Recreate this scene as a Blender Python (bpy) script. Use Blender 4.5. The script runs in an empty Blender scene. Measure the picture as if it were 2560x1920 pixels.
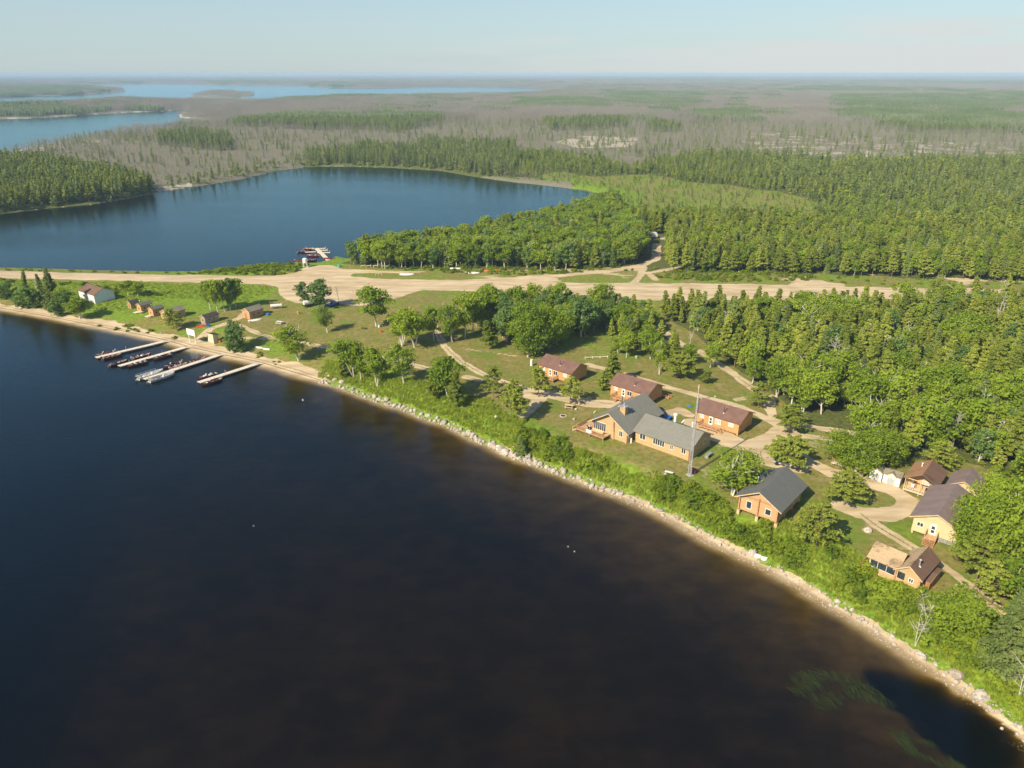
import bpy, math, random
import numpy as np
from mathutils import Vector, Matrix

rad = math.radians
scene = bpy.context.scene
col = scene.collection
RNG = np.random.default_rng(7)
random.seed(7)

# ------------------------------------------------------------------ camera, sky, sun, exposure
CAM_H = 80.0
PITCH = rad(22.9)
FPX = 1840.0            # focal length in pixels of the 2560 x 1920 photograph
cam_d = bpy.data.cameras.new("camera")
cam_d.sensor_fit = 'HORIZONTAL'
cam_d.sensor_width = 36.0
cam_d.lens = 36.0 * FPX / 2560.0
cam_d.clip_start = 0.5
cam_d.clip_end = 200000
cam = bpy.data.objects.new("camera", cam_d)
col.objects.link(cam)
cam.location = (0, 0, CAM_H)
cam.rotation_euler = (rad(90) - PITCH, 0, 0)
scene.camera = cam

SUN_EL = rad(38.5)
SHADOW_AZ = rad(44.5)   # direction in which shadows fall, from +X towards +Y
sun_dir = Vector((-math.cos(SHADOW_AZ) * math.cos(SUN_EL), -math.sin(SHADOW_AZ) * math.cos(SUN_EL), math.sin(SUN_EL)))

world = bpy.data.worlds.new("World")
scene.world = world
world.use_nodes = True
wn = world.node_tree
wn.nodes.clear()
w_out = wn.nodes.new("ShaderNodeOutputWorld")
w_bg = wn.nodes.new("ShaderNodeBackground")
sky = wn.nodes.new("ShaderNodeTexSky")
sky.sky_type = 'NISHITA'
sky.sun_disc = False
sky.sun_elevation = SUN_EL
sky.sun_rotation = math.atan2(sun_dir.x, sun_dir.y)
sky.altitude = 80
sky.air_density = 1.0
sky.dust_density = 0.4
sky.ozone_density = 1.9
w_bg.inputs['Strength'].default_value = 0.096
# thin mist and a low fog bank near the horizon
tc = wn.nodes.new("ShaderNodeTexCoord")
sep = wn.nodes.new("ShaderNodeSeparateXYZ")
wn.links.new(tc.outputs['Generated'], sep.inputs[0])
mp = wn.nodes.new("ShaderNodeMapping")
mp.inputs['Scale'].default_value = (2.2, 2.2, 22.0)
wn.links.new(tc.outputs['Generated'], mp.inputs[0])
nz = wn.nodes.new("ShaderNodeTexNoise")
nz.inputs['Scale'].default_value = 1.6
nz.inputs['Detail'].default_value = 6
nz.inputs['Roughness'].default_value = 0.52
wn.links.new(mp.outputs[0], nz.inputs['Vector'])


def wmath(op, a, b=None, c=None, clamp=False):
    n = wn.nodes.new("ShaderNodeMath")
    n.operation = op
    n.use_clamp = clamp
    for i, s in enumerate((a, b, c)):
        if s is None:
            continue
        if hasattr(s, 'links'):
            wn.links.new(s, n.inputs[i])
        else:
            n.inputs[i].default_value = s
    return n.outputs[0]


def wramp(v, a, b):
    n = wn.nodes.new("ShaderNodeMapRange")
    n.interpolation_type = 'SMOOTHSTEP'
    n.inputs['From Min'].default_value = a
    n.inputs['From Max'].default_value = b
    wn.links.new(v, n.inputs['Value'])
    return n.outputs[0]


elev = sep.outputs['Z']
low = wramp(elev, 0.34, -0.01)                         # mist everywhere near the horizon
side = wramp(sep.outputs['X'], -0.25, 0.45)            # the bank lies to the right
bank_h = wmath('ADD', wmath('MULTIPLY', wramp(nz.outputs['Fac'], 0.3, 0.7), 0.045), wmath('MULTIPLY', side, 0.020))
bank = wmath('SUBTRACT', bank_h, elev)
bank_m = wramp(bank, -0.004, 0.022)
m_fac = wmath('MULTIPLY', bank_m, wmath('MULTIPLY_ADD', side, 0.85, 0.08), clamp=True)
mist = wn.nodes.new("ShaderNodeMixRGB")
mist.inputs['Color2'].default_value = (3.3, 4.45, 5.1, 1)
wn.links.new(wmath('MULTIPLY', low, 0.70), mist.inputs['Fac'])
wn.links.new(sky.outputs[0], mist.inputs['Color1'])
fog = wn.nodes.new("ShaderNodeMixRGB")
fog.inputs['Color2'].default_value = (5.3, 5.55, 5.5, 1)
wn.links.new(m_fac, fog.inputs['Fac'])
wn.links.new(mist.outputs[0], fog.inputs['Color1'])
wn.links.new(fog.outputs[0], w_bg.inputs['Color'])
wn.links.new(w_bg.outputs[0], w_out.inputs['Surface'])

sun_d = bpy.data.lights.new("sun", 'SUN')
sun_d.energy = 5.0
sun_d.angle = rad(0.53)
sun_d.color = (1.0, 0.865, 0.64)
sun = bpy.data.objects.new("sun", sun_d)
sun.rotation_euler = sun_dir.to_track_quat('Z', 'Y').to_euler()
sun.location = (-60, -60, 120)
col.objects.link(sun)

scene.view_settings.view_transform = 'Standard'
scene.view_settings.look = 'None'
scene.view_settings.exposure = 0.45
scene.view_settings.gamma = 1.0
cy = scene.cycles
cy.use_denoising = True
cy.max_bounces = 5
cy.diffuse_bounces = 2
cy.glossy_bounces = 2
cy.transmission_bounces = 2
cy.transparent_max_bounces = 6
cy.volume_bounces = 1
cy.caustics_reflective = False
cy.caustics_refractive = False
cy.use_adaptive_sampling = True
cy.adaptive_threshold = 0.02

# ------------------------------------------------------------------ from a map read off the photograph to the ground
cp, sp_ = math.cos(PITCH), math.sin(PITCH)


def G(u, v, z=0.0):
    x = (u - 1280.0) / FPX
    y = -(v - 960.0) / FPX
    r = (x, cp + y * sp_, -sp_ + y * cp)
    t = (z - CAM_H) / r[2]
    return (r[0] * t, r[1] * t, z)


def PJ(X, Y, Z):
    dz = Z - CAM_H
    fw = Y * cp - dz * sp_
    up = Y * sp_ + dz * cp
    fw = np.maximum(fw, 1e-3)
    return 1280.0 + FPX * X / fw, 960.0 - FPX * up / fw, fw


def px_poly(pts, z=0.0):
    return np.array([G(u, v, z)[:2] for u, v in pts])


def seg_dist(X, Y, pts, closed=False):
    p = np.asarray(pts, float)
    q = np.roll(p, -1, 0) if closed else p[1:]
    p = p if closed else p[:-1]
    d = np.full(X.shape, 1e18)
    for (ax, ay), (bx, by) in zip(p, q):
        vx, vy = bx - ax, by - ay
        L = vx * vx + vy * vy + 1e-12
        t = np.clip(((X - ax) * vx + (Y - ay) * vy) / L, 0, 1)
        e = (X - ax - t * vx) ** 2 + (Y - ay - t * vy) ** 2
        np.minimum(d, e, out=d)
    return np.sqrt(d)


def inside(X, Y, pts):
    p = np.asarray(pts, float)
    q = np.roll(p, -1, 0)
    r = np.zeros(X.shape, bool)
    for (ax, ay), (bx, by) in zip(p, q):
        if ay == by:
            continue
        c = ((ay > Y) != (by > Y)) & (X < (bx - ax) * (Y - ay) / (by - ay) + ax)
        r ^= c
    return r


def sdist(X, Y, pts):                                   # positive inside
    d = seg_dist(X, Y, pts, True)
    return np.where(inside(X, Y, pts), d, -d)


def sstep(a, b, x):
    t = np.clip((x - a) / (b - a), 0, 1)
    return t * t * (3 - 2 * t)


_nt = np.random.default_rng(3).random((256, 256))


def vnoise(X, Y, s, seed=0):
    x = np.asarray(X) / s + seed * 17.3
    y = np.asarray(Y) / s + seed * 9.1
    xi = np.floor(x).astype(np.int64)
    yi = np.floor(y).astype(np.int64)
    fx = x - xi
    fy = y - yi
    fx = fx * fx * (3 - 2 * fx)
    fy = fy * fy * (3 - 2 * fy)
    a = _nt[xi & 255, yi & 255]
    b = _nt[(xi + 1) & 255, yi & 255]
    c = _nt[xi & 255, (yi + 1) & 255]
    d = _nt[(xi + 1) & 255, (yi + 1) & 255]
    return (a * (1 - fx) + b * fx) * (1 - fy) + (c * (1 - fx) + d * fx) * fy


def fnoise(X, Y, s, seed=0):
    return 0.55 * vnoise(X, Y, s, seed) + 0.28 * vnoise(X, Y, s / 2.1, seed + 1) + 0.17 * vnoise(X, Y, s / 4.3, seed + 2)


# shorelines -------------------------------------------------------
near_shore_px = [(-500, 706), (-250, 738), (0, 776), (119, 797), (239, 821), (338, 841), (408, 856), (460, 872), (547, 892), (640, 911),
                 (720, 935), (799, 957), (839, 967), (889, 985), (938, 1004), (1000, 1022), (1060, 1047), (1119, 1067),
                 (1179, 1099), (1219, 1113), (1259, 1136), (1298, 1150), (1348, 1168), (1410, 1190), (1470, 1215), (1545, 1241), (1620, 1273),
                 (1690, 1307), (1747, 1342), (1800, 1368), (1852, 1395), (1910, 1420), (1967, 1452), (2025, 1485), (2083, 1522), (2140, 1556), (2199, 1591), (2245, 1622),
                 (2291, 1655), (2335, 1680), (2372, 1707), (2430, 1748), (2500, 1805), (2560, 1857), (2640, 1940), (2760, 2080)]
s = px_poly(near_shore_px)
ld = s[0] - s[2]
ld /= np.linalg.norm(ld)
lake_near = np.vstack([[s[0] + ld * 4000], s, [[160, -60], [300, -900], [-6000, -900]]])
near_line = np.vstack([[s[0] + ld * 4000], s, [[160, -60], [300, -900]]])

upper_near_px = [(-500, 640), (-250, 655), (0, 668), (128, 671), (256, 675), (400, 678), (480, 678), (560, 674), (638, 668), (728, 661), (745, 652), (770, 657),
                 (796, 656), (818, 650), (840, 640), (870, 646), (1000, 633), (1100, 618), (1200, 598), (1300, 576), (1400, 555), (1480, 533), (1518, 512)]
upper_far_px = [(1522, 500), (1520, 493), (1500, 484), (1425, 471), (1338, 461), (1280, 455), (1186, 442), (1100, 427),
                (984, 420), (900, 417), (810, 416), (770, 418), (694, 427), (607, 448), (521, 462), (405, 479), (324, 496), (231, 511), (116, 522), (0, 535), (-250, 566), (-500, 600)]
u = px_poly(upper_near_px + upper_far_px)
lake_upper = u
lake_left = px_poly([(-500, 470), (-200, 425), (0, 392), (58, 372), (173, 350), (249, 339), (347, 328), (440, 318), (492, 312), (520, 306),
                     (509, 299), (480, 297), (451, 295), (445, 288), (457, 281), (486, 277), (470, 273), (405, 279), (330, 281), (255, 285), (116, 294), (0, 298), (-300, 306)])
lake_far = px_poly([(-500, 285), (0, 272), (116, 268), (255, 255), (370, 253), (430, 259), (520, 260), (600, 259), (660, 262), (685, 259),
                    (700, 251), (926, 249), (1100, 245), (1250, 242), (1330, 237), (1371, 231), (1367, 223), (1280, 220), (1099, 217), (950, 221), (810, 219),
                    (752, 214), (600, 213), (376, 210), (174, 212), (0, 214), (-500, 218)])
island_far = px_poly([(472, 242), (520, 244), (580, 245), (625, 241), (640, 236), (600, 232), (540, 231), (490, 235)])
penin_far = px_poly([(-500, 249), (0, 243), (120, 240), (200, 238), (270, 233), (325, 228), (260, 223), (150, 219), (0, 219), (-500, 221)])
sliver1 = px_poly([(540, 193), (700, 194.5), (780, 192.5), (640, 191.2)])


def lake_sd(X, Y):
    """signed distance to open water, positive on land; also distance to the near lake"""
    a = -sdist(X, Y, lake_near)
    r = np.hypot(X, Y)
    d = a.copy()
    m = r > 150
    if m.any():
        d[m] = np.minimum(d[m], -sdist(X[m], Y[m], lake_upper))
    m = r > 500
    if m.any():
        d[m] = np.minimum(d[m], -sdist(X[m], Y[m], lake_left))
        lf = -sdist(X[m], Y[m], lake_far)
        lf = np.maximum(lf, sdist(X[m], Y[m], island_far))
        lf = np.maximum(lf, sdist(X[m], Y[m], penin_far))
        d[m] = np.minimum(d[m], lf)
    return d, a


# strip, roads and tracks, all as (line, half width) ---------------------------
airstrip_px = [(-500, 648), (0, 671), (179, 677), (440, 683.5), (579, 688), (680, 689), (735, 681), (765, 672), (800, 664), (830, 667), (860, 672), (930, 676), (1000, 677.5), (1090, 679),
               (1000, 683), (920, 682), (880, 684), (875, 689), (920, 695), (1000, 698), (1100, 700), (1200, 702), (1300, 703), (1379, 703), (1459, 707), (1558, 707.5), (1700, 708), (1859, 710), (2040, 713),
               (2121, 716), (2300, 720), (2480, 727), (2600, 736), (2560, 748), (2300, 746), (2000, 750), (1700, 752), (1538, 748), (1400, 735), (1188, 727.5), (1058, 726), (1029, 735), (977, 751),
               (940, 762), (897, 764), (850, 758), (790, 756), (745, 757), (715, 747), (694, 730), (692, 716), (675, 710), (619, 707.5), (440, 703.5), (159, 697), (0, 694), (-500, 680)]
LZ = 3.0


def road(pts, w, z=LZ):
    return (px_poly(pts, z), w)


roads = [
    road([(800, 670), (815, 700)], 9),
    road([(1150, 704), (1330, 694), (1440, 686), (1540, 676), (1600, 664), (1640, 648), (1642, 610)], 2.6, 2.2),
    road([(1580, 712), (1600, 690), (1612, 668)], 1.8, 2.2), road([(1640, 700), (1620, 682), (1700, 668)], 1.6, 2.2),
    road([(589, 809), (619, 819), (649, 831), (686, 841), (768, 855), (824, 867), (899, 884), (965, 900), (1059, 924), (1130, 938)], 1.5, 2.4),
    road([(611, 841), (650, 842), (686, 842)], 1.4, 2.2), road([(500, 838), (525, 822), (560, 812), (600, 795), (640, 765)], 1.8, 1.8),
    road([(1076, 790), (1085, 810), (1094, 835), (1110, 865), (1128, 884), (1154, 908), (1208, 938), (1260, 960), (1320, 977), (1399, 993), (1459, 1004), (1529, 1014)], 1.5, 3),
    road([(1370, 985), (1459, 1008), (1560, 1014)], 2.6, 3.3),
    road([(1118, 867), (1178, 877), (1240, 886), (1290, 893)], 0.8, 3),
    road([(1165, 945), (1200, 953)], 1.5, 3), road([(1290, 980), (1350, 1000), (1310, 1040)], 2.0, 3.2),
    road([(1600, 770), (1660, 823), (1709, 857), (1749, 873), (1799, 908), (1849, 948), (1887, 977), (1928, 995), (1920, 1020), (1935, 1050)], 1.7),
    road([(1471, 916), (1560, 938), (1668, 971), (1719, 985), (1759, 997), (1850, 1020), (1903, 1043), (1938, 1059)], 1.6),
    road([(1840, 1004), (1880, 996)], 1.0), road([(1722, 1040), (1700, 1030), (1640, 1045)], 2.2),
    road([(1790, 1098), (1850, 1122), (1900, 1112), (1945, 1082)], 2.7), road([(1730, 1060), (1800, 1085), (1850, 1118)], 3.0),
    road([(1940, 1055), (1965, 1075), (1975, 1110), (2005, 1150), (2080, 1186), (2160, 1207), (2225, 1226), (2262, 1250), (2262, 1276), (2215, 1292), (2150, 1288), (2105, 1270)], 2.5),
    road([(1880, 1140), (1990, 1165)], 4.2), road([(1960, 1062), (2050, 1074), (2150, 1090)], 1.6),
    road([(1990, 1092), (2060, 1100), (2120, 1110)], 1.6),
    road([(2150, 1288), (2190, 1320), (2235, 1347), (2275, 1370), (2360, 1420), (2430, 1475), (2520, 1540)], 1.3),
    road([(2405, 1476), (2440, 1485), (2500, 1530)], 1.7),
    road([(1272, 1000), (1290, 1010)], 1.0), road([(1276, 1095), (1290, 1110)], 1.6),
]
airstrip = px_poly(airstrip_px, 2.2)


def sand_masks(X, Y, crown=False):
    wob = (fnoise(X, Y, 5.0, 4) - 0.5) * 2.2
    st = sdist(X, Y, airstrip) + wob
    rd = np.full(X.shape, -1e9)
    cr = np.zeros(X.shape)
    for pts, w in roads:
        x0, y0 = pts.min(0) - 12
        x1, y1 = pts.max(0) + 12
        m = (X > x0) & (X < x1) & (Y > y0) & (Y < y1)
        if m.any():
            sdm = seg_dist(X[m], Y[m], pts)
            rd[m] = np.maximum(rd[m], w * (0.95 if w > 5 else 0.84) - sdm)
            if crown and w < 2.0:
                cr[m] = np.maximum(cr[m], (1 - sstep(0.15, 0.5, sdm)) * sstep(0.3, 0.6, vnoise(X[m], Y[m], 7, 5)))
    rd += wob * 0.6
    return (st, rd, cr) if crown else (st, rd)


def terrain_h(X, Y, full=False):
    X = np.asarray(X, float)
    Y = np.asarray(Y, float)
    d, a = lake_sd(X, Y)
    bank = sstep(-62, -38, X)                            # 0 beach on the left, 1 steep bank on the right
    lawn = 1.9 + 1.5 * sstep(-100, 5, X)
    beach_h = 0.10 * np.clip(d, 0, 14) + 0.035 * np.clip(d - 4, 0, 20)
    beach_h = np.minimum(beach_h, lawn) * 1.0
    wide = 0.6 * sstep(10, 40, X)
    bank_h = 0.35 * sstep(0, 1.4 + wide, d) + 0.3 * sstep(1.0 + wide, 3.0 + wide, d) + (lawn - 0.65) * sstep(1.5 + wide, 9.5 + wide, d)
    h = beach_h * (1 - bank) + bank_h * bank
    far = sstep(1.0, 30, a - 60)                         # away from the near lake: gentle shores
    h2 = np.minimum(0.22 * np.clip(d, 0, 1e9), 2.2)
    h = h * (1 - far) + h2 * far
    h = np.where(d > 0, h, 0)
    # low rolling relief far away
    r = np.hypot(X, Y)
    roll = sstep(10, 200, d) * sstep(420, 1200, r)
    h = h + roll * (fnoise(X, Y, 420, 9) * 10 + fnoise(X, Y, 90, 5) * 4) * np.where(d > 0, 1, 0)
    h = h + np.where(d > 3, (fnoise(X, Y, 9, 2) - 0.5) * 0.25, 0) * np.where(r < 500, 1, 0)
    # lake bed
    dd = -d
    bed = -(0.15 * np.clip(dd, 0, 2.5) + 0.028 * np.clip(dd - 2.5, 0, 18) + 0.05 * np.clip(dd - 20.5, 0, 25) + 0.06 * np.clip(dd - 33, 0, 90))
    shelf = sstep(-120, -20, X + 0.4 * Y)               # the right-hand side of the near lake stays shallow
    cap = -(1.1 + 7.0 * (1 - shelf))
    bed = np.maximum(bed * (1 + 9 * sstep(30, 60, a) * (a > 0)), np.where(a > 30, -6.0, cap))
    bed += (fnoise(X, Y, 3.5, 6) - 0.5) * 0.16 + (fnoise(X, Y, 14, 8) - 0.5) * 0.28 * sstep(3, 12, dd)
    hole = sdist(X, Y, hole_poly)
    bed = bed - 3.2 * sstep(-2.5, 3.0, hole + (fnoise(X, Y, 6, 27) - 0.5) * 4)
    bed = np.minimum(bed, -0.03 - 0.02 * np.clip(dd, 0, 2))
    h = np.where(d > 0, h, bed)
    if full:
        return h, d, a
    return h


hole_poly = px_poly([(2190, 1690), (2240, 1700), (2320, 1730), (2380, 1765), (2440, 1790), (2490, 1830), (2510, 1880), (2470, 1915), (2420, 1900),
                     (2360, 1850), (2310, 1800), (2260, 1760), (2220, 1730)], -1)


def hz(x, y):
    return float(terrain_h(np.array([x]), np.array([y]))[0])


def P(u, v):
    """ground point seen at a pixel of the photograph"""
    z = 2.5
    for _ in range(5):
        x, y, _z = G(u, v, z)
        z = max(0.0, hz(x, y))
    return x, y, z


# ------------------------------------------------------------------ materials
MATS = {}


class NT:
    def __init__(self, name):
        self.m = bpy.data.materials.new(name)
        self.m.use_nodes = True
        self.t = self.m.node_tree
        self.t.nodes.clear()
        self.out = self.t.nodes.new("ShaderNodeOutputMaterial")
        MATS[name] = self.m

    def n(self, kind, **kw):
        n = self.t.nodes.new("ShaderNode" + kind)
        for k, v in kw.items():
            if k in n.inputs.keys():
                self.set(n.inputs[k], v)
            else:
                setattr(n, k, v)
        return n

    def set(self, sock, v):
        if hasattr(v, 'links'):
            self.t.links.new(v, sock)
        else:
            sock.default_value = v

    def math(self, op, *a, clamp=False):
        n = self.t.nodes.new("ShaderNodeMath")
        n.operation = op
        n.use_clamp = clamp
        for i, v in enumerate(a):
            self.set(n.inputs[i], v)
        return n.outputs[0]

    def ramp(self, v, a, b, c=0.0, d=1.0, smooth=True):
        n = self.t.nodes.new("ShaderNodeMapRange")
        if smooth:
            n.interpolation_type = 'SMOOTHSTEP'
        self.set(n.inputs['Value'], v)
        for k, x in (('From Min', a), ('From Max', b), ('To Min', c), ('To Max', d)):
            n.inputs[k].default_value = x
        return n.outputs[0]

    def mix(self, f, a, b, blend='MIX'):
        n = self.t.nodes.new("ShaderNodeMixRGB")
        n.blend_type = blend
        self.set(n.inputs[0], f)
        self.set(n.inputs[1], a if hasattr(a, 'links') else (*a[:3], 1))
        self.set(n.inputs[2], b if hasattr(b, 'links') else (*b[:3], 1))
        return n.outputs[0]

    def noise(self, scale, detail=3, rough=0.55, vec=None, scl=None):
        n = self.t.nodes.new("ShaderNodeTexNoise")
        n.inputs['Scale'].default_value = scale
        n.inputs['Detail'].default_value = detail
        n.inputs['Roughness'].default_value = rough
        if vec is None:
            vec = self.obj()
        if scl:
            m = self.t.nodes.new("ShaderNodeMapping")
            m.inputs['Scale'].default_value = scl
            self.t.links.new(vec, m.inputs[0])
            vec = m.outputs[0]
        self.t.links.new(vec, n.inputs['Vector'])
        return n.outputs['Fac']

    def obj(self):
        if not hasattr(self, '_o'):
            self._o = self.t.nodes.new("ShaderNodeTexCoord").outputs['Object']
        return self._o

    def bump(self, h, strength, dist):
        n = self.t.nodes.new("ShaderNodeBump")
        n.inputs['Strength'].default_value = strength
        n.inputs['Distance'].default_value = dist
        self.t.links.new(h, n.inputs['Height'])
        return n.outputs[0]

    def bsdf(self, color, rough=0.7, metal=0.0, normal=None, spec=0.3):
        n = self.t.nodes.new("ShaderNodeBsdfPrincipled")
        self.set(n.inputs['Base Color'], color if hasattr(color, 'links') else (*color[:3], 1))
        self.set(n.inputs['Roughness'], rough)
        n.inputs['Metallic'].default_value = metal
        n.inputs['Specular IOR Level'].default_value = spec
        if normal is not None:
            self.t.links.new(normal, n.inputs['Normal'])
        self.t.links.new(n.outputs[0], self.out.inputs['Surface'])
        return n


def simple(name, c, rough=0.7, metal=0.0, var=0.2, scale=1.5, spec=0.3):
    t = NT(name)
    nzz = t.noise(scale, 4)
    cc = t.mix(t.ramp(nzz, 0.3, 0.7), tuple(x * (1 - var) for x in c), tuple(min(1, x * (1 + var)) for x in c))
    t.bsdf(cc, rough, metal, spec=spec)
    return t.m


def siding(name, c, pitch=0.16, vert=False, var=0.16):
    t = NT(name)
    s_ = t.n("SeparateXYZ")
    t.t.links.new(t.obj(), s_.inputs[0])
    axis = s_.outputs['Z'] if not vert else t.math('ADD', s_.outputs['X'], s_.outputs['Y'])
    k = t.math('FRACT', t.math('DIVIDE', axis, pitch))
    board = t.math('FLOOR', t.math('DIVIDE', axis, pitch))
    wn_ = t.n("TexWhiteNoise", noise_dimensions='1D')
    t.t.links.new(board, wn_.inputs['W'])
    streak = t.noise(3.0, 4, 0.6, scl=(0.6, 0.6, 5) if not vert else (3, 3, 0.5))
    v = t.math('ADD', t.math('MULTIPLY', wn_.outputs['Value'], 0.45), t.math('MULTIPLY', streak, 0.55))
    cc = t.mix(v, tuple(x * (1 - var) for x in c), tuple(min(1, x * (1 + var)) for x in c))
    stain = t.ramp(t.noise(0.7, 3), 0.52, 0.75)
    cc = t.mix(t.math('MULTIPLY', stain, 0.28), cc, (c[0] * 0.55, c[1] * 0.5, c[2] * 0.45))
    groove = t.ramp(k, 0.0, 0.12)
    cc = t.mix(groove, tuple(x * 0.55 for x in c), cc)
    t.bsdf(cc, 0.65, normal=t.bump(groove, 0.5, 0.02))
    return t.m


def shingle(name, c, c2, stain=0.35):
    t = NT(name)
    br = t.n("TexBrick")
    br.inputs['Scale'].default_value = 1.0
    br.inputs['Brick Width'].default_value = 0.9
    br.inputs['Row Height'].default_value = 0.28
    br.inputs['Mortar Size'].default_value = 0.012
    br.inputs['Color1'].default_value = (*c, 1)
    br.inputs['Color2'].default_value = (*c2, 1)
    br.inputs['Mortar'].default_value = (*[x * 0.5 for x in c], 1)
    t.t.links.new(t.obj(), br.inputs['Vector'])
    n1 = t.noise(6, 5, 0.7)
    n2 = t.noise(0.55, 4, 0.6, scl=(1, 1, 0.3))
    cc = t.mix(t.ramp(n1, 0.35, 0.65), br.outputs['Color'], (c[0] * 1.35, c[1] * 1.35, c[2] * 1.3))
    cc = t.mix(t.math('MULTIPLY', t.ramp(n2, 0.5, 0.72), stain), cc, (c[0] * 0.4, c[1] * 0.36, c[2] * 0.34))
    t.bsdf(cc, 0.9, normal=t.bump(n1, 0.5, 0.02))
    return t.m


def metal_roof(name, c):
    t = NT(name)
    s_ = t.n("SeparateXYZ")
    t.t.links.new(t.obj(), s_.inputs[0])
    k = t.math('FRACT', t.math('DIVIDE', s_.outputs['X'], 0.3))
    rib = t.ramp(t.math('ABSOLUTE', t.math('SUBTRACT', k, 0.5)), 0.36, 0.5)
    n2 = t.noise(0.6, 4, 0.6)
    cc = t.mix(t.ramp(n2, 0.3, 0.7), tuple(x * 0.88 for x in c), tuple(x * 1.12 for x in c))
    cc = t.mix(t.math('MULTIPLY', rib, 0.25), cc, tuple(x * 0.6 for x in c))
    t.bsdf(cc, 0.45, 0.0, normal=t.bump(rib, 0.6, 0.03), spec=0.4)
    return t.m


def leafmat(name, c_dark, c_light, trans=0.3):
    t = NT(name)
    oi = t.n("ObjectInfo")
    at = t.n("Attribute", attribute_name='tone')
    v = t.math('ADD', t.math('MULTIPLY', oi.outputs['Random'], 0.62), t.math('MULTIPLY', at.outputs['Fac'], 0.38))
    cc = t.mix(v, c_dark, c_light)
    d = t.n("BsdfDiffuse")
    t.t.links.new(cc, d.inputs['Color'])
    tr = t.n("BsdfTranslucent")
    cc2 = t.mix(0.5, cc, (c_light[0] * 1.5, c_light[1] * 1.4, c_light[2] * 0.5))
    t.t.links.new(cc2, tr.inputs['Color'])
    mx = t.n("MixShader")
    mx.inputs[0].default_value = trans
    t.t.links.new(d.outputs[0], mx.inputs[1])
    t.t.links.new(tr.outputs[0], mx.inputs[2])
    t.t.links.new(mx.outputs[0], t.out.inputs['Surface'])
    return t.m


leafmat('birch leaves', (0.135, 0.22, 0.022), (0.33, 0.43, 0.045), 0.35)
leafmat('aspen leaves', (0.10, 0.18, 0.05), (0.21, 0.32, 0.085))
leafmat('far needles', (0.085, 0.13, 0.05), (0.16, 0.215, 0.085), 0.1)
leafmat('pine needles', (0.095, 0.145, 0.022), (0.41, 0.465, 0.075), 0.24)
leafmat('spruce needles', (0.085, 0.14, 0.04), (0.36, 0.43, 0.125), 0.24)
leafmat('shrub leaves', (0.07, 0.14, 0.018), (0.30, 0.37, 0.03))
leafmat('grass blades', (0.20, 0.28, 0.03), (0.40, 0.47, 0.07), 0.35)
leafmat('weed blades', (0.045, 0.075, 0.015), (0.10, 0.14, 0.03), 0.2)
simple('birch bark', (0.62, 0.58, 0.50), 0.8, var=0.3, scale=5)
simple('pine bark', (0.23, 0.17, 0.12), 0.9, var=0.3, scale=4)
simple('dead wood', (0.31, 0.285, 0.235), 0.9, var=0.25, scale=0.5)
simple('bleached wood', (0.66, 0.62, 0.54), 0.9, var=0.2, scale=2)
simple('white paint', (0.78, 0.78, 0.74), 0.5, var=0.05)
simple('sign white', (0.86, 0.86, 0.84), 0.5, var=0.02)
simple('galvanised metal', (0.55, 0.57, 0.58), 0.4, 0.6, var=0.15, scale=3)
simple('pipe metal', (0.16, 0.15, 0.16), 0.4, 0.6, var=0.15)
simple('deck wood', (0.52, 0.33, 0.18), 0.75, var=0.2, scale=3)
simple('pale timber', (0.62, 0.47, 0.28), 0.75, var=0.15, scale=3)
simple('rail wood', (0.50, 0.27, 0.14), 0.75, var=0.2, scale=3)
simple('dock boards', (0.66, 0.60, 0.49), 0.8, var=0.12, scale=2)
simple('dock metal', (0.40, 0.41, 0.42), 0.5, 0.4)
simple('boat red', (0.20, 0.022, 0.030), 0.35, var=0.2, spec=0.5)
simple('boat maroon', (0.09, 0.02, 0.03), 0.35, var=0.2, spec=0.5)
simple('boat cream', (0.36, 0.33, 0.29), 0.5, var=0.15)
simple('boat white', (0.72, 0.72, 0.70), 0.4, var=0.06)
simple('motor black', (0.02, 0.02, 0.025), 0.3, spec=0.5)
simple('motor grey', (0.45, 0.46, 0.47), 0.35, spec=0.5)
simple('cloth olive', (0.13, 0.13, 0.09), 0.9)
simple('cloth cream', (0.55, 0.50, 0.38), 0.9)
simple('plastic red', (0.55, 0.05, 0.03), 0.4)
simple('plastic orange', (0.65, 0.13, 0.03), 0.4)
simple('plastic blue', (0.03, 0.13, 0.42), 0.35)
simple('tarp blue', (0.04, 0.22, 0.50), 0.6)
simple('plastic teal', (0.08, 0.42, 0.45), 0.4)
simple('yellow drum', (0.62, 0.33, 0.04), 0.5)
simple('rubber', (0.02, 0.02, 0.02), 0.9)
simple('ash', (0.05, 0.045, 0.04), 0.95, scale=6, var=0.5)
simple('window dark', (0.035, 0.045, 0.06), 0.15, var=0.3, spec=0.8)
simple('curtain pane', (0.50, 0.50, 0.50), 0.4, var=0.2)
simple('grey door', (0.40, 0.42, 0.42), 0.6, var=0.06)
simple('feather white', (0.8, 0.8, 0.78), 0.8, var=0.05)
siding('pine siding', (0.58, 0.315, 0.135))
siding('yellow siding', (0.54, 0.375, 0.195))
siding('log siding', (0.56, 0.35, 0.18), 0.2)
siding('brown siding', (0.40, 0.20, 0.10), 0.2, True)
siding('plywood', (0.50, 0.31, 0.16), 1.2, True)
siding('grey plywood', (0.36, 0.30, 0.23), 1.2, True)
siding('white siding', (0.74, 0.76, 0.78), 0.2, False, 0.05)
siding('cream siding', (0.66, 0.55, 0.38), 0.25, False, 0.1)
metal_roof('plum metal roof', (0.20, 0.115, 0.09))
metal_roof('brown metal roof', (0.20, 0.12, 0.09))
metal_roof('taupe metal roof', (0.235, 0.175, 0.16))
siding('pale yellow siding', (0.66, 0.53, 0.32))
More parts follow.
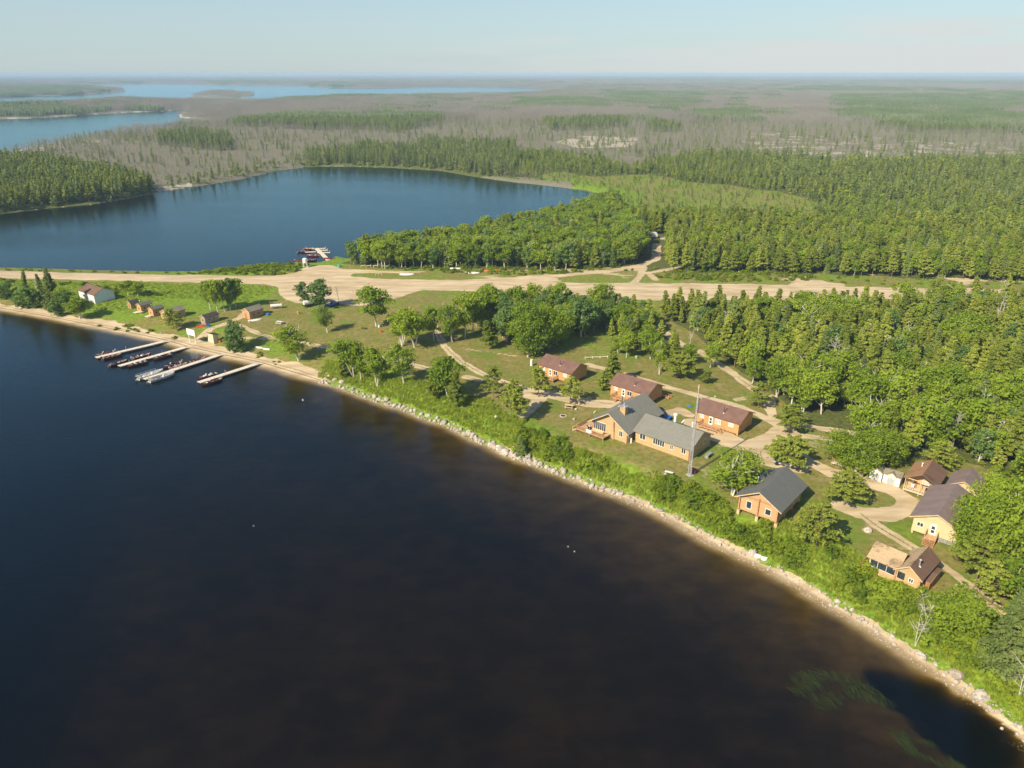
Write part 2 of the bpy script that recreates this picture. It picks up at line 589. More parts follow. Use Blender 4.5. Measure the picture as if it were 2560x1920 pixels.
shingle('grey shingle', (0.175, 0.175, 0.155), (0.21, 0.21, 0.185), 0.12)
shingle('slate shingle', (0.11, 0.115, 0.115), (0.14, 0.145, 0.14), 0.1)
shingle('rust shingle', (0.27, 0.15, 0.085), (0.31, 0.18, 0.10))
shingle('tan shingle', (0.38, 0.28, 0.17), (0.42, 0.32, 0.20), 0.75)
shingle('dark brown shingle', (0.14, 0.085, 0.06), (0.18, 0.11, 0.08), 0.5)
shingle('dark shingle', (0.05, 0.045, 0.048), (0.07, 0.065, 0.065), 0.2)
shingle('olive shingle', (0.19, 0.17, 0.13), (0.23, 0.21, 0.16), 0.3)

t = NT('boulder rock')
oi = t.n("ObjectInfo")
c0 = t.mix(oi.outputs['Random'], (0.42, 0.36, 0.29), (0.60, 0.54, 0.46))
c0 = t.mix(t.ramp(t.noise(3.0, 5, 0.65), 0.42, 0.68), c0, (0.24, 0.21, 0.18))
t.bsdf(c0, 0.9, normal=t.bump(t.noise(8, 4), 0.5, 0.05))

# the ground: one blended material over all its parts
t = NT('ground cover')
zA = t.n("Attribute", attribute_name='zoneA')
zB = t.n("Attribute", attribute_name='zoneB')
sa = t.n("SeparateXYZ")
t.t.links.new(zA.outputs['Vector'], sa.inputs[0])
sb = t.n("SeparateXYZ")
t.t.links.new(zB.outputs['Vector'], sb.inputs[0])
sand_a, lush_a, woods_a = sa.outputs[0], sa.outputs[1], sa.outputs[2]
burnt_a, rock_a, strand_a = sb.outputs[0], sb.outputs[1], sb.outputs[2]
nA = t.noise(0.11, 4, 0.6)
nB = t.noise(0.9, 5, 0.65)
nC = t.noise(6.0, 4, 0.7)
nD = t.noise(0.035, 4, 0.6)
grass_dry = t.mix(t.ramp(nB, 0.3, 0.7), (0.15, 0.155, 0.035), (0.27, 0.235, 0.075))
grass_dry = t.mix(t.ramp(nA, 0.45, 0.66), grass_dry, (0.14, 0.19, 0.03))
grass_dry = t.mix(t.math('MULTIPLY', t.ramp(t.noise(0.33, 5, 0.68), 0.5, 0.66), 0.6), grass_dry, (0.33, 0.25, 0.13))
grass_dry = t.mix(t.math('MULTIPLY', t.ramp(t.noise(2.2, 5, 0.7), 0.52, 0.7), 0.45), grass_dry, (0.10, 0.12, 0.03))
grass_lush = t.mix(t.ramp(nB, 0.3, 0.7), (0.09, 0.17, 0.018), (0.24, 0.33, 0.032))
g = t.mix(t.ramp(t.math('ADD', lush_a, t.math('MULTIPLY', t.math('SUBTRACT', nA, 0.5), 0.9)), 0.35, 0.65), grass_dry, grass_lush)
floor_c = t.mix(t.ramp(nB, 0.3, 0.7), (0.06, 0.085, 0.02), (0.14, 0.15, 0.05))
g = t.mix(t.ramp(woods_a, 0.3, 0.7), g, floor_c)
burnt_c = t.mix(t.ramp(nD, 0.35, 0.65), (0.235, 0.215, 0.16), (0.175, 0.19, 0.10))
burnt_c = t.mix(t.ramp(nB, 0.35, 0.7), burnt_c, (0.17, 0.155, 0.11))
g = t.mix(t.ramp(burnt_a, 0.25, 0.75), g, burnt_c)
g = t.mix(t.ramp(t.math('ADD', rock_a, t.math('MULTIPLY', t.math('SUBTRACT', t.noise(0.05, 5, 0.65), 0.5), 1.2)), 0.5, 0.62), g, (0.47, 0.42, 0.33))
sand_n = t.noise(0.25, 5, 0.6, scl=(0.35, 1.6, 1))
sand_c = t.mix(t.ramp(sand_n, 0.3, 0.7), (0.43, 0.33, 0.20), (0.64, 0.52, 0.345))
sand_c = t.mix(t.math('MULTIPLY', t.ramp(nC, 0.5, 0.8), 0.3), sand_c, (0.34, 0.27, 0.18))
sand_c = t.mix(t.math('MULTIPLY', t.ramp(t.noise(0.05, 3), 0.55, 0.7), 0.3), sand_c, (0.36, 0.29, 0.2))
# strand lines of driftwood and weed on the beach, by height above the water
geo = t.n("NewGeometry")
gs = t.n("SeparateXYZ")
t.t.links.new(geo.outputs['Position'], gs.inputs[0])
zz = t.math('ADD', gs.outputs['Z'], t.math('MULTIPLY', t.math('SUBTRACT', nB, 0.5), 0.05))
l1 = t.math('SUBTRACT', 1.0, t.ramp(t.math('ABSOLUTE', t.math('SUBTRACT', zz, 0.17)), 0.012, 0.035))
l2 = t.math('SUBTRACT', 1.0, t.ramp(t.math('ABSOLUTE', t.math('SUBTRACT', zz, 0.30)), 0.008, 0.028))
lines = t.math('MULTIPLY', t.math('MULTIPLY', t.math('MAXIMUM', l1, t.math('MULTIPLY', l2, 0.8)), strand_a), t.ramp(nC, 0.3, 0.5, 0.5, 1))
sand_c = t.mix(t.math('MULTIPLY', lines, 0.75), sand_c, (0.13, 0.10, 0.07))
wet = t.math('MULTIPLY', t.math('SUBTRACT', 1.0, t.ramp(zz, 0.0, 0.13)), 0.5)
sand_c = t.mix(wet, sand_c, (0.20, 0.13, 0.07))
bed_m = t.math('SUBTRACT', 1.0, t.ramp(gs.outputs['Z'], -0.5, -0.05))
bed_c = t.mix(t.ramp(t.noise(0.22, 5, 0.6, scl=(0.8, 1.2, 1)), 0.32, 0.68), (0.11, 0.074, 0.034), (0.19, 0.130, 0.062))
sand_c = t.mix(bed_m, sand_c, bed_c)
edge = t.math('ADD', sand_a, t.math('MULTIPLY', t.math('SUBTRACT', nC, 0.5), 0.35))
edge = t.math('ADD', edge, t.math('MULTIPLY', t.math('SUBTRACT', nB, 0.5), 0.5))
g = t.mix(t.ramp(edge, 0.38, 0.62), g, sand_c)
g = t.mix(bed_m, g, bed_c)
hgt = t.math('ADD', t.math('MULTIPLY', nC, 0.5), nB)
t.bsdf(g, 0.95, normal=t.bump(hgt, 0.6, 0.12), spec=0.1)

# water: clear brown water under a rippled surface
t = NT('lake water')
v1 = t.noise(2.6, 3, 0.6, scl=(0.85, 1.5, 1))
v2 = t.noise(0.75, 3, 0.55, scl=(0.7, 1.4, 1))
v3 = t.noise(0.02, 3, 0.55, scl=(0.35, 1.3, 1))
hh = t.math('ADD', t.math('MULTIPLY', v1, 0.35), v2)
bmp = t.n("Bump")
bmp.inputs['Distance'].default_value = 0.085
t.set(bmp.inputs['Strength'], t.ramp(v3, 0.35, 0.65, 0.5, 0.95))
t.t.links.new(hh, bmp.inputs['Height'])
fr = t.n("Fresnel")
fr.inputs['IOR'].default_value = 1.36
t.t.links.new(bmp.outputs[0], fr.inputs['Normal'])
gl = t.n("BsdfGlossy")
gl.inputs['Roughness'].default_value = 0.13
gl.inputs['Color'].default_value = (0.62, 0.92, 1.0, 1)
t.t.links.new(bmp.outputs[0], gl.inputs['Normal'])
tp = t.n("BsdfTransparent")
mx = t.n("MixShader")
bf = t.n("NewGeometry")
t.t.links.new(t.math('MULTIPLY', fr.outputs[0], t.math('SUBTRACT', 1.0, bf.outputs['Backfacing'])), mx.inputs[0])
t.t.links.new(tp.outputs[0], mx.inputs[1])
t.t.links.new(gl.outputs[0], mx.inputs[2])
t.t.links.new(mx.outputs[0], t.out.inputs['Surface'])
va = t.n("VolumeAbsorption")
va.inputs['Color'].default_value = (0.625, 0.59, 0.34, 1)
va.inputs['Density'].default_value = 2.5
t.t.links.new(va.outputs[0], t.out.inputs['Volume'])

t = NT('haze air')
pv = t.n("VolumePrincipled")
pv.inputs['Color'].default_value = (0.54, 0.73, 0.97, 1)
pv.inputs['Density'].default_value = 0.00012
pv.inputs['Anisotropy'].default_value = -0.1
t.t.links.new(pv.outputs[0], t.out.inputs['Volume'])

# ------------------------------------------------------------------ mesh helpers


def tag(o, label=None, cat=None, group=None, kind=None):
    if label:
        o['label'] = label
    if cat:
        o['category'] = cat
    if group:
        o['group'] = group
    if kind:
        o['kind'] = kind
    return o


def empty(name, loc, rz=0.0, s=1.0):
    o = bpy.data.objects.new(name, None)
    o.empty_display_size = 0.3
    col.objects.link(o)
    o.location = loc
    o.rotation_euler = (0, 0, rz)
    o.scale = (s, s, s)
    return o


def np_mesh(name, V, F, mats, tone=None, smooth=False):
    """V (n,3); F list of (array (m,k), material index)"""
    me = bpy.data.meshes.new(name)
    V = np.asarray(V, np.float32)
    me.vertices.add(len(V))
    me.vertices.foreach_set('co', V.ravel())
    loops = np.concatenate([f.ravel() for f, _ in F])
    sizes = np.concatenate([np.full(len(f), f.shape[1]) for f, _ in F])
    mi = np.concatenate([np.full(len(f), k) for f, k in F])
    me.loops.add(len(loops))
    me.loops.foreach_set('vertex_index', loops.astype(np.int32))
    me.polygons.add(len(sizes))
    st = np.concatenate([[0], np.cumsum(sizes)[:-1]])
    me.polygons.foreach_set('loop_start', st.astype(np.int32))
    me.polygons.foreach_set('material_index', mi.astype(np.int32))
    me.update(calc_edges=True)
    if smooth:
        me.polygons.foreach_set('use_smooth', np.ones(len(sizes), bool))
    if tone is not None:
        a = me.attributes.new('tone', 'FLOAT', 'FACE')
        a.data.foreach_set('value', np.asarray(tone, np.float32))
    for m in mats:
        me.materials.append(MATS[m])
    return me


class MB:
    def __init__(self):
        self.v = []
        self.f = []

    def add(self, vs, fs):
        n = len(self.v)
        self.v += [tuple(p) for p in vs]
        self.f += [tuple(i + n for i in f) for f in fs]
        return self

    def box(self, x0, x1, y0, y1, z0, z1):
        return self.add([(x0, y0, z0), (x1, y0, z0), (x1, y1, z0), (x0, y1, z0), (x0, y0, z1), (x1, y0, z1), (x1, y1, z1), (x0, y1, z1)],
                        [(3, 2, 1, 0), (4, 5, 6, 7), (0, 1, 5, 4), (1, 2, 6, 5), (2, 3, 7, 6), (3, 0, 4, 7)])

    def prism(self, a, b):                               # two matching polygons
        n = len(a)
        return self.add(list(a) + list(b), [tuple(range(n))[::-1], tuple(range(n, 2 * n))] + [(i, (i + 1) % n, n + (i + 1) % n, n + i) for i in range(n)])

    def tube(self, p0, p1, r0, r1=None, n=6):
        r1 = r0 if r1 is None else r1
        p0 = Vector(p0)
        p1 = Vector(p1)
        d = (p1 - p0)
        if d.length < 1e-6:
            return self
        d.normalize()
        a = d.orthogonal().normalized()
        b = d.cross(a)
        A = [p0 + (a * math.cos(2 * math.pi * i / n) + b * math.sin(2 * math.pi * i / n)) * r0 for i in range(n)]
        B = [p1 + (a * math.cos(2 * math.pi * i / n) + b * math.sin(2 * math.pi * i / n)) * r1 for i in range(n)]
        return self.prism(A[::-1], B[::-1])

    def beam(self, p0, p1, w, h):
        p0 = Vector(p0)
        p1 = Vector(p1)
        d = (p1 - p0).normalized()
        up = Vector((0, 0, 1)) if abs(d.z) < 0.95 else Vector((0, 1, 0))
        s_ = d.cross(up).normalized() * (w / 2)
        t_ = s_.cross(d).normalized() * (h / 2)
        A = [p0 - s_ - t_, p0 + s_ - t_, p0 + s_ + t_, p0 - s_ + t_]
        B = [p1 - s_ - t_, p1 + s_ - t_, p1 + s_ + t_, p1 - s_ + t_]
        return self.prism(A, B)

    def loft(self, rings, cap=True, close=True):
        n = len(rings[0])
        k0 = len(self.v)
        for r in rings:
            self.v += [tuple(p) for p in r]
        for j in range(len(rings) - 1):
            for i in range(n if close else n - 1):
                a = k0 + j * n + i
                b = k0 + j * n + (i + 1) % n
                self.f.append((a, b, b + n, a + n))
        if cap:
            self.f.append(tuple(range(k0, k0 + n))[::-1])
            self.f.append(tuple(range(k0 + (len(rings) - 1) * n, k0 + len(rings) * n)))
        return self

    def dome(self, c, rx, ry, rz, n=10, m=4, lo=0.0):
        rings = []
        for j in range(m + 1):
            a = lo + (math.pi / 2 - lo) * j / m
            k = max(math.cos(a), 0.02)
            rings.append([(c[0] + rx * k * math.cos(2 * math.pi * i / n), c[1] + ry * k * math.sin(2 * math.pi * i / n), c[2] + rz * math.sin(a)) for i in range(n)])
        return self.loft(rings)

    def build(self, name, mat, parent=None, bevel=0.0, smooth=False):
        me = bpy.data.meshes.new(name)
        me.from_pydata(self.v, [], self.f)
        me.validate()
        me.materials.append(MATS[mat])
        if smooth:
            me.polygons.foreach_set('use_smooth', [True] * len(me.polygons))
        o = bpy.data.objects.new(name, me)
        col.objects.link(o)
        if parent is not None:
            o.parent = parent
        if bevel:
            b = o.modifiers.new('bevel', 'BEVEL')
            b.width = bevel
            b.segments = 1
        return o


def copy_tree(src, loc, rz, s=1.0, label=None, group=None, parts=True):
    c = src.copy()
    col.objects.link(c)
    c.location = loc
    c.rotation_euler = (0, 0, rz)
    c.scale = (s, s, s) if not isinstance(s, tuple) else s
    if label:
        c['label'] = label
    if group:
        c['group'] = group
    elif 'group' in c:
        del c['group']
    for ch in (children_of.get(src.name) or list(src.children)):
        d = ch.copy()
        col.objects.link(d)
        d.parent = c
        for g2 in list(ch.children):
            e = g2.copy()
            col.objects.link(e)
            e.parent = d
    return c


children_of = {}

# ------------------------------------------------------------------ the ground, as one polar sheet cut into its surfaces
az = np.concatenate([np.arange(-75, -40, 1.0), np.arange(-40, 40.01, 0.125), np.arange(41, 75.1, 1.0)])
rr = [12.0]
while rr[-1] < 60000:
    r = rr[-1]
    k = 0.03 if r < 60 else 0.0035 if r < 330 else 0.005 if r < 800 else 0.008 if r < 3000 else 0.03
    rr.append(r * (1 + k))
rr = np.array(rr)
AZ, RR = np.meshgrid(np.radians(az), rr)
GX = (RR * np.sin(AZ)).ravel()
GY = (RR * np.cos(AZ)).ravel()
GH, GD, GA = terrain_h(GX, GY, True)
st, rd, crown_m = sand_masks(GX, GY, True)
pu, pv_, _ = PJ(GX, GY, np.where(RR.ravel() < 440, 2.8, 0.0))


def pin(pts, U, V):
    return inside(U, V, pts)


green_right = [(1290, 455), (1280, 398), (1425, 400), (1569, 428), (1685, 412), (1830, 404), (1974, 418), (2090, 432), (2264, 432), (2380, 428), (2560, 422), (3600, 400), (3900, 760),
               (2560, 700), (1600, 672), (1530, 520), (1520, 490), (1425, 468)]
marsh = [(1340, 459), (1440, 470), (1530, 492), (1560, 525), (1620, 548), (1700, 545), (1980, 552), (2090, 526), (1930, 486), (1720, 462), (1500, 445), (1400, 440)]
green_left = [(-700, 440), (0, 415), (90, 420), (180, 435), (300, 452), (388, 480), (324, 498), (231, 513), (116, 524), (0, 537), (-700, 620)]
brush_left = [(388, 480), (420, 455), (560, 440), (700, 415), (760, 405), (800, 414), (700, 428), (607, 450), (521, 464), (405, 481)]
green_bands = [[(393, 380), (400, 366), (480, 362), (579, 368), (590, 388), (480, 392)], [(596, 322), (700, 312), (900, 308), (1099, 310), (1105, 335), (980, 350), (800, 342), (600, 338)],
               [(764, 400), (900, 385), (1100, 378), (1290, 385), (1300, 460), (1186, 444), (984, 422), (770, 420)],
               [(689, 260), (720, 251), (926, 250), (926, 258), (760, 266)],
               [(1280, 262), (1400, 258), (1520, 268), (1500, 285), (1300, 285)], [(1360, 330), (1558, 326), (1560, 342), (1380, 346)],
               [(1700, 300), (1880, 292), (1900, 318), (1750, 322)], [(2080, 255), (2300, 250), (2560, 255), (2560, 345), (2350, 352), (2120, 330)], [(1600, 340), (1640, 330), (1700, 345), (1640, 355)]]
grove = [(850, 655), (950, 668), (1200, 668), (1420, 672), (1590, 662), (1612, 640), (1608, 600), (1560, 560), (1522, 512), (1480, 535), (1300, 579), (1100, 621), (870, 649)]
wood_right = [(1560, 787), (1900, 790), (2120, 785), (2300, 768), (2700, 760), (3500, 800), (3700, 1700), (3000, 2100), (2900, 1800), (2720, 1450), (2560, 1250), (2560, 1210), (2450, 1172), (2330, 1145), (2280, 1160), (2150, 1160), (2060, 1085), (2000, 1045), (1945, 1000), (1890, 955), (1852, 930), (1790, 880), (1740, 830), (1680, 800), (1630, 790), (1580, 775)]


def zones(X, Y, D, st, rd):
    r = np.hypot(X, Y)
    U, V, _ = PJ(X, Y, np.where(r < 440, 2.8, 0.0))
    behind = (Y < 1)
    U = np.where(behind, -9999, U)
    jx = (fnoise(X, Y, 40, 11) - 0.5)
    Vj = V + jx * np.clip((V - 180) * 0.10, 0, 30)
    Uj = U + (fnoise(X, Y, 60, 12) - 0.5) * 60
    gr = pin(green_right, U, Vj)
    gl_ = pin(green_left, Uj, V)
    br = pin(brush_left, Uj, V)
    ma = pin(marsh, Uj, Vj)
    gb = np.zeros_like(gr)
    for b in green_bands:
        gb |= pin(b, Uj, Vj)
    gv = pin(grove, U, V)
    wr = pin(wood_right, U, V)
    north = (V < 600) | (r > 420)
    burnt = north & ~gr & ~gl_ & ~gv & ~ma
    return dict(gr=gr, gl=gl_, br=br, ma=ma, gb=gb & burnt, gv=gv, wr=wr, burnt=burnt)


Z = zones(GX, GY, GD, st, rd)
soft = lambda m: m.astype(float)
beach = (1 - sstep(-62, -44, GX + (fnoise(GX, GY, 8, 3) - .5) * 8)) * (GA > 0) * (1 - sstep(3.6, 7.5, GA + (fnoise(GX, GY, 7, 13) - 0.5) * 5))
GAb = GA - 0.6 * sstep(10, 40, GX)
beach2 = sstep(2, 26, GX) * (GA > 0) * (1 - sstep(0.4, 1.7, GAb + (fnoise(GX, GY, 3.5, 14) - 0.5) * 3.0))
shore2 = (GD > 0) * (GA > 60) * (1 - sstep(0.5, 3.0, GD)) * (fnoise(GX, GY, 60, 15) > 0.62) * 0.6 * (pu < 500)
# bare sand beside the strip
U_, V_ = pu, pv_
dune = sstep(0.5, 0.62, fnoise(GX * 0.5, GY, 9, 21)) * pin([(1600, 660), (1700, 664), (2000, 672), (2560, 700), (2700, 740), (2500, 735), (2100, 716), (1850, 709), (1600, 702), (1480, 700), (1560, 678)], U_, V_) * \
    (0.35 + 0.65 * sstep(1880, 2050, U_))
dune2 = 0.62 * sstep(0.42, 0.60, fnoise(GX * 0.4, GY, 9, 22)) * pin([(1010, 683), (1300, 672), (1560, 660), (1620, 668), (1560, 700), (1300, 701), (1000, 697)], U_, V_)
spots = 0.9 * sstep(0.62, 0.70, fnoise(GX, GY, 4, 23)) * pin([(1640, 1100), (2300, 1100), (2560, 1560), (2400, 1500), (2000, 1330), (1700, 1170), (1640, 1100)], U_, V_)
sand = np.maximum.reduce([sstep(-0.9, 0.9, st), sstep(-0.6, 0.7, rd) * (0.95 - 0.55 * crown_m), beach, beach2, shore2, dune, dune2, spots * 0.5])
sand = np.where(GD < 0, 1.0, sand)
lush = np.zeros_like(GX)
slope = sstep(-62, -45, GX) * (1 - sstep(10.5, 13.5, GA + 4.5 * sstep(-5, 12, GX) * (GX < 48) + (fnoise(GX, GY, 6, 16) - 0.5) * 5)) * (GA > 0)
lush = np.maximum(lush, slope)
lush = np.maximum(lush, pin([(-600, 690), (620, 706), (700, 715), (620, 760), (300, 790), (0, 730), (-600, 700)], U_, V_) * 0.95)
lush = np.maximum(lush, soft(Z['ma']) * 0.47)
lush = np.maximum(lush, (GD < 22) * (GA > 60) * 0.8)
lush = np.maximum(lush, pin([(1280, 860), (1530, 800), (1620, 820), (1500, 930), (1400, 880)], U_, V_) * 0.52)
lush = np.maximum(lush, 0.45)
lush = np.where((GA > 13) & (U_ > 560) & (U_ < 2500) & (V_ > 770) & (lush < 0.5), 0.34, lush)
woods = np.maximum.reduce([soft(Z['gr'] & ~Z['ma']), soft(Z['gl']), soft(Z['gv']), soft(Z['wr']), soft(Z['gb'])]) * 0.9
burnt = soft(Z['burnt'] & ~Z['gb'])
pale = pin([(1384, 372), (1450, 358), (1600, 362), (1580, 384), (1450, 386)], U_, V_) * 0.42 + pin([(1850, 350), (2500, 370), (2560, 420), (2250, 425), (1960, 412), (1850, 395)], U_, V_) * 0.28 + \
    pin([(-60, 392), (170, 352), (300, 345), (260, 365), (0, 402)], U_, V_) * 0.3
rock = burnt * (0.20 + pale) + (GD < 9) * (GD > 0) * (Z['burnt'] | Z['gl']) * 0.38 * (GA > 60) * (pu < 480)
strand = (1 - sstep(-62, -35, GX)) * (GA > -3) * (GA < 12)

nr, na = AZ.shape
idx = np.arange(nr * na).reshape(nr, na)
q = np.stack([idx[:-1, :-1], idx[:-1, 1:], idx[1:, 1:], idx[1:, :-1]], -1).reshape(-1, 4)
q = q[:, ::-1]
fm = lambda a: a[q].mean(1)
fd = fm(GD)
is_bed = fd < 0
is_strip = (fm(st) > 0) & ~is_bed
is_road = (fm(rd) > 0) & ~is_bed & ~is_strip
is_beach = (np.maximum(fm(beach), fm(beach2)) > 0.5) & ~is_bed & ~is_strip & ~is_road
cls = np.select([is_bed, is_strip, is_road, is_beach], [1, 2, 3, 4], 0)
GV = np.stack([GX, GY, GH], 1)
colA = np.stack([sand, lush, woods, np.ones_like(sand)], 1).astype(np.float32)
colB = np.stack([burnt, rock, strand, np.ones_like(sand)], 1).astype(np.float32)
for k, nm in enumerate(('ground', 'lakebed', 'airstrip', 'dirt_road', 'beach')):
    f = q[cls == k]
    if not len(f):
        continue
    used, inv = np.unique(f, return_inverse=True)
    me = np_mesh(nm, GV[used], [(inv.reshape(-1, 4), 0)], ['ground cover'], smooth=True)
    for an, ca in (('zoneA', colA), ('zoneB', colB)):
        at = me.attributes.new(an, 'FLOAT_COLOR', 'POINT')
        at.data.foreach_set('color', ca[used].ravel())
    o = bpy.data.objects.new(nm, me)
    col.objects.link(o)
    tag(o, kind='structure')

w = MB().box(-61000, 61000, -1200, 61000, -14, 0.0)
tag(w.build('water', 'lake water'), kind='structure')
hbox = MB().box(-70000, 70000, -2500, 70000, -16, CAM_H + 2.0)
tag(hbox.build('haze', 'haze air'), kind='stuff')

# ------------------------------------------------------------------ trees
TWO = 2 * math.pi


def leaf_quads(rng, C, Rr, n_per, size, squash=0.8, elong=1.0, up=0.35):
    """leaf faces scattered through blobs with centres C and radii Rr"""
    N = len(C)
    c = np.repeat(C, n_per, 0)
    r = np.repeat(Rr, n_per)
    d = rng.normal(size=(len(c), 3))
    d /= np.linalg.norm(d, axis=1, keepdims=True)
    rad_ = r * rng.random(len(c)) ** 0.45
    p = c + d * rad_[:, None] * np.array([1, 1, squash])
    nrm = d * 1.0 + rng.normal(size=d.shape) * 0.6 + np.array([0, 0, up])
    nrm /= np.linalg.norm(nrm, axis=1, keepdims=True)
    a = np.cross(nrm, rng.normal(size=d.shape))
    a /= np.linalg.norm(a, axis=1, keepdims=True) + 1e-9
    b = np.cross(nrm, a)
    s1 = size * rng.uniform(0.6, 1.3, len(c))[:, None]
    a = a * s1 * elong
    b = b * s1 * 0.62
    V = np.stack([p - a, p - b, p + a, p + b], 1).reshape(-1, 3)
    F = np.arange(len(V)).reshape(-1, 4)
    tone = np.repeat(rng.random(N), n_per) * 0.6 + rng.random(len(c)) * 0.4
    return V, F, tone


def cat_tubes(segs, n=5):
    V = []
    F = []
    k = 0
    for p0, p1, r0, r1 in segs:
        p0 = np.array(p0, float)
        p1 = np.array(p1, float)
        d = p1 - p0
        L = np.linalg.norm(d)
        if L < 1e-6:
            continue
        d /= L
        a = np.cross(d, [0.3, 0.9, 0.1] if abs(d[2]) > 0.8 else [0, 0, 1])
        a /= np.linalg.norm(a)
        b = np.cross(d, a)
        th = np.arange(n) * TWO / n
        ring = np.cos(th)[:, None] * a + np.sin(th)[:, None] * b
        V.append(p0 + ring * r0)
        V.append(p1 + ring * r1)
        i = np.arange(n)
        F.append(np.stack([k + i, k + (i + 1) % n, k + n + (i + 1) % n, k + n + i], 1))
        k += 2 * n
    return np.vstack(V), np.vstack(F)


def trunk_path(rng, h, lean=0.06, n=5, p0=(0, 0, 0)):
    pts = [np.array(p0, float)]
    d = np.array([rng.normal() * lean, rng.normal() * lean, 1.0])
    for i in range(n):
        d[:2] += rng.normal(size=2) * 0.035
        pts.append(pts[-1] + d / d[2] * h / n)
    return pts


def path_at(pts, f):
    x = f * (len(pts) - 1)
    i = min(int(x), len(pts) - 2)
    return pts[i] + (pts[i + 1] - pts[i]) * (x - i)


def gen_broadleaf(seed, h=1.0, R=0.34, base=0.22, nb=46, per=44, leaf=0.030, stems=1, round_=0.5, bare=0):
    """unit-height broadleaf tree (scaled when placed)"""
    rng = np.random.default_rng(seed)
    segs = []
    C = []
    RB = []
    for s_i in range(stems):
        off = rng.normal(size=2) * 0.015 * (stems > 1)
        lean = 0.05 if stems == 1 else 0.16
        hh_ = h * (0.93 if s_i == 0 else rng.uniform(0.7, 0.9))
        pts = trunk_path(rng, hh_, lean, 6, (off[0], off[1], -0.02))
        tr = 0.018 * (1 if stems == 1 else 0.8)
        for i in range(6):
            segs.append((pts[i], pts[i + 1], tr * (1 - i / 6.6), tr * (1 - (i + 1) / 6.6)))
        k = nb // stems
        for b in range(k):
            f = base + (1 - base) * (b + rng.random()) / k
            o = path_at(pts, min(f * 0.9, 0.97))
            a = rng.random() * TWO
            g_ = (f - base) / (1 - base)
            prof = (math.sin(math.pi * min(1, (g_ * 0.88 + 0.12)) ** (0.75 + round_ * 0.5))) ** 0.65
            reach = R * prof * rng.uniform(0.35, 1.05) * (1 if stems == 1 else 0.8)
            e = o + np.array([math.cos(a) * reach, math.sin(a) * reach, reach * rng.uniform(0.1, 0.7)])
            if b % 2 == 0 or reach > R * 0.7:
                st_ = path_at(pts, max(0.12, f * 0.9 - 0.12))
                m_ = (st_ + e) / 2 + np.array([0, 0, -0.01])
                segs.append((st_, m_, 0.0055, 0.004))
                segs.append((m_, e, 0.004, 0.0015))
            C.append(e)
            RB.append(R * rng.uniform(0.22, 0.42))
            if rng.random() < 0.6:
                C.append(o + (e - o) * rng.uniform(0.3, 0.7) + rng.normal(size=3) * 0.02)
                RB.append(R * rng.uniform(0.18, 0.34))
    for b in range(bare):
        o = path_at(pts, rng.uniform(0.5, 0.9))
        a = rng.random() * TWO
        e = o + np.array([math.cos(a) * 0.16, math.sin(a) * 0.16, rng.uniform(0.12, 0.3)])
        e2 = e + np.array([rng.normal() * 0.06, rng.normal() * 0.06, rng.uniform(0.04, 0.12)])
        e3 = (o + e) / 2 + np.array([rng.normal() * 0.07, rng.normal() * 0.07, rng.uniform(0.07, 0.16)])
        segs += [(o, e, 0.007, 0.005), (e, e2, 0.005, 0.002), ((o + e) / 2, e3, 0.005, 0.002)]
    tv, tf = cat_tubes(segs)
    lv, lf, tone = leaf_quads(rng, np.array(C), np.array(RB), per, leaf)
    return tv, tf, lv, lf, tone


def gen_pine(seed, h=1.0, R=0.24, base=0.25, whorls=16, per=34, leaf=0.026, droop=0.1, taper=0.9, dens=5, rbk=0.36, nbl=2):
    rng = np.random.default_rng(seed)
    pts = trunk_path(rng, h * 0.985, 0.03, 6, (0, 0, -0.02))
    segs = [(pts[i], pts[i + 1], 0.0125 * (1 - i / 6.5), 0.0125 * (1 - (i + 1) / 6.5)) for i in range(6)]
    C = []
    RB = []
    for w_ in range(whorls):
        f = base + (1 - base) * ((w_ + rng.random() * 0.7) / whorls)
        g_ = (f - base) / (1 - base)
        L = R * ((1 - g_) ** taper * 0.9 + 0.08) * (0.75 + 0.25 * min(1, g_ * 6))
        k = max(3, int(dens + rng.integers(-1, 2)))
        a0 = rng.random() * TWO
        for j in range(k):
            a = a0 + j * TWO / k + rng.normal() * 0.3
            Lb = L * rng.uniform(0.55, 1.2)
            o = path_at(pts, min(f, 0.99))
            e = o + np.array([math.cos(a) * Lb, math.sin(a) * Lb, Lb * (rng.uniform(0.0, 0.35) - droop)])
            segs.append((o, e, 0.0032, 0.0012))
            nblob = nbl if Lb > 0.07 else 1
            for bb in range(nblob):
                tt = 1.0 - 0.72 * bb / nbl
                C.append(o + (e - o) * tt)
                RB.append(max(0.022, Lb * rbk * rng.uniform(0.7, 1.2)))
    C.append(path_at(pts, 0.98))
    RB.append(0.03)
    tv, tf = cat_tubes(segs, 4)
    lv, lf, tone = leaf_quads(rng, np.array(C), np.array(RB), per, leaf, squash=0.5, elong=1.25, up=0.6)
    return tv, tf, lv, lf, tone


def gen_spruce(seed, h=1.0, R=0.17, base=0.04, whorls=24, per=22, leaf=0.022, dens=7, rbk=0.36, nbl=2):
    return gen_pine(seed, h, R, base, whorls, per, leaf, droop=0.35, taper=1.0, dens=dens, rbk=rbk, nbl=nbl)


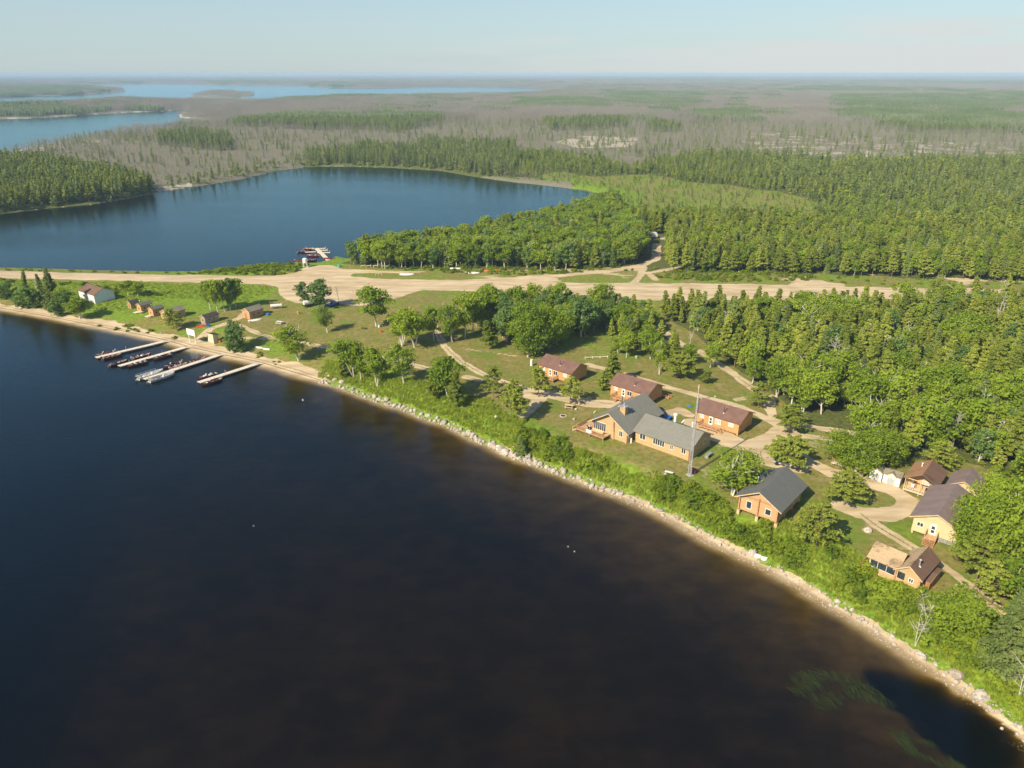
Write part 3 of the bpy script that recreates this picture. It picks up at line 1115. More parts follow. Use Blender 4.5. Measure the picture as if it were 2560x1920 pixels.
def gen_dead(seed, n=7, spread=0.16, stems=1, tr=0.012):
    rng = np.random.default_rng(seed)
    segs = []
    for s_ in range(stems):
        pts = trunk_path(rng, rng.uniform(0.85, 1.0), 0.05 if stems == 1 else 0.14, 6, (rng.normal() * 0.01, rng.normal() * 0.01, -0.02))
        segs += [(pts[i], pts[i + 1], tr * (1 - i / 7), tr * (1 - (i + 1) / 7)) for i in range(6)]
        for b in range(n):
            f = rng.uniform(0.3, 0.97)
            o = path_at(pts, f)
            a = rng.random() * TWO
            L = spread * (1.15 - f) * rng.uniform(0.6, 1.6)
            e = o + np.array([math.cos(a) * L, math.sin(a) * L, L * rng.uniform(0.3, 1.1)])
            segs.append((o, e, tr * 0.42, tr * 0.2))
            for _ in range(2):
                m_ = o + (e - o) * rng.uniform(0.3, 0.9)
                segs.append((m_, m_ + rng.normal(size=3) * L * 0.35 + np.array([0, 0, L * 0.3]), tr * 0.25, tr * 0.1))
    return cat_tubes(segs, 4)


def gen_shrub(seed, nb=16, per=34, leaf=0.12, R=0.75, hgt=0.85):
    rng = np.random.default_rng(seed)
    C = []
    RB = []
    segs = []
    for b in range(nb):
        a = rng.random() * TWO
        rr_ = R * math.sqrt(rng.random())
        z = hgt * (0.25 + 0.75 * rng.random()) * (1 - 0.45 * (rr_ / R) ** 2)
        C.append((math.cos(a) * rr_, math.sin(a) * rr_, z))
        RB.append(rng.uniform(0.2, 0.36))
        segs.append(((math.cos(a) * 0.1, math.sin(a) * 0.1, -0.1), (math.cos(a) * rr_, math.sin(a) * rr_, z), 0.02, 0.008))
    lv, lf, tone = leaf_quads(rng, np.array(C), np.array(RB), per, leaf, up=0.5)
    tv, tf = cat_tubes(segs, 3)
    return tv, tf, lv, lf, tone


PROTO = {}      # kind -> list of (trunk mesh, crown mesh)


def proto(kind, gen, seeds, bark, leafm, **kw):
    out = PROTO.setdefault(kind, [])
    for s_ in seeds:
        tv, tf, lv, lf, tone = gen(s_, **kw)
        out.append((np_mesh(kind + ' trunk', tv, [(tf, 0)], [bark], smooth=True), np_mesh(kind + ' crown', lv, [(lf, 0)], [leafm], tone)))


proto('birch', gen_broadleaf, range(10, 16), 'birch bark', 'birch leaves', R=0.31, base=0.36, nb=44, per=46, leaf=0.026)
proto('birch clump', gen_broadleaf, range(20, 24), 'birch bark', 'birch leaves', R=0.36, base=0.42, nb=54, per=44, leaf=0.026, stems=3)
proto('big birch', gen_broadleaf, range(30, 34), 'birch bark', 'birch leaves', R=0.38, base=0.16, nb=120, per=70, leaf=0.017, stems=2)
proto('stag birch', gen_broadleaf, range(40, 43), 'bleached wood', 'birch leaves', R=0.36, base=0.36, nb=50, per=36, leaf=0.024, stems=2, bare=7)
proto('aspen', gen_broadleaf, range(50, 54), 'birch bark', 'aspen leaves', R=0.24, base=0.22, nb=44, per=44, leaf=0.024)
proto('willow', gen_broadleaf, range(56, 58), 'pine bark', 'aspen leaves', R=0.36, base=0.05, nb=56, per=44, leaf=0.027, stems=3)
proto('pine', gen_pine, range(60, 66), 'pine bark', 'pine needles', R=0.19, base=0.2, per=26, whorls=17)
proto('lawn pine', gen_pine, range(70, 74), 'pine bark', 'pine needles', R=0.34, base=0.28, whorls=12, per=24, leaf=0.020, taper=0.55, droop=-0.05, rbk=0.24, nbl=3)
proto('wide pine', gen_pine, range(75, 77), 'pine bark', 'pine needles', R=0.64, base=0.30, whorls=9, per=34, leaf=0.028, taper=0.5, droop=-0.02, dens=8, rbk=0.2, nbl=4)
proto('spruce', gen_spruce, range(80, 85), 'pine bark', 'spruce needles')
proto('big spruce', gen_spruce, range(86, 88), 'pine bark', 'spruce needles', R=0.30, whorls=26, per=16, leaf=0.014, dens=12, rbk=0.17, nbl=4)
for s_ in range(90, 94):
    tv, tf = gen_dead(s_, 14, 0.2, 1, 0.009)
    PROTO.setdefault('dead', []).append((np_mesh('dead tree', tv, [(tf, 0)], ['dead wood'], smooth=True), None))
for s_ in range(95, 98):
    tv, tf = gen_dead(s_, 12, 0.24, 2, 0.0078)
    PROTO.setdefault('bleached', []).append((np_mesh('bleached tree', tv, [(tf, 0)], ['bleached wood'], smooth=True), None))
proto('dark shrub', gen_shrub, range(106, 109), 'pine bark', 'birch leaves', nb=15, per=60, leaf=0.085)
proto('shrub', gen_shrub, range(100, 105), 'pine bark', 'shrub leaves', nb=15, per=60, leaf=0.085)

NAMES = {'birch': 'birch_tree', 'birch clump': 'birch_tree', 'big birch': 'birch_tree', 'stag birch': 'birch_tree', 'aspen': 'aspen_tree', 'willow': 'willow_tree', 'pine': 'pine_tree',
         'lawn pine': 'pine_tree', 'wide pine': 'pine_tree', 'spruce': 'spruce_tree', 'big spruce': 'spruce_tree', 'dead': 'dead_tree', 'bleached': 'dead_tree', 'shrub': 'shrub', 'dark shrub': 'shrub'}


def put_tree(kind, x, y, z, h, wscale=1.0, rz=None, label=None, group=None, variant=None):
    pr = PROTO[kind]
    k = int(RNG.integers(len(pr))) if variant is None else variant % len(pr)
    tm, cm = pr[k]
    rz = RNG.random() * TWO if rz is None else rz
    if cm is None:
        o = bpy.data.objects.new(NAMES[kind], tm)
        col.objects.link(o)
    else:
        o = bpy.data.objects.new(NAMES[kind], None)
        o.empty_display_size = 0.1
        col.objects.link(o)
        a = bpy.data.objects.new('stem' if 'shrub' in kind else 'trunk', tm)
        b = bpy.data.objects.new('foliage' if 'shrub' in kind else 'crown', cm)
        for c_ in (a, b):
            col.objects.link(c_)
            c_.parent = o
    o.location = (x, y, z)
    o.rotation_euler = (0, 0, rz)
    o.scale = (h * wscale, h * wscale, h)
    tag(o, label, NAMES[kind].replace('_', ' ').replace(' tree', ' tree'), group)
    return o


def tree_at(kind, bu, bv, tu, tv_, label, wpx=None, variant=None, group=None):
    x, y, z = P(bu, bv)
    X = (tu - 1280.0) / FPX
    Yp = -(tv_ - 960.0) / FPX
    r = (X, cp + Yp * sp_, -sp_ + Yp * cp)
    t_ = y / r[1]
    h = CAM_H + r[2] * t_ - z
    ws = 1.0
    if wpx:
        wm = wpx / FPX * math.hypot(y, CAM_H - z) * 0.98
        dims = {'birch': .62, 'birch clump': .72, 'big birch': .76, 'stag birch': .72, 'aspen': .5, 'willow': .7, 'pine': .42, 'lawn pine': .58, 'wide pine': 1.1, 'spruce': .32, 'big spruce': .48}
        ws = float(np.clip(wm / (h * dims.get(kind, .6)), 0.6, 1.7))
    if 'birch' in kind or kind == 'aspen':
        h *= 1.07
        ws *= 1.05
    return put_tree(kind, x, y, z, h, ws, label=label, variant=variant, group=group)

# ---- trees standing free on the lawns, one by one
LT = [
    ('lawn pine', 2478, 1512, 2472, 1400, 'grey green pine between the foreground birches and the near spruces', 84),
    ('birch clump', 2556, 1560, 2552, 1420, 'bright bushy birch at the right edge behind the near spruces', 110),
    ('birch clump', 2430, 1590, 2425, 1500, 'low leafy birch on the shore side of the little outhouse', 90),
    ('big birch', 1318, 892, 1312, 748, 'broad full birch at the left end of the furthest plum roofed cabin', 96),
    ('big birch', 1372, 872, 1360, 752, 'full birch in front of the aspens beside the furthest cabin', 84),
    ('aspen', 1452, 842, 1462, 735, 'tall blue green aspen at the front right of the grove', 66),
    ('aspen', 1395, 850, 1396, 760, 'dark aspen in the middle front of the grove', 60),
    ('birch', 1500, 800, 1478, 700, 'tall tree with a dark rounded top behind the grove beside the airstrip', 56),
    ('birch', 1395, 800, 1385, 700, 'pointed bright tree rising above the grove against the airstrip', 60),
    ('birch', 1300, 800, 1293, 712, 'yellow green tree at the back left of the grove', 52),
    ('birch', 1225, 790, 1218, 717, 'rounded birch at the left end of the grove beside the airstrip', 56),
    ('big birch', 2412, 1395, 2408, 1255, 'rounded birch crown covering the right half of the yellow house', 96),
    ('big birch', 2540, 1330, 2530, 1180, 'bright birch at the right edge behind the foreground trees', 140),
    ('big birch', 2480, 1330, 2462, 1190, 'pale green birch between the pale cabin and the foreground trees', 110),
    ('birch', 527, 777, 520, 697, 'bright leafy birch at the left end of the birch group beside the strip', 34),
    ('birch', 545, 781, 545, 695, 'leafy birch second from the left in the group beside the strip', 36),
    ('birch', 562, 779, 563, 694, 'pale trunked birch in the middle of the group beside the strip', 34),
    ('aspen', 576, 776, 577, 690, 'tall birch like aspen behind the middle of the group beside the strip', 30),
    ('birch', 590, 770, 592, 692, 'dark shaded birch at the right end of the group beside the strip', 44),
    ('lawn pine', 436.8, 825, 434, 768, 'small round topped pine with a bare trunk above the beach', 50),
    ('willow', 591, 880, 579, 797, 'dense dark green willow growing down to the beach beside the fish hut', 68),
    ('stag birch', 747, 900.5, 752, 809, 'spreading birch with white forked trunk standing alone on the lawn by the beach', 92),
    ('aspen', 761, 765, 750, 699, 'thin crowned small tree left of the leafy one at the strip parking area', 38),
    ('aspen', 798, 771, 798, 693, 'full green tree beside the white tank trailer near the strip', 56),
    ('stag birch', 819.7, 831, 812, 765, 'half dead birch with bare white branches in the middle of the lawn', 48),
    ('birch', 941, 816, 934, 713, 'tall bright birch in front of the strip parking area', 80),
    ('birch clump', 1005, 866, 1000, 763, 'broad birch clump on the left side of the large lawn grove', 75),
    ('birch clump', 1038, 868, 1040, 766, 'broad birch clump on the right side of the large lawn grove', 72),
    ('birch', 1084.5, 853, 1070, 767, 'dark birch at the corner where the tracks meet', 52),
    ('stag birch', 1130, 857, 1120, 752, 'open crowned birch with white limbs right of the track fork', 62),
    ('birch', 1163, 846, 1150, 731, 'tall dark birch behind the open crowned one by the track', 56),
    ('birch', 1182, 833, 1172, 726, 'dark full birch furthest back in the grove by the track', 58),
    ('pine', 1228.7, 868, 1224, 793, 'dark conical pine with a bare lower trunk on the lawn right of the grove', 52),
    ('birch clump', 884.7, 941, 869, 838, 'birch clump with several white stems at the start of the boulder shore', 70),
    ('birch', 903, 953, 886, 864, 'leaning slender white birch at the edge of the boulder shore', 44),
    ('pine', 856.8, 947, 853, 880, 'thin pine beside the first boulders of the shore', 34),
    ('birch clump', 944, 963, 921, 866, 'three stemmed birch at the edge of the grassy bank', 66),
    ('stag birch', 1011, 957, 1014, 854, 'pale open birch with a forked white trunk on the lawn above the bank', 82),
    ('birch clump', 1124, 996, 1103, 886, 'brightest birch clump with white stems at the top of the grassy bank', 86),
    ('pine', 1089.5, 997, 1082, 925, 'pine close on the left of the brightest birch clump', 44),
    ('pine', 1145, 1019, 1144, 922, 'slim pine close on the right of the brightest birch clump', 50),
    ('lawn pine', 1233.7, 995, 1234, 914, 'dark pine standing on its own between the track and the bank', 52),
    ('lawn pine', 1278, 1044, 1272, 950, 'left pine of the row of three above the eroded bank', 50),
    ('lawn pine', 1289.5, 1048, 1286, 945, 'middle pine of the row of three above the eroded bank', 48),
    ('lawn pine', 1300, 1055, 1310, 968, 'right pine of the row of three above the eroded bank', 52),
    ('lawn pine', 1346, 992, 1335, 916, 'pine with forked trunk in front of the furthest brown roofed cabin', 60),
    ('lawn pine', 1424.7, 1009, 1422, 937, 'pine beside the picnic table and the furthest brown roofed cabin', 56),
    ('spruce', 1306, 1141, 1308, 1090, 'small dark spruce at the foot of the bank behind the largest boulders', 40),
    ('pine', 1528, 960, 1545, 864, 'tall pine directly behind the middle brown roofed cabin', 50),
    ('pine', 1508, 975, 1525, 925, 'dark pine at the left end of the middle brown roofed cabin', 40),
    ('stag birch', 1647, 936, 1645, 848, 'slender half bare birch on the lawn behind the cabins', 40),
    ('wide pine', 1699.8, 945, 1698, 884, 'broad spreading pine beside the slender half bare birch', 74),
    ('lawn pine', 1760, 958, 1768, 926, 'smallest pine on the lawn left of the sandy track', 40),
    ('lawn pine', 1894.6, 1020, 1897, 955, 'rounded pine where the sandy track meets the yard', 56),
    ('lawn pine', 1967, 1081, 1970, 1009, 'grey tipped pine on the sandy yard beside the nearest brown roofed cabin', 76),
    ('wide pine', 1972, 1170, 1975, 1096, 'low flat topped pine shading the dark parked car in the sandy yard', 104),
    ('stag birch', 1833.7, 1238, 1826, 1118, 'white forked birch at the left corner of the slate roofed log house', 126),
    ('lawn pine', 2110, 1262, 2074, 1176, 'ragged leaning pine behind the slate roofed log house', 96),
    ('lawn pine', 2039, 1370, 2056, 1248, 'pine in front of the slate roofed log house with a pale trunk', 84),
    ('lawn pine', 2011, 1363, 2010, 1262, 'pine next to the front corner of the slate roofed log house', 78),
    ('big birch', 2138, 1182, 2135, 1072, 'large bright birch hanging over the track left of the white sheds', 120),
    ('big birch', 2215, 1160, 2215, 1066, 'large leafy birch behind the white sheds', 110),
    ('birch clump', 1942, 992, 1930, 888, 'light green birch at the corner of the wood beside the yard', 62),
    ('birch clump', 2004, 1027, 1997, 915, 'light green birch clump with many white stems facing the yard', 88),
    ('birch', 1880, 960, 1872, 892, 'young birch at the edge of the sandy track', 44),
    ('lawn pine', 2350, 1175, 2352, 1105, 'olive pine between the rust roofed cabin and the wood', 70),
    ('big birch', 2440, 1420, 2435, 1225, 'broad birch hiding the corner of the plum roofed house', 120),
    ('big birch', 2500, 1440, 2490, 1195, 'tallest foreground birch at the right edge with a pale forked trunk', 150),
    ('big birch', 2590, 1450, 2570, 1215, 'foreground birch cut by the right edge of the picture', 130),
    ('lawn pine', 2440, 1452, 2425, 1335, 'grey brown pine beneath the foreground birches', 100),
    ('big spruce', 2508, 1660, 2503, 1466, 'near pale green spruce beside the little outhouse', 110),
    ('big spruce', 2570, 1720, 2556, 1476, 'near spruce at the right edge above the rocky shore', 130),
    ('big spruce', 2640, 1800, 2625, 1590, 'spruce partly cut by the right edge below the others', 120),
    ('birch clump', 2350, 1580, 2345, 1478, 'dense dark round birch right of the tan roofed cabin above the shore', 110),
    ('birch', 320, 738, 314, 700, 'small grey green tree beside the row of wooden sheds', 34),
    ('birch', 345, 741, 340, 703, 'small bushy tree furthest behind the row of wooden sheds', 34),
    ('spruce', 70, 765, 62, 672, 'dark narrow spruce with a crooked tip among the trees at the left edge', 26),
    ('spruce', 112, 762, 100, 680, 'brown topped spruce in the left edge grove', 24),
    ('big spruce', 136, 775, 133, 664, 'tallest spruce of the left edge grove above the beach', 44),
    ('spruce', 8, 745, 6, 690, 'dark spruce at the far left edge of the picture', 26),
    ('willow', 62, 770, 60, 712, 'bright bushy tree below the spruces at the left edge', 60),
    ('willow', 20, 745, 15, 690, 'green tree beside the strip at the left edge', 46),
    ('willow', 92, 768, 88, 706, 'dark green tree between the spruces of the left edge grove', 50),
    ('willow', 150, 790, 150, 725, 'grey green tree leaning over the beach right of the tall spruce', 46),
    ('birch clump', 200, 796, 205, 735, 'bright birch in front of the white boathouse', 62),
    ('birch', 168, 775, 160, 716, 'birch between the tall spruce and the white boathouse', 40),
]
for i, (k, bu, bv, tu, tv_, lab, wpx) in enumerate(LT):
    tree_at(k, bu, bv, tu, tv_, lab, wpx, variant=i)
DT = [('dead', 847.3, 758, 845, 703, 'bare leafless tree standing beside the sandy parking area'),
      ('dead', 183, 735, 175, 712, 'bare pale snag left of the white boathouse roof'),
      ('dead', 199, 737, 192, 714, 'second bare snag close to the white boathouse roof'),
      ('bleached', 97, 740, 82, 690, 'leaning white snag among the spruces at the left edge'),
      ('bleached', 2285, 1612, 2268, 1492, 'tall white leafless birch rising from the shore thicket'),
      ('bleached', 2315, 1560, 2325, 1468, 'white forked dead tree near the log cabin with a tan roof'),
      ('bleached', 2540, 1760, 2520, 1600, 'bleached dead branches on the slope under the near spruces'),
      ('bleached', 1880, 845, 1878, 785, 'cluster of bleached snags in the middle of the wood'),
      ('bleached', 1850, 835, 1842, 795, 'pair of leaning bleached snags left of the cluster in the wood'),
      ('bleached', 1962, 810, 1964, 768, 'forked white snag above the birches of the wood'),
      ('bleached', 2012, 880, 2016, 835, 'bent white snag in a dark gap of the wood'),
      ('bleached', 2090, 880, 2092, 836, 'twin white snag right of the dark gap in the wood'),
      ('dead', 2052, 965, 2048, 915, 'grey snag near the light green birches of the wood'),
      ('bleached', 2470, 1140, 2485, 1040, 'large grey leafless thicket tree at the right edge of the wood'),
      ('bleached', 2515, 1150, 2530, 1050, 'bare white stems beside the right edge of the wood'),
      ('bleached', 2440, 1150, 2450, 1060, 'leafless leaning stems behind the pale walled cabin'),
      ('dead', 2310, 900, 2312, 850, 'reddish grey dead pine inside the wood'),
      ('bleached', 1725, 860, 1727, 818, 'short bleached snag by the shaded track')]
for i, (k, bu, bv, tu, tv_, lab) in enumerate(DT):
    tree_at(k, bu, bv, tu, tv_, lab, None, variant=i)

# ---- the woods
def points_mesh_obj(name, X, Y, Zs, sc, rot, var, protos, label=None, kind='stuff'):
    me = bpy.data.meshes.new(name)
    n = len(X)
    me.vertices.add(n)
    me.vertices.foreach_set('co', np.stack([X, Y, Zs], 1).astype(np.float32).ravel())
    for an, ty, arr, key in (('scl', 'FLOAT_VECTOR', sc, 'vector'), ('rot', 'FLOAT_VECTOR', rot, 'vector'), ('var', 'INT', var, 'value')):
        a = me.attributes.new(an, ty, 'POINT')
        a.data.foreach_set(key, np.asarray(arr, np.float32 if ty != 'INT' else np.int32).ravel())
    o = bpy.data.objects.new(name, me)
    col.objects.link(o)
    ng = bpy.data.node_groups.new(name, 'GeometryNodeTree')
    ng.interface.new_socket('Geometry', in_out='INPUT', socket_type='NodeSocketGeometry')
    ng.interface.new_socket('Geometry', in_out='OUTPUT', socket_type='NodeSocketGeometry')
    gi = ng.nodes.new('NodeGroupInput')
    go = ng.nodes.new('NodeGroupOutput')
    jn = ng.nodes.new('GeometryNodeJoinGeometry')

    def attr(nm, ty):
        n_ = ng.nodes.new('GeometryNodeInputNamedAttribute')
        n_.data_type = ty
        n_.inputs['Name'].default_value = nm
        return n_.outputs['Attribute']
    ascl, arot, avar = attr('scl', 'FLOAT_VECTOR'), attr('rot', 'FLOAT_VECTOR'), attr('var', 'INT')
    for k, obs in enumerate(protos):
        cmpn = ng.nodes.new('FunctionNodeCompare')
        cmpn.data_type = 'INT'
        cmpn.operation = 'EQUAL'
        ng.links.new(avar, [s_ for s_ in cmpn.inputs if s_.name == 'A' and s_.type == 'INT'][0])
        [s_ for s_ in cmpn.inputs if s_.name == 'B' and s_.type == 'INT'][0].default_value = k
        for ob in obs:
            oi_ = ng.nodes.new('GeometryNodeObjectInfo')
            oi_.transform_space = 'ORIGINAL'
            oi_.inputs['Object'].default_value = ob
            oi_.inputs['As Instance'].default_value = True
            ip = ng.nodes.new('GeometryNodeInstanceOnPoints')
            ng.links.new(gi.outputs[0], ip.inputs['Points'])
            ng.links.new(cmpn.outputs[0], ip.inputs['Selection'])
            ng.links.new(oi_.outputs['Geometry'], ip.inputs['Instance'])
            ng.links.new(arot, ip.inputs['Rotation'])
            ng.links.new(ascl, ip.inputs['Scale'])
            ng.links.new(ip.outputs[0], jn.inputs[0])
    ng.links.new(jn.outputs[0], go.inputs[0])
    md = o.modifiers.new('scatter', 'NODES')
    md.node_group = ng
    tag(o, kind=kind)
    if label:
        o['label'] = label
    return o


def first_parts(o):
    ch = children_now(o)
    return ch if ch else [o]


def children_now(o):
    return [c for c in bpy.data.objects if c.parent == o]


def grid_pts(x0, x1, y0, y1, s_, jit=0.42):
    xs = np.arange(x0, x1, s_)
    ys = np.arange(y0, y1, s_)
    X, Y = np.meshgrid(xs, ys)
    X = X + RNG.uniform(-jit, jit, X.shape) * s_
    Y = Y + RNG.uniform(-jit, jit, X.shape) * s_
    return X.ravel(), Y.ravel()


# simpler trees for the middle distance
proto('mid spruce', gen_spruce, (201, 202, 203, 204), 'pine bark', 'spruce needles', R=0.15, base=0.08, whorls=12, per=5, leaf=0.042, dens=4)
proto('mid pine', gen_pine, (211, 212, 213), 'pine bark', 'pine needles', R=0.17, base=0.3, whorls=9, per=8, leaf=0.045, dens=4)
proto('mid birch', gen_broadleaf, (221, 222, 223), 'birch bark', 'birch leaves', R=0.24, base=0.2, nb=22, per=14, leaf=0.05)
for s_ in (231, 232, 233, 234):
    tv, tf = gen_dead(s_, 18, 0.14, 1, 0.0050)
    PROTO.setdefault('mid dead', []).append((np_mesh('dead tree far', tv, [(tf, 0)], ['dead wood'], smooth=True), None))
NAMES.update({'mid spruce': 'spruce_tree', 'mid pine': 'pine_tree', 'mid birch': 'birch_tree', 'mid dead': 'dead_tree'})

cand = []     # x, y, kind, height, zone


def gather(X, Y, spacing_zone):
    D, A = lake_sd(X, Y)
    s_, r_ = sand_masks(X, Y)
    z_ = zones(X, Y, D, s_, r_)
    U, V, W = PJ(X, Y, np.where(np.hypot(X, Y) < 440, 2.8, 0.0))
    ok = (D > 3.0) & (s_ < -1.5) & (r_ < -1.6) & (U > -600) & (U < 3350) & (V > 150)
    return D, A, z_, U, V, ok


# wood on the right of the cabins
X, Y = grid_pts(-20, 330, 40, 330, 3.5)
D, A, z_, U, V, ok = gather(X, Y, None)
clear = pin([(1560, 760), (1640, 775), (1700, 800), (1760, 850), (1700, 850), (1600, 810)], U, V)
k1 = ok & z_['wr'] & (Y < 400) & (A > 14) & (fnoise(X, Y, 13, 77) > 0.30)
rn = RNG.random(len(X))
patch_ = fnoise(X, Y, 26, 71)
sp1 = np.where(rn < 0.86 - 0.5 * (patch_ > 0.56), 'pine', np.where(rn < 0.95, 'birch', 'aspen'))
more_birch = pin([(1900, 940), (2560, 1000), (2800, 1300), (2300, 1200), (2000, 1060)], U, V) & (RNG.random(len(X)) < 0.35)
sp1 = np.where(more_birch, 'birch', sp1)
sp1 = np.where(RNG.random(len(X)) < 0.035, 'dead', sp1)
sp1 = np.where(RNG.random(len(X)) < 0.07, 'spruce', sp1)
for i in np.nonzero(k1)[0]:
    cand.append((X[i], Y[i], sp1[i], RNG.choice([RNG.uniform(5, 9), RNG.uniform(8, 12), RNG.uniform(10, 14)]), 'wood'))
# poplar grove between the lawns and the strip
X, Y = grid_pts(-20, 60, 150, 300, 4.3)
D, A, z_, U, V, ok = gather(X, Y, None)
pg = pin([(1165, 810), (1190, 785), (1250, 782), (1540, 785), (1600, 790), (1660, 812), (1625, 835), (1570, 815), (1500, 838), (1440, 845), (1330, 885), (1290, 880), (1240, 850)], U, V)
for i in np.nonzero(ok & pg & (A > 14))[0]:
    k = 'aspen' if RNG.random() < 0.55 else ('birch' if RNG.random() < 0.7 else 'pine')
    cand.append((X[i], Y[i], k, RNG.uniform(8, 12.5), 'grove'))
# scattered trees between the back track and the lawns
X, Y = grid_pts(10, 90, 130, 260, 4.1)
D, A, z_, U, V, ok = gather(X, Y, None)
pg = pin([(1540, 815), (1640, 812), (1690, 850), (1740, 880), (1800, 925), (1750, 940), (1640, 912), (1560, 905), (1515, 870)], U, V)
for i in np.nonzero(ok & pg & (RNG.random(len(X)) < 0.72))[0]:
    cand.append((X[i], Y[i], 'pine' if RNG.random() < 0.6 else 'birch', RNG.uniform(6, 9.5), 'grove'))
# grove between the strip and the upper lake
X, Y = grid_pts(-110, 170, 250, 520, 3.4)
D, A, z_, U, V, ok = gather(X, Y, None)
rn = RNG.random(len(X))
for i in np.nonzero(ok & z_['gv'])[0]:
    k = 'birch' if rn[i] < 0.5 else ('pine' if rn[i] < 0.72 else ('aspen' if rn[i] < 0.88 else 'spruce'))
    cand.append((X[i], Y[i], k, RNG.uniform(9, 14), 'lakewood'))
cand_near = list(cand)

# big sheets of forest
X, Y = grid_pts(-1300, 1300, 280, 1500, 3.9)
keep = (np.hypot(X, Y) < 1250) & (np.abs(X) < 1.0 * Y + 40)
X, Y = X[keep], Y[keep]
D, A, z_, U, V, ok = gather(X, Y, None)
ok &= ~z_['gv'] & ~z_['wr'] & (A > 60)
frontside = (V > 662) & (U > 1590) | (V <= 662)
ok &= frontside & ((U > 1640) | (V < 640) | (U < 1590)) & ~((V > 575) & (U > 1600) & (U < 1668) & (V > 585))
rn = RNG.random(len(X))
nb_ = fnoise(X, Y, 55, 31)
nb2 = fnoise(X, Y, 24, 33)
Vj_ = V + (fnoise(X, Y, 40, 91) - 0.5) * 40
near_front = z_['gr'] & (V > 545) & (U > 1500)
T = np.full(len(X), '', object)
HT = np.full(len(X), 0.0)


def setk(m, probs):
    c = 0
    for k, p, h0, h1 in probs:
        mm = m & (rn >= c) & (rn < c + p)
        T[mm] = k
        HT[mm] = RNG.uniform(h0, h1, mm.sum())
        c += p


g_ = ok & z_['gr'] & ~z_['ma']
setk(g_ & near_front, [('pine', 0.56, 8.5, 13), ('birch', 0.24, 6, 12), ('spruce', 0.18, 8, 13)])
shorty = pin([(1280, 455), (1300, 400), (1600, 400), (1900, 440), (2000, 520), (1700, 560), (1520, 520)], U, V)
dense = (nb_ > 0.40) & ~shorty
setk(g_ & ~near_front & dense, [('spruce', 0.62, 6, 14), ('pine', 0.2, 6, 12), ('birch', 0.10, 5, 9)])
setk(g_ & ~near_front & ~dense, [('spruce', 0.30, 5, 10), ('pine', 0.22, 5, 9), ('birch', 0.18, 4, 7), ('dead', 0.05, 7, 11)])
yng = ok & z_['gr'] & ~z_['ma'] & pin([(1500, 500), (1900, 495), (2560, 545), (2560, 585), (1900, 575), (1560, 565)], U, Vj_)
T[yng] = ''
setk(yng, [('birch', 0.45, 3, 8), ('spruce', 0.22, 4, 9), ('pine', 0.12, 4, 9)])
setk(ok & z_['ma'], [('birch', 0.34, 1.2, 3.6), ('spruce', 0.12, 2.5, 5)])
setk(ok & z_['gl'], [('spruce', 0.5, 9, 14), ('pine', 0.42, 9, 13), ('birch', 0.04, 7, 10)])
setk(ok & z_['burnt'] & z_['gb'], [('spruce', 0.62, 8, 13), ('dead', 0.3, 9, 13)])
bb = ok & z_['burnt'] & ~z_['gb']
setk(bb & (nb2 < 0.6), [('dead', 0.80, 8, 12.5), ('birch', 0.06, 2, 4), ('spruce', 0.03, 6, 10)])
setk(bb & (nb2 >= 0.6), [('dead', 0.5, 7, 11), ('birch', 0.10, 2, 4), ('spruce', 0.10, 6, 10)])
brm = ok & z_['br']
setk(brm, [('dead', 0.25, 9, 14), ('birch', 0.30, 2, 5), ('spruce', 0.06, 6, 10)])
lit = RNG.random(len(X)) < 0.96
sel = np.nonzero((T != '') & lit)[0]
rocky = (sstep(0.5, 0.7, fnoise(X, Y, 16, 35)) * (pin([(1384, 378), (1450, 360), (1600, 364), (1580, 388), (1450, 390)], U, V) | pin([(1850, 355), (2500, 375), (2560, 415), (2250, 420), (1960, 408)], U, V))) > 0.4
for i in sel:
    if rocky[i] and T[i] == 'dead':
        continue
    cand.append((X[i], Y[i], T[i], HT[i], 'sheet'))

cx_ = np.array([c[0] for c in cand], float)
cy_ = np.array([c[1] for c in cand], float)
ck = np.array([c[2] for c in cand], object)
ch_ = np.array([c[3] for c in cand], float)
cz = np.array([c[4] for c in cand], object)
cz_h = terrain_h(cx_, cy_)
U, V, W = PJ(cx_, cy_, cz_h)
size = ch_ / W
vis = (U > -20) & (U < 2580) & (V > 185) & (V < 1990)
LAB = {('pine', 'wood'): 'olive green pine crowded in the dense wood right of the cabins', ('birch', 'wood'): 'leafy birch mixed into the dense wood right of the cabins',
       ('aspen', 'wood'): 'grey green aspen mixed into the dense wood right of the cabins', ('aspen', 'grove'): 'blue green aspen in the grove between the cabins and the airstrip',
       ('birch', 'grove'): 'bright birch in the grove between the cabins and the airstrip', ('pine', 'grove'): 'olive pine in the grove between the cabins and the airstrip',
       ('birch', 'lakewood'): 'green birch in the wood between the airstrip and the round lake', ('pine', 'lakewood'): 'dark pine in the wood between the airstrip and the round lake',
       ('aspen', 'lakewood'): 'grey green aspen in the wood between the airstrip and the round lake', ('spruce', 'lakewood'): 'dark spruce in the wood between the airstrip and the round lake',
       ('pine', 'sheet'): 'tall pine of the forest beyond the airstrip', ('birch', 'sheet'): 'bright birch of the forest beyond the airstrip', ('spruce', 'sheet'): 'narrow spruce of the forest beyond the airstrip',
       ('dead', 'sheet'): 'grey fire killed tree beyond the round lake', ('spruce', 'wood'): 'dark narrow spruce mixed into the dense wood right of the cabins', ('aspen', 'sheet'): 'aspen beyond the airstrip', ('dead', 'wood'): 'bleached leafless tree mixed into the dense wood right of the cabins'}
GRP = {'wood': 'trees of the dense wood right of the cabins', 'grove': 'trees of the grove before the airstrip', 'lakewood': 'trees between airstrip and round lake', 'sheet': 'trees beyond the airstrip'}
rows_left = {k: 300 for k in ('pine', 'birch', 'aspen', 'spruce', 'dead')}
used_here = {}
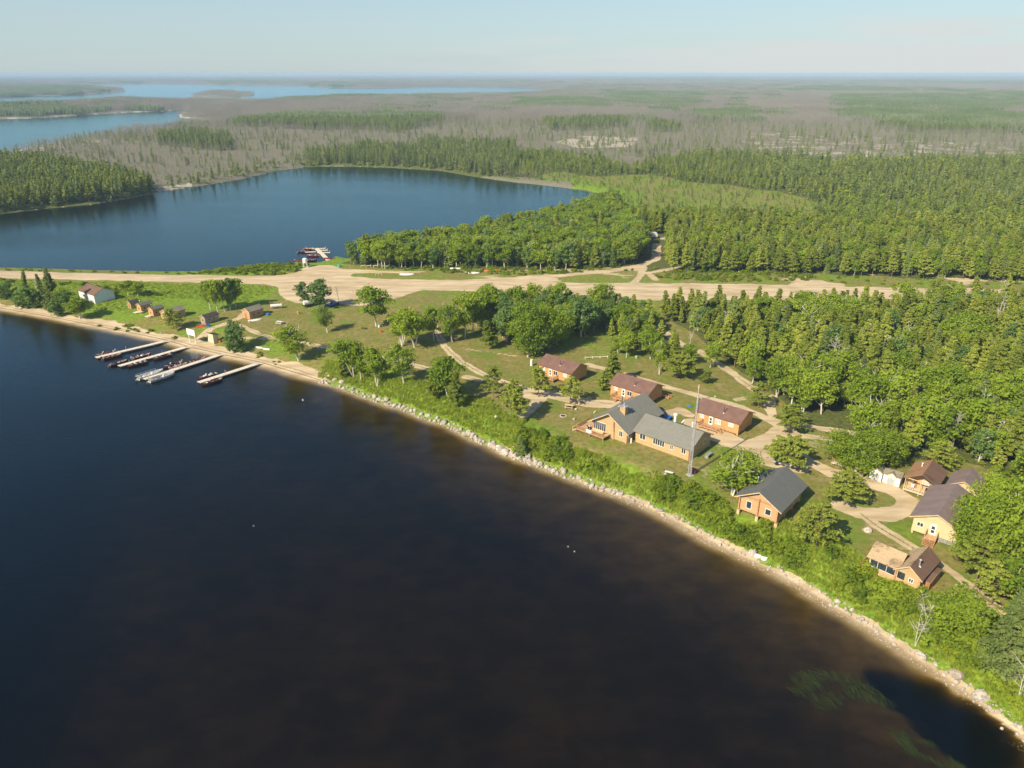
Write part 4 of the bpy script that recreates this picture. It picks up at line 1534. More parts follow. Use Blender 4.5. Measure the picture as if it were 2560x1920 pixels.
for a_ in LT + DT:
    n_ = NAMES[a_[0]]
    used_here[n_] = used_here.get(n_, 0) + 1
single = np.zeros(len(cand), bool)
for k in rows_left:
    ii = np.nonzero((ck == k) & vis)[0]
    ii = ii[np.argsort(-size[ii])][:max(0, 300 - used_here.get(k + '_tree', 0))]
    single[ii] = True
near_lim = 430.0


def sublab(l, z_n, u_, v_):
    if z_n == 'wood':
        w_ = 'beside the airstrip' if v_ < 790 else ('next to the sandy back track' if u_ < 1850 else ('behind the sheds and small cabins' if v_ > 1020 else ('at the right edge of the picture' if u_ > 2280 else 'in the middle of the wood')))
        return l.replace('in the dense wood right of the cabins', 'in the dense wood, ' + w_).replace('into the dense wood right of the cabins', 'into the dense wood, ' + w_)
    if z_n == 'sheet':
        w_ = 'left of the round lake' if u_ < 420 else ('behind the round lake' if u_ < 1300 and v_ < 470 else ('on the edge facing the airstrip' if v_ > 600 else 'right of the round lake'))
        return l.replace('beyond the airstrip', w_).replace('beyond the round lake', w_)
    return l


rr_c = np.hypot(cx_, cy_)
for i in np.nonzero(single)[0]:
    kind = ck[i]
    if kind == 'dead':
        kk = 'mid dead' if rr_c[i] > near_lim else ('bleached' if cz[i] == 'wood' else 'dead')
    else:
        kk = kind if rr_c[i] < near_lim else ('mid ' + kind if kind != 'aspen' else 'aspen')
    if kk == 'birch' and RNG.random() < 0.2:
        kk = 'stag birch'
    put_tree(kk, cx_[i], cy_[i], cz_h[i], ch_[i], RNG.uniform(0.85, 1.25), label=sublab(LAB[(kind, cz[i])], cz[i], U[i], V[i]), group=('pine' if 0 else kind) + 's: ' + GRP[cz[i]] if 0 else GRP[cz[i]].replace('trees', {'pine': 'pines', 'birch': 'birches', 'aspen': 'aspens', 'spruce': 'spruces', 'dead': 'dead trees'}[kind], 1))

# one real tree of every variant serves as the source of the uncountable rest
REF = {}
for o in list(bpy.data.objects):
    if o.parent is not None and o.type == 'MESH' and o.name.split('.')[0] in ('trunk', 'crown'):
        REF.setdefault(o.data.name, o)
    elif o.parent is None and o.type == 'MESH' and o.name.split('.')[0] == 'dead_tree':
        REF.setdefault(o.data.name, o)
extra_spots = iter([(x_, 1180 + 9 * i_) for i_, x_ in enumerate(np.linspace(300, 700, 40))])


def refs(kind):
    out = []
    for tm, cm in PROTO[kind]:
        if tm.name not in REF:
            x_, y_ = next(extra_spots)
            o = put_tree(kind, x_, y_, hz(x_, y_), 9.0, label='lone distant tree standing in the burnt forest beyond the round lake', group='distant single trees', variant=PROTO[kind].index((tm, cm)))
            for c in ([o] if cm is None else children_now(o)):
                REF[c.data.name] = c
        out.append([REF[tm.name]] + ([REF[cm.name]] if cm is not None else []))
    return out


for kind, nm, lab in (('pine', 'pine_forest', 'mass of pines of the woods around the airstrip'), ('birch', 'birch_forest', 'mass of birches of the woods'), ('aspen', 'aspen_forest', 'mass of aspens of the woods'),
                 ('spruce', 'spruce_forest', 'mass of dark spruces beyond the airstrip'), ('dead', 'burnt_forest', 'mass of grey fire killed trees')):
    for far in (False, True):
        m = (ck == kind) & ~single & ((rr_c > near_lim) == far)
        if kind == 'aspen' and far:
            continue
        if kind == 'aspen':
            m = (ck == kind) & ~single
        if not m.any():
            continue
        kk = ('mid ' + kind) if (far and kind != 'aspen') else kind
        n = int(m.sum())
        pr = refs(kk)
        wv = RNG.uniform(0.85, 1.35, n)
        sc = np.stack([ch_[m] * wv, ch_[m] * wv, ch_[m]], 1)
        rot = np.stack([RNG.normal(size=n) * 0.03, RNG.normal(size=n) * 0.03, RNG.uniform(0, TWO, n)], 1)
        points_mesh_obj(nm, cx_[m], cy_[m], cz_h[m], sc, rot, RNG.integers(0, len(pr), n), pr, lab)


# far forest: whole stands of simple trees, repeated
def gen_stand(seed, kind, n=130, R=24.0, h0=7, h1=12):
    rng = np.random.default_rng(seed)
    V = []
    F = []
    tone = []
    k = 0
    for i in range(n):
        a = rng.random() * TWO
        r_ = R * math.sqrt(rng.random())
        x_, y_ = math.cos(a) * r_, math.sin(a) * r_
        h = rng.uniform(h0, h1)
        if kind == 'green':
            w_ = h * rng.uniform(0.09, 0.16)
            for (z0, z1, wb) in ((0.12, 0.65, 1.0), (0.4, 0.85, 0.72), (0.68, 1.0, 0.45)):
                m_ = 5
                t0 = rng.random() * TWO
                ring = [(x_ + math.cos(t0 + TWO * j / m_) * w_ * wb * rng.uniform(0.7, 1.2), y_ + math.sin(t0 + TWO * j / m_) * w_ * wb * rng.uniform(0.7, 1.2), h * z0 + rng.uniform(-.3, .3)) for j in range(m_)]
                V += ring + [(x_ + rng.normal() * .1, y_ + rng.normal() * .1, h * z1)]
                tv_ = rng.random()
                for j in range(m_):
                    F.append((k + j, k + (j + 1) % m_, k + m_))
                    tone.append(tv_)
                k += m_ + 1
        else:
            pts = [(x_, y_, -0.3, 0.12), (x_ + rng.normal() * .3, y_ + rng.normal() * .3, h, 0.03)]
            segs = [(pts[0][:3], pts[1][:3], .13, .04)]
            for b in range(7):
                f = rng.uniform(0.3, 0.95)
                o_ = np.array(pts[0][:3]) + (np.array(pts[1][:3]) - np.array(pts[0][:3])) * f
                aa = rng.random() * TWO
                L = rng.uniform(0.5, 1.6)
                segs.append((o_, o_ + np.array([math.cos(aa) * L, math.sin(aa) * L, L * rng.uniform(.2, .9)]), 0.05, 0.03))
            tv_, tf_ = cat_tubes(segs, 3)
            for q_ in tf_:
                F.append((k + q_[0], k + q_[1], k + q_[2]))
                F.append((k + q_[0], k + q_[2], k + q_[3]))
                tone += [0.5, 0.5]
            V += [tuple(p_) for p_ in tv_]
            k += len(tv_)
    return np.array(V), np.array(F), np.array(tone)


stands = {}
for kind, mat, cnt in (('green', 'far needles', 170), ('burnt', 'dead wood', 150)):
    for j in range(3):
        v_, f_, tn = gen_stand(300 + j + (10 if kind == 'burnt' else 0), kind, cnt)
        stands.setdefault(kind, []).append(np_mesh(kind + ' stand', v_, [(f_, 0)], [mat], tn))
X, Y, SC = [], [], []
r = 1240.0
while r < 26000:
    stp = 34 if r < 3200 else 34 * (r / 3200)
    n = int(1.9 * r / stp)
    a = (np.arange(n) + 0.5) / n * 1.9 - 0.95 + RNG.uniform(-0.3, 0.3, n) * stp / r
    X.append(np.sin(a) * (r + RNG.uniform(-.4, .4, n) * stp))
    Y.append(np.cos(a) * (r + RNG.uniform(-.4, .4, n) * stp))
    SC.append(np.full(n, stp / 34 * 1.15))
    r += stp * (1.0 if r < 3200 else 1.3)
X = np.concatenate(X)
Y = np.concatenate(Y)
SC = np.concatenate(SC)
D, A = lake_sd(X, Y)
z_ = zones(X, Y, D, np.full(X.shape, -99.), np.full(X.shape, -99.))
sl = sdist(X, Y, sliver1)
U, V, W = PJ(X, Y, np.zeros_like(X))
green_n = fnoise(X, Y * 0.5, 420, 41)
isg = (z_['gb'] & (RNG.random(len(X)) < 0.8)) | ((green_n > 0.58) & (RNG.random(len(X)) < 0.6)) | z_['gr'] | ((green_n > 0.42) & (RNG.random(len(X)) < 0.13))
ok = (D > 20 * SC) & (sl < 0)
ok &= ~((inside(X, Y, island_far)) & (RNG.random(len(X)) < 0.7))
H0 = terrain_h(X, Y)
for kind, mm in (('green', ok & isg), ('burnt', ok & ~isg)):
    n = int(mm.sum())
    src = []
    ii = np.nonzero(mm)[0][:3]
    for j, me in enumerate(stands[kind]):
        o = bpy.data.objects.new('distant_green_stand' if kind == 'green' else 'distant_burnt_stand', me)
        col.objects.link(o)
        o.location = (X[ii[j]], Y[ii[j]], H0[ii[j]])
        tag(o, 'far stand of %s trees' % ('dark green' if kind == 'green' else 'grey burnt'), kind='stuff')
        src.append([o])
    mm[ii] = False
    n = int(mm.sum())
    sc = np.stack([SC[mm], SC[mm], np.minimum(SC[mm], 1.6) * RNG.uniform(0.8, 1.15, n)], 1)
    rot = np.stack([np.zeros(n), np.zeros(n), RNG.uniform(0, TWO, n)], 1)
    points_mesh_obj('distant_green_forest' if kind == 'green' else 'distant_burnt_forest', X[mm], Y[mm], H0[mm], sc, rot, RNG.integers(0, 3, n), src,
                    'far %s forest reaching the horizon' % ('green' if kind == 'green' else 'burnt grey'))

# ---- shrubs on the bank and beside the strip
shr = []


def add_shrubs(poly, spacing, h0, h1, dens=1.0, lab='bushy green shrub on the lake bank', grp='shrubs on the lake bank', a_rng=None):
    pw = px_poly(poly, 2.0)
    x0, y0 = pw.min(0)
    x1, y1 = pw.max(0)
    X, Y = grid_pts(x0, x1, y0, y1, spacing)
    m = inside(X, Y, pw)
    X, Y = X[m], Y[m]
    if not len(X):
        return
    D, A = lake_sd(X, Y)
    s_, r_ = sand_masks(X, Y)
    m = (D > 1.6) & (s_ < -0.8) & (r_ < -0.5) & (RNG.random(len(X)) < dens) & ((vnoise(X, Y, 4.5, 61) > 0.36) | (spacing > 2.3))
    if a_rng:
        m &= (A > a_rng[0]) & (A < a_rng[1] + (fnoise(X, Y, 8, 51) - 0.5) * 7)
    H_ = terrain_h(X, Y)
    for i in np.nonzero(m)[0]:
        shr.append((X[i], Y[i], H_[i], RNG.uniform(h0, h1), lab, grp))


add_shrubs([(1310, 1060), (1500, 1110), (1650, 1200), (1700, 1240), (1640, 1290), (1290, 1175)], 1.65, 0.7, 2.6, 0.95, 'bushy green shrub on the bank below the lodge', 'shrubs on the bank below the lodge', a_rng=(3.0, 7.2))
add_shrubs([(1640, 1200), (1790, 1230), (1960, 1340), (2060, 1420), (2060, 1520), (1640, 1290)], 1.65, 0.8, 2.8, 0.95, 'bushy green shrub on the bank below the slate roofed log house', 'shrubs on the bank below the log house', a_rng=(3.6, 8.4))
add_shrubs([(2050, 1390), (2200, 1440), (2320, 1500), (2330, 1700), (2050, 1530)], 1.8, 1.2, 2.9, 0.95, 'bushy green shrub on the bank below the tan roofed cabin', 'shrubs on the bank below the tan roofed cabin', a_rng=(4.2, 12.5))
add_shrubs([(2320, 1500), (2440, 1580), (2700, 1640), (2750, 1950), (2560, 1880), (2320, 1700)], 1.9, 1.5, 3.3, 0.95, 'tall bushy shrub in the shore thicket at the lower right', 'shrubs of the shore thicket at the lower right', a_rng=(4.0, 26))
add_shrubs([(2440, 1440), (2560, 1420), (2720, 1560), (2640, 1640), (2520, 1570), (2470, 1530)], 2.0, 1.0, 2.6, 0.9, 'shrub between the foreground birches and the near spruces', 'shrubs by the near spruces')
add_shrubs([(860, 900), (1300, 1020), (1330, 1170), (850, 975)], 2.0, 0.5, 1.0, 0.55, lab='low bright shrub on the grassy bank', grp='low shrubs on the grassy bank', a_rng=(2.6, 9.5))
add_shrubs([(560, 662), (745, 656), (790, 672), (790, 690), (560, 686), (480, 684)], 2.4, 0.8, 2.0, 0.8, 'willow shrub between the airstrip and the round lake', 'shrubs between airstrip and round lake')
add_shrubs([(880, 655), (1600, 650), (1590, 680), (1300, 690), (1000, 680)], 2.8, 0.7, 2.0, 0.75, 'shrub at the foot of the wood north of the airstrip', 'shrubs north of the airstrip')
add_shrubs([(1620, 675), (1740, 665), (1990, 675), (2040, 700), (1850, 708), (1650, 698)], 2.6, 0.8, 1.9, 0.72, 'shrub on the sandy verge of the airstrip', 'shrubs on the sandy verge')
add_shrubs([(2000, 680), (2560, 700), (2560, 735), (2000, 708)], 4.5, 0.6, 1.3, 0.4, 'shrub on the sandy verge of the airstrip', 'shrubs on the sandy verge')
add_shrubs([(0, 664), (480, 676), (480, 683), (0, 672)], 3.0, 0.5, 1.2, 0.6, 'low shrub on the far edge of the causeway', 'shrubs on the causeway')
add_shrubs([(0, 705), (200, 715), (300, 740), (420, 745), (440, 725), (200, 705), (0, 700)], 3.2, 0.6, 1.6, 0.45, 'low shrub in the rough grass beside the airstrip', 'shrubs in the rough grass')
add_shrubs([(240, 790), (300, 800), (440, 828), (430, 850), (330, 830), (240, 812)], 2.2, 0.5, 1.3, 0.6, 'small shrub at the top of the beach', 'shrubs at the top of the beach')
add_shrubs([(640, 872), (690, 885), (720, 905), (640, 890)], 1.8, 0.5, 1.2, 0.6, 'small shrub at the top of the beach', 'shrubs at the top of the beach')
add_shrubs([(2280, 1140), (2440, 1165), (2560, 1190), (2700, 1280), (2700, 1400), (2560, 1380), (2480, 1200), (2300, 1150)], 2.6, 0.8, 2.2, 0.6, 'shrub under the birches behind the right hand cabins', 'shrubs behind the right hand cabins')
sx = np.array([a[0] for a in shr])
sy = np.array([a[1] for a in shr])
sz = np.array([a[2] for a in shr])
sh = np.array([a[3] for a in shr])
U, V, W = PJ(sx, sy, sz)
vis = (U > -10) & (U < 2570) & (V < 1930)
order = np.argsort(-(sh / W) * vis)
sel = set(order[:300].tolist())
sref = {}
for i in sel:
    a = shr[i]
    k = int(RNG.integers(5))
    ws = RNG.uniform(0.85, 1.4)
    dk = RNG.random() < 0.22 and k in sref
    o = put_tree('dark shrub' if dk else 'shrub', a[0], a[1], a[2] - 0.05, a[3], ws, label=a[4], group=a[5], variant=k)
    if k not in sref and not dk:
        sref[k] = children_now(o)
rest = np.array([i for i in range(len(shr)) if i not in sel])
n = len(rest)
ws = RNG.uniform(0.85, 1.4, n) * sh[rest]
points_mesh_obj('undergrowth', sx[rest], sy[rest], sz[rest] - 0.05, np.stack([ws, ws, sh[rest]], 1), np.stack([np.zeros(n), np.zeros(n), RNG.uniform(0, TWO, n)], 1),
                RNG.integers(0, 5, n), [sref[k] for k in range(5)], 'mass of small shrubs and undergrowth')

# grass tufts on the bank
rng = np.random.default_rng(77)
tv = []
for i in range(70):
    a = rng.random() * TWO
    r_ = 0.5 * math.sqrt(rng.random())
    c = np.array([math.cos(a) * r_, math.sin(a) * r_, 0])
    d = np.array([rng.normal() * .3, rng.normal() * .3, 1.0]) * rng.uniform(0.25, 0.55)
    s_ = np.array([math.cos(a + 1.3), math.sin(a + 1.3), 0]) * 0.05
    tv += [c - s_, c + s_, c + d]
tuft_me = np_mesh('grass tuft', np.array(tv), [(np.arange(len(tv)).reshape(-1, 3), 0)], ['grass blades'], rng.random(70))
pw = px_poly([(560, 860), (700, 880), (850, 900), (1080, 960), (1330, 1060), (1700, 1160), (2100, 1350), (2400, 1480), (2700, 1700), (2700, 2000), (1300, 1175), (700, 935)], 1.0)
X, Y = grid_pts(pw[:, 0].min(), pw[:, 0].max(), pw[:, 1].min(), pw[:, 1].max(), 0.8)
m = inside(X, Y, pw)
X, Y = X[m], Y[m]
D, A = lake_sd(X, Y)
m = (A > 2.4) & (A < 12 - 4.5 * sstep(-5, 12, X) * (X < 48) + (fnoise(X, Y, 6, 16) - .5) * 6) & ((X > -55) | (A > 12)) & (A < 16)
X2, Y2 = grid_pts(-260, -70, 200, 300, 1.5)
U, V, W = PJ(X2, Y2, np.full_like(X2, 2.))
s_, r_ = sand_masks(X2, Y2)
m2 = pin([(0, 700), (600, 712), (690, 718), (620, 755), (420, 745), (300, 775), (200, 770), (0, 715)], U, V) & (s_ < -0.5) & (r_ < -.3)
X = np.concatenate([X[m], X2[m2]])
Y = np.concatenate([Y[m], Y2[m2]])
H_ = terrain_h(X, Y)
n = len(X)
tuft = bpy.data.objects.new('grass_tuft', tuft_me)
col.objects.link(tuft)
tuft.location = (X[0], Y[0], H_[0])
tag(tuft, 'tall grass tuft', kind='stuff')
k = RNG.uniform(0.7, 1.5, n) * np.where(np.arange(n) >= m.sum(), 0.8, 1.0)
points_mesh_obj('tall_grass', X, Y, H_ - 0.03, np.stack([k, k, k * 1.1], 1), np.stack([np.zeros(n), np.zeros(n), RNG.uniform(0, TWO, n)], 1), np.zeros(n), [[tuft]], 'tall bright grass on the bank and along the strip')

# ---- shore boulders
def gen_rock(seed):
    rng = np.random.default_rng(seed)
    me = bpy.data.meshes.new('rock')
    import bmesh
    bm = bmesh.new()
    bmesh.ops.create_icosphere(bm, subdivisions=2, radius=1.0)
    sx_, sy_, sz_ = rng.uniform(0.8, 1.25), rng.uniform(0.7, 1.1), rng.uniform(0.55, 0.85)
    planes = [(Vector(rng.normal(size=3)).normalized(), rng.uniform(0.62, 0.85)) for _ in range(9)]
    for v in bm.verts:
        c = v.co.copy()
        for n_, d_ in planes:
            t_ = c.dot(n_)
            if t_ > d_:
                c -= n_ * (t_ - d_)
        c += Vector(rng.normal(size=3)) * 0.03
        v.co = Vector((c.x * sx_, c.y * sy_, c.z * sz_))
    bm.to_mesh(me)
    bm.free()
    me.materials.append(MATS['boulder rock'])
    return me


rocks = [gen_rock(400 + i) for i in range(8)]
line = px_poly(near_shore_px[11:], 0)
seg = np.linalg.norm(np.diff(line, axis=0), axis=1)
cum = np.concatenate([[0], np.cumsum(seg)])
RB_ = []
sd_ = 0.0
while sd_ < cum[-1] - 8:
    i = min(np.searchsorted(cum, sd_) - 1, len(seg) - 1)
    i = max(i, 0)
    f = (sd_ - cum[i]) / seg[i]
    p = line[i] + (line[i + 1] - line[i]) * f
    tdir = (line[i + 1] - line[i]) / seg[i]
    nrm = np.array([-tdir[1], tdir[0]])
    if lake_sd(np.array([p[0] + nrm[0]]), np.array([p[1] + nrm[1]]))[0][0] < 0:
        nrm = -nrm
    uu = PJ(p[0], p[1], 0.0)[0]
    bigz = 1.55 if 1150 < uu < 1420 else 1.3 if 930 < uu < 1560 else 0.95
    band = 0.4 * float(sstep(10, 40, p[0]))
    for row in range(4):
        if RNG.random() < ((0.8, 0.75, 0.6, 0.25)[row] if uu < 1600 else (0.35, 0.6, 0.5, 0.3)[row]):
            r_ = bigz * RNG.uniform(0.2, 0.62) * (1.0 if row in (1, 2) else 0.6)
            off = -0.15 + row * 0.55 + RNG.uniform(-0.3, 0.3) + (band if row else band * RNG.uniform(0, 1))
            RB_.append((p[0] + nrm[0] * off + RNG.uniform(-.3, .3), p[1] + nrm[1] * off + RNG.uniform(-.3, .3), r_))
    sd_ += RNG.uniform(0.8, 1.2)
SPEC = [(967, 1001, 0.95, 'large rounded boulder at the water on the grassy bank'), (1111, 1057, 1.15, 'broad flat topped boulder jutting from the boulder shore'),
        (1247, 1121, 1.15, 'angular white boulder left of the largest one'), (1264, 1133, 1.35, 'largest angular white boulder on the shore'), (1281, 1141, 0.8, 'rounded boulder right of the largest one'),
        (1304, 1147, 1.1, 'long pale boulder below the small spruce'), (1407, 1175, 0.85, 'round pale boulder at the foot of the shrubs'), (1880, 1385, 1.1, 'pale slab boulder on the shore below the log house'),
        (936, 993, 0.9, 'grey boulder beside the large rounded one'), (948, 999, 0.8, 'pale boulder left of the large rounded one'), (837, 950, 0.9, 'grey boulder at the end of the beach'), (855, 955, 0.9, 'pale boulder below the thin pine'),
        (2167, 1327, 1.0, 'flat white boulder on the lawn behind the log house'), (1435, 1049, 0.55, 'white boulder beside the fire ring'), (1239.7, 1043, 0.5, 'round boulder on the grassy bank below the pines'),
        (1788, 993, 0.5, 'small white boulder on the lawn behind the nearest brown roofed cabin'), (1440, 1024, 0.45, 'flat white stone below the picnic table'), (2450, 1741, 1.3, 'pale rock slab at the water near the right edge'), (2395, 1690, 1.2, 'broad white rock slab on the rocky shore'),
        (403, 833, 0.5, 'pale stone at the top of the beach'), (2485, 1455, 0.9, 'large white stone under the foreground birches'), (2300, 1640, 0.8, 'pale stone at the foot of the white dead birch')]
for i, (u_, v_, r_, lab) in enumerate(SPEC):
    x, y, z = P(u_, v_)
    o = bpy.data.objects.new('boulder', rocks[i % 8])
    col.objects.link(o)
    o.location = (x, y, z + r_ * 0.2)
    o.scale = (r_, r_, r_ * 0.9)
    o.rotation_euler = (0, 0, i * 1.3)
    tag(o, lab, 'boulder')
rx = np.array([a[0] for a in RB_])
ry = np.array([a[1] for a in RB_])
rs = np.array([a[2] for a in RB_])
rzv = terrain_h(rx, ry)
rzv = np.maximum(rzv, -0.15)
U, V, W = PJ(rx, ry, rzv)
vis = (U < 2570) & (V < 1930)
order = np.argsort(-(rs / W) * vis)
sel = set(order[:300 - len(SPEC)].tolist())
rref = {}
for i in sel:
    k = int(RNG.integers(8))
    o = bpy.data.objects.new('boulder', rocks[k])
    col.objects.link(o)
    o.location = (rx[i], ry[i], rzv[i] + rs[i] * 0.25)
    o.scale = (rs[i],) * 3
    o.rotation_euler = (RNG.uniform(-.3, .3), RNG.uniform(-.3, .3), RNG.uniform(0, TWO))
    tag(o, 'pale granite boulder in the row of stones along the waterline', 'boulder', 'boulders lining the shore')
    rref.setdefault(k, o)
rest = np.array([i for i in range(len(RB_)) if i not in sel])
# pebbles
n2 = 2600
t_ = RNG.uniform(0, cum[-1] - 6, n2)
ii = np.clip(np.searchsorted(cum, t_) - 1, 0, len(seg) - 1)
pp = line[ii] + (line[ii + 1] - line[ii]) * ((t_ - cum[ii]) / seg[ii])[:, None]
td = (line[ii + 1] - line[ii]) / seg[ii][:, None]
nn = np.stack([-td[:, 1], td[:, 0]], 1)
pp = pp + nn * RNG.uniform(-1.0, 2.2, n2)[:, None]
px_, py_ = np.concatenate([rx[rest], pp[:, 0]]), np.concatenate([ry[rest], pp[:, 1]])
ps = np.concatenate([rs[rest], RNG.uniform(0.05, 0.15, n2)])
ph = terrain_h(px_, py_)
n = len(px_)
points_mesh_obj('shore_stones', px_, py_, ph + ps * 0.3, np.stack([ps] * 3, 1), np.stack([np.zeros(n), np.zeros(n), RNG.uniform(0, TWO, n)], 1), RNG.integers(0, 8, n),
                [[rref[k]] if k in rref else [list(rref.values())[0]] for k in range(8)], 'small stones and pebbles along the waterline')

# ---- water weeds lying on the surface of the shallow water
tv = []
rng = np.random.default_rng(5)
for poly, n in (([(1965, 1705), (2010, 1683), (2080, 1682), (2130, 1690), (2180, 1715), (2235, 1750), (2250, 1765), (2225, 1775), (2180, 1760), (2120, 1745), (2110, 1775), (2070, 1778), (2030, 1755), (1990, 1735)], 850),
                ([(2240, 1830), (2270, 1828), (2300, 1850), (2345, 1858), (2380, 1895), (2440, 1935), (2400, 1940), (2330, 1905), (2270, 1885)], 420)):
    pw = px_poly(poly, 0)
    c0 = pw.min(0)
    c1 = pw.max(0)
    k = 0
    while k < n:
        p = rng.uniform(c0, c1)
        if not inside(np.array([p[0]]), np.array([p[1]]), pw)[0] or vnoise(p[0], p[1], 1.6, 3) < 0.3:
            continue
        k += 1
        a = 2.45 + rng.normal() * 0.28 + 0.8 * (float(vnoise(p[0], p[1], 5, 7)) - .5)
        L = rng.uniform(0.5, 1.5)
        pts = []
        cur = np.array([p[0], p[1], -0.45])
        for j in range(4):
            pts.append(cur.copy())
            cur = cur + np.array([math.cos(a), math.sin(a), 0]) * L / 3
            cur[2] = min(0.012, cur[2] + 0.24)
            a += rng.normal() * 0.25
        wdt = 0.028
        for j in range(3):
            s_ = np.array([-math.sin(a), math.cos(a), 0]) * wdt * (1 - j / 4)
            s2 = np.array([-math.sin(a), math.cos(a), 0]) * wdt * (1 - (j + 1) / 4)
            tv += [pts[j] - s_, pts[j] + s_, pts[j + 1] + s2, pts[j + 1] - s2]
me = np_mesh('water weed', np.array(tv), [(np.arange(len(tv)).reshape(-1, 4), 0)], ['weed blades'], rng.random(len(tv) // 4))
o = bpy.data.objects.new('water_weed', me)
col.objects.link(o)
tag(o, 'green water weed streaming just under the surface', kind='stuff')

# ------------------------------------------------------------------ buildings
FRONT = rad(-41.0)


def frame_at(name, u, v, dz, th, lx=0.0, ly=0.0, gz=None, label=None, cat=None, group=None):
    """Empty whose local point (lx, ly) lies under the pixel, dz above the ground"""
    g0 = 3.0 if gz is None else gz
    for _ in range(4):
        x, y, _z = G(u, v, g0 + dz)
        ox = x - (lx * math.cos(th) - ly * math.sin(th))
        oy = y - (lx * math.sin(th) + ly * math.cos(th))
        if gz is None:
            cxm = ox + 2.5 * math.cos(th + rad(45))
            cym = oy + 2.5 * math.sin(th + rad(45))
            g0 = hz(cxm, cym)
    o = empty(name, (ox, oy, g0), th)
    return tag(o, label, cat, group)


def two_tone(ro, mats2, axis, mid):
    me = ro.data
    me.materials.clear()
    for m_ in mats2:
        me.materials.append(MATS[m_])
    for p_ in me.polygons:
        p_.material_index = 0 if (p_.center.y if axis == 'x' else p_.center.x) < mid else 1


def block(par, x0, x1, y0, y1, zb, ze, zr, axis, oe, og, wall, roofm, gable_only=None):
    w_ = MB()
    if axis == 'x':
        ym = (y0 + y1) / 2
        w_.prism([(x0, y0, zb), (x0, y1, zb), (x0, y1, ze), (x0, ym, zr - 0.06), (x0, y0, ze)], [(x1, y0, zb), (x1, y1, zb), (x1, y1, ze), (x1, ym, zr - 0.06), (x1, y0, ze)])
    else:
        xm = (x0 + x1) / 2
        w_.prism([(x0, y0, zb), (x1, y0, zb), (x1, y0, ze), (xm, y0, zr - 0.06), (x0, y0, ze)], [(x0, y1, zb), (x1, y1, zb), (x1, y1, ze), (xm, y1, zr - 0.06), (x0, y1, ze)])
    wo = w_.build('wall', wall, par)
    r_ = MB()
    th_ = 0.13
    if axis == 'x':
        sl_ = (zr - ze) / (ym - y0)
        ea = ze - sl_ * oe
        for sg in (1, -1):
            ye = y0 - oe if sg == 1 else y1 + oe
            r_.prism([(x0 - og, ye, ea), (x0 - og, ym, zr), (x0 - og, ym, zr + th_), (x0 - og, ye, ea + th_)], [(x1 + og, ye, ea), (x1 + og, ym, zr), (x1 + og, ym, zr + th_), (x1 + og, ye, ea + th_)])
    else:
        sl_ = (zr - ze) / (xm - x0)
        ea = ze - sl_ * oe
        for sg in (1, -1):
            xe = x0 - oe if sg == 1 else x1 + oe
            r_.prism([(xe, y0 - og, ea), (xm, y0 - og, zr), (xm, y0 - og, zr + th_), (xe, y0 - og, ea + th_)], [(xe, y1 + og, ea), (xm, y1 + og, zr), (xm, y1 + og, zr + th_), (xe, y1 + og, ea + th_)])
    ro = r_.build('roof', roofm, par)
    # barge boards and fascia, 1 cm proud of the roof edge
    f_ = MB()
    if axis == 'x':
        for xx, d_ in ((x0 - og - 0.03, 0.03), (x1 + og, 0.03)):
            for ye in (y0 - oe, y1 + oe):
                f_.prism([(xx, ye, ea - 0.10), (xx, ym, zr - 0.10), (xx, ym, zr + 0.10), (xx, ye, ea + 0.10)], [(xx + d_, ye, ea - 0.10), (xx + d_, ym, zr - 0.10), (xx + d_, ym, zr + 0.10), (xx + d_, ye, ea + 0.10)])
    else:
        for yy, d_ in ((y0 - og - 0.03, 0.03), (y1 + og, 0.03)):
            for xe in (x0 - oe, x1 + oe):
                f_.prism([(xe, yy, ea - 0.10), (xm, yy, zr - 0.10), (xm, yy, zr + 0.10), (xe, yy, ea + 0.10)], [(xe, yy + d_, ea - 0.10), (xm, yy + d_, zr - 0.10), (xm, yy + d_, zr + 0.10), (xe, yy + d_, ea + 0.10)])
    f_.build('fascia', 'pale timber' if roofm != 'plum metal roof' else 'deck wood', par)
    return wo, ro


def window(par, side, p, c, z, w_, h_, n=1, frame='white paint', pane='window dark', name='window', fr=0.09):
    """frame and glass on the wall plane at p; c is the centre along the wall, z the sill"""
    F_ = MB()
    G_ = MB()
    out = -1 if side in ('f', 'l') else 1

    def bx(mb, a0, a1, z0, z1, d0, d1):
        q0, q1 = sorted((p + out * d0, p + out * d1))
        if side in ('f', 'b'):
            mb.box(a0, a1, q0, q1, z0, z1)
        else:
            mb.box(q0, q1, a0, a1, z0, z1)
    a0, a1 = c - w_ / 2, c + w_ / 2
    bx(F_, a0, a1, z, z + fr, 0, 0.07)
    bx(F_, a0, a1, z + h_ - fr, z + h_, 0, 0.07)
    k = n + 1
    for i in range(k):
        m = a0 + fr / 2 + (a1 - a0 - fr) * i / n
        bx(F_, m - fr / 2, m + fr / 2, z + fr, z + h_ - fr, 0, 0.065)
    fo = F_.build(name, frame, par)
    bx(G_, a0 + fr / 2, a1 - fr / 2, z + fr / 2, z + h_ - fr / 2, 0.004, 0.03)
    G_.build('pane', pane, fo)
    return fo


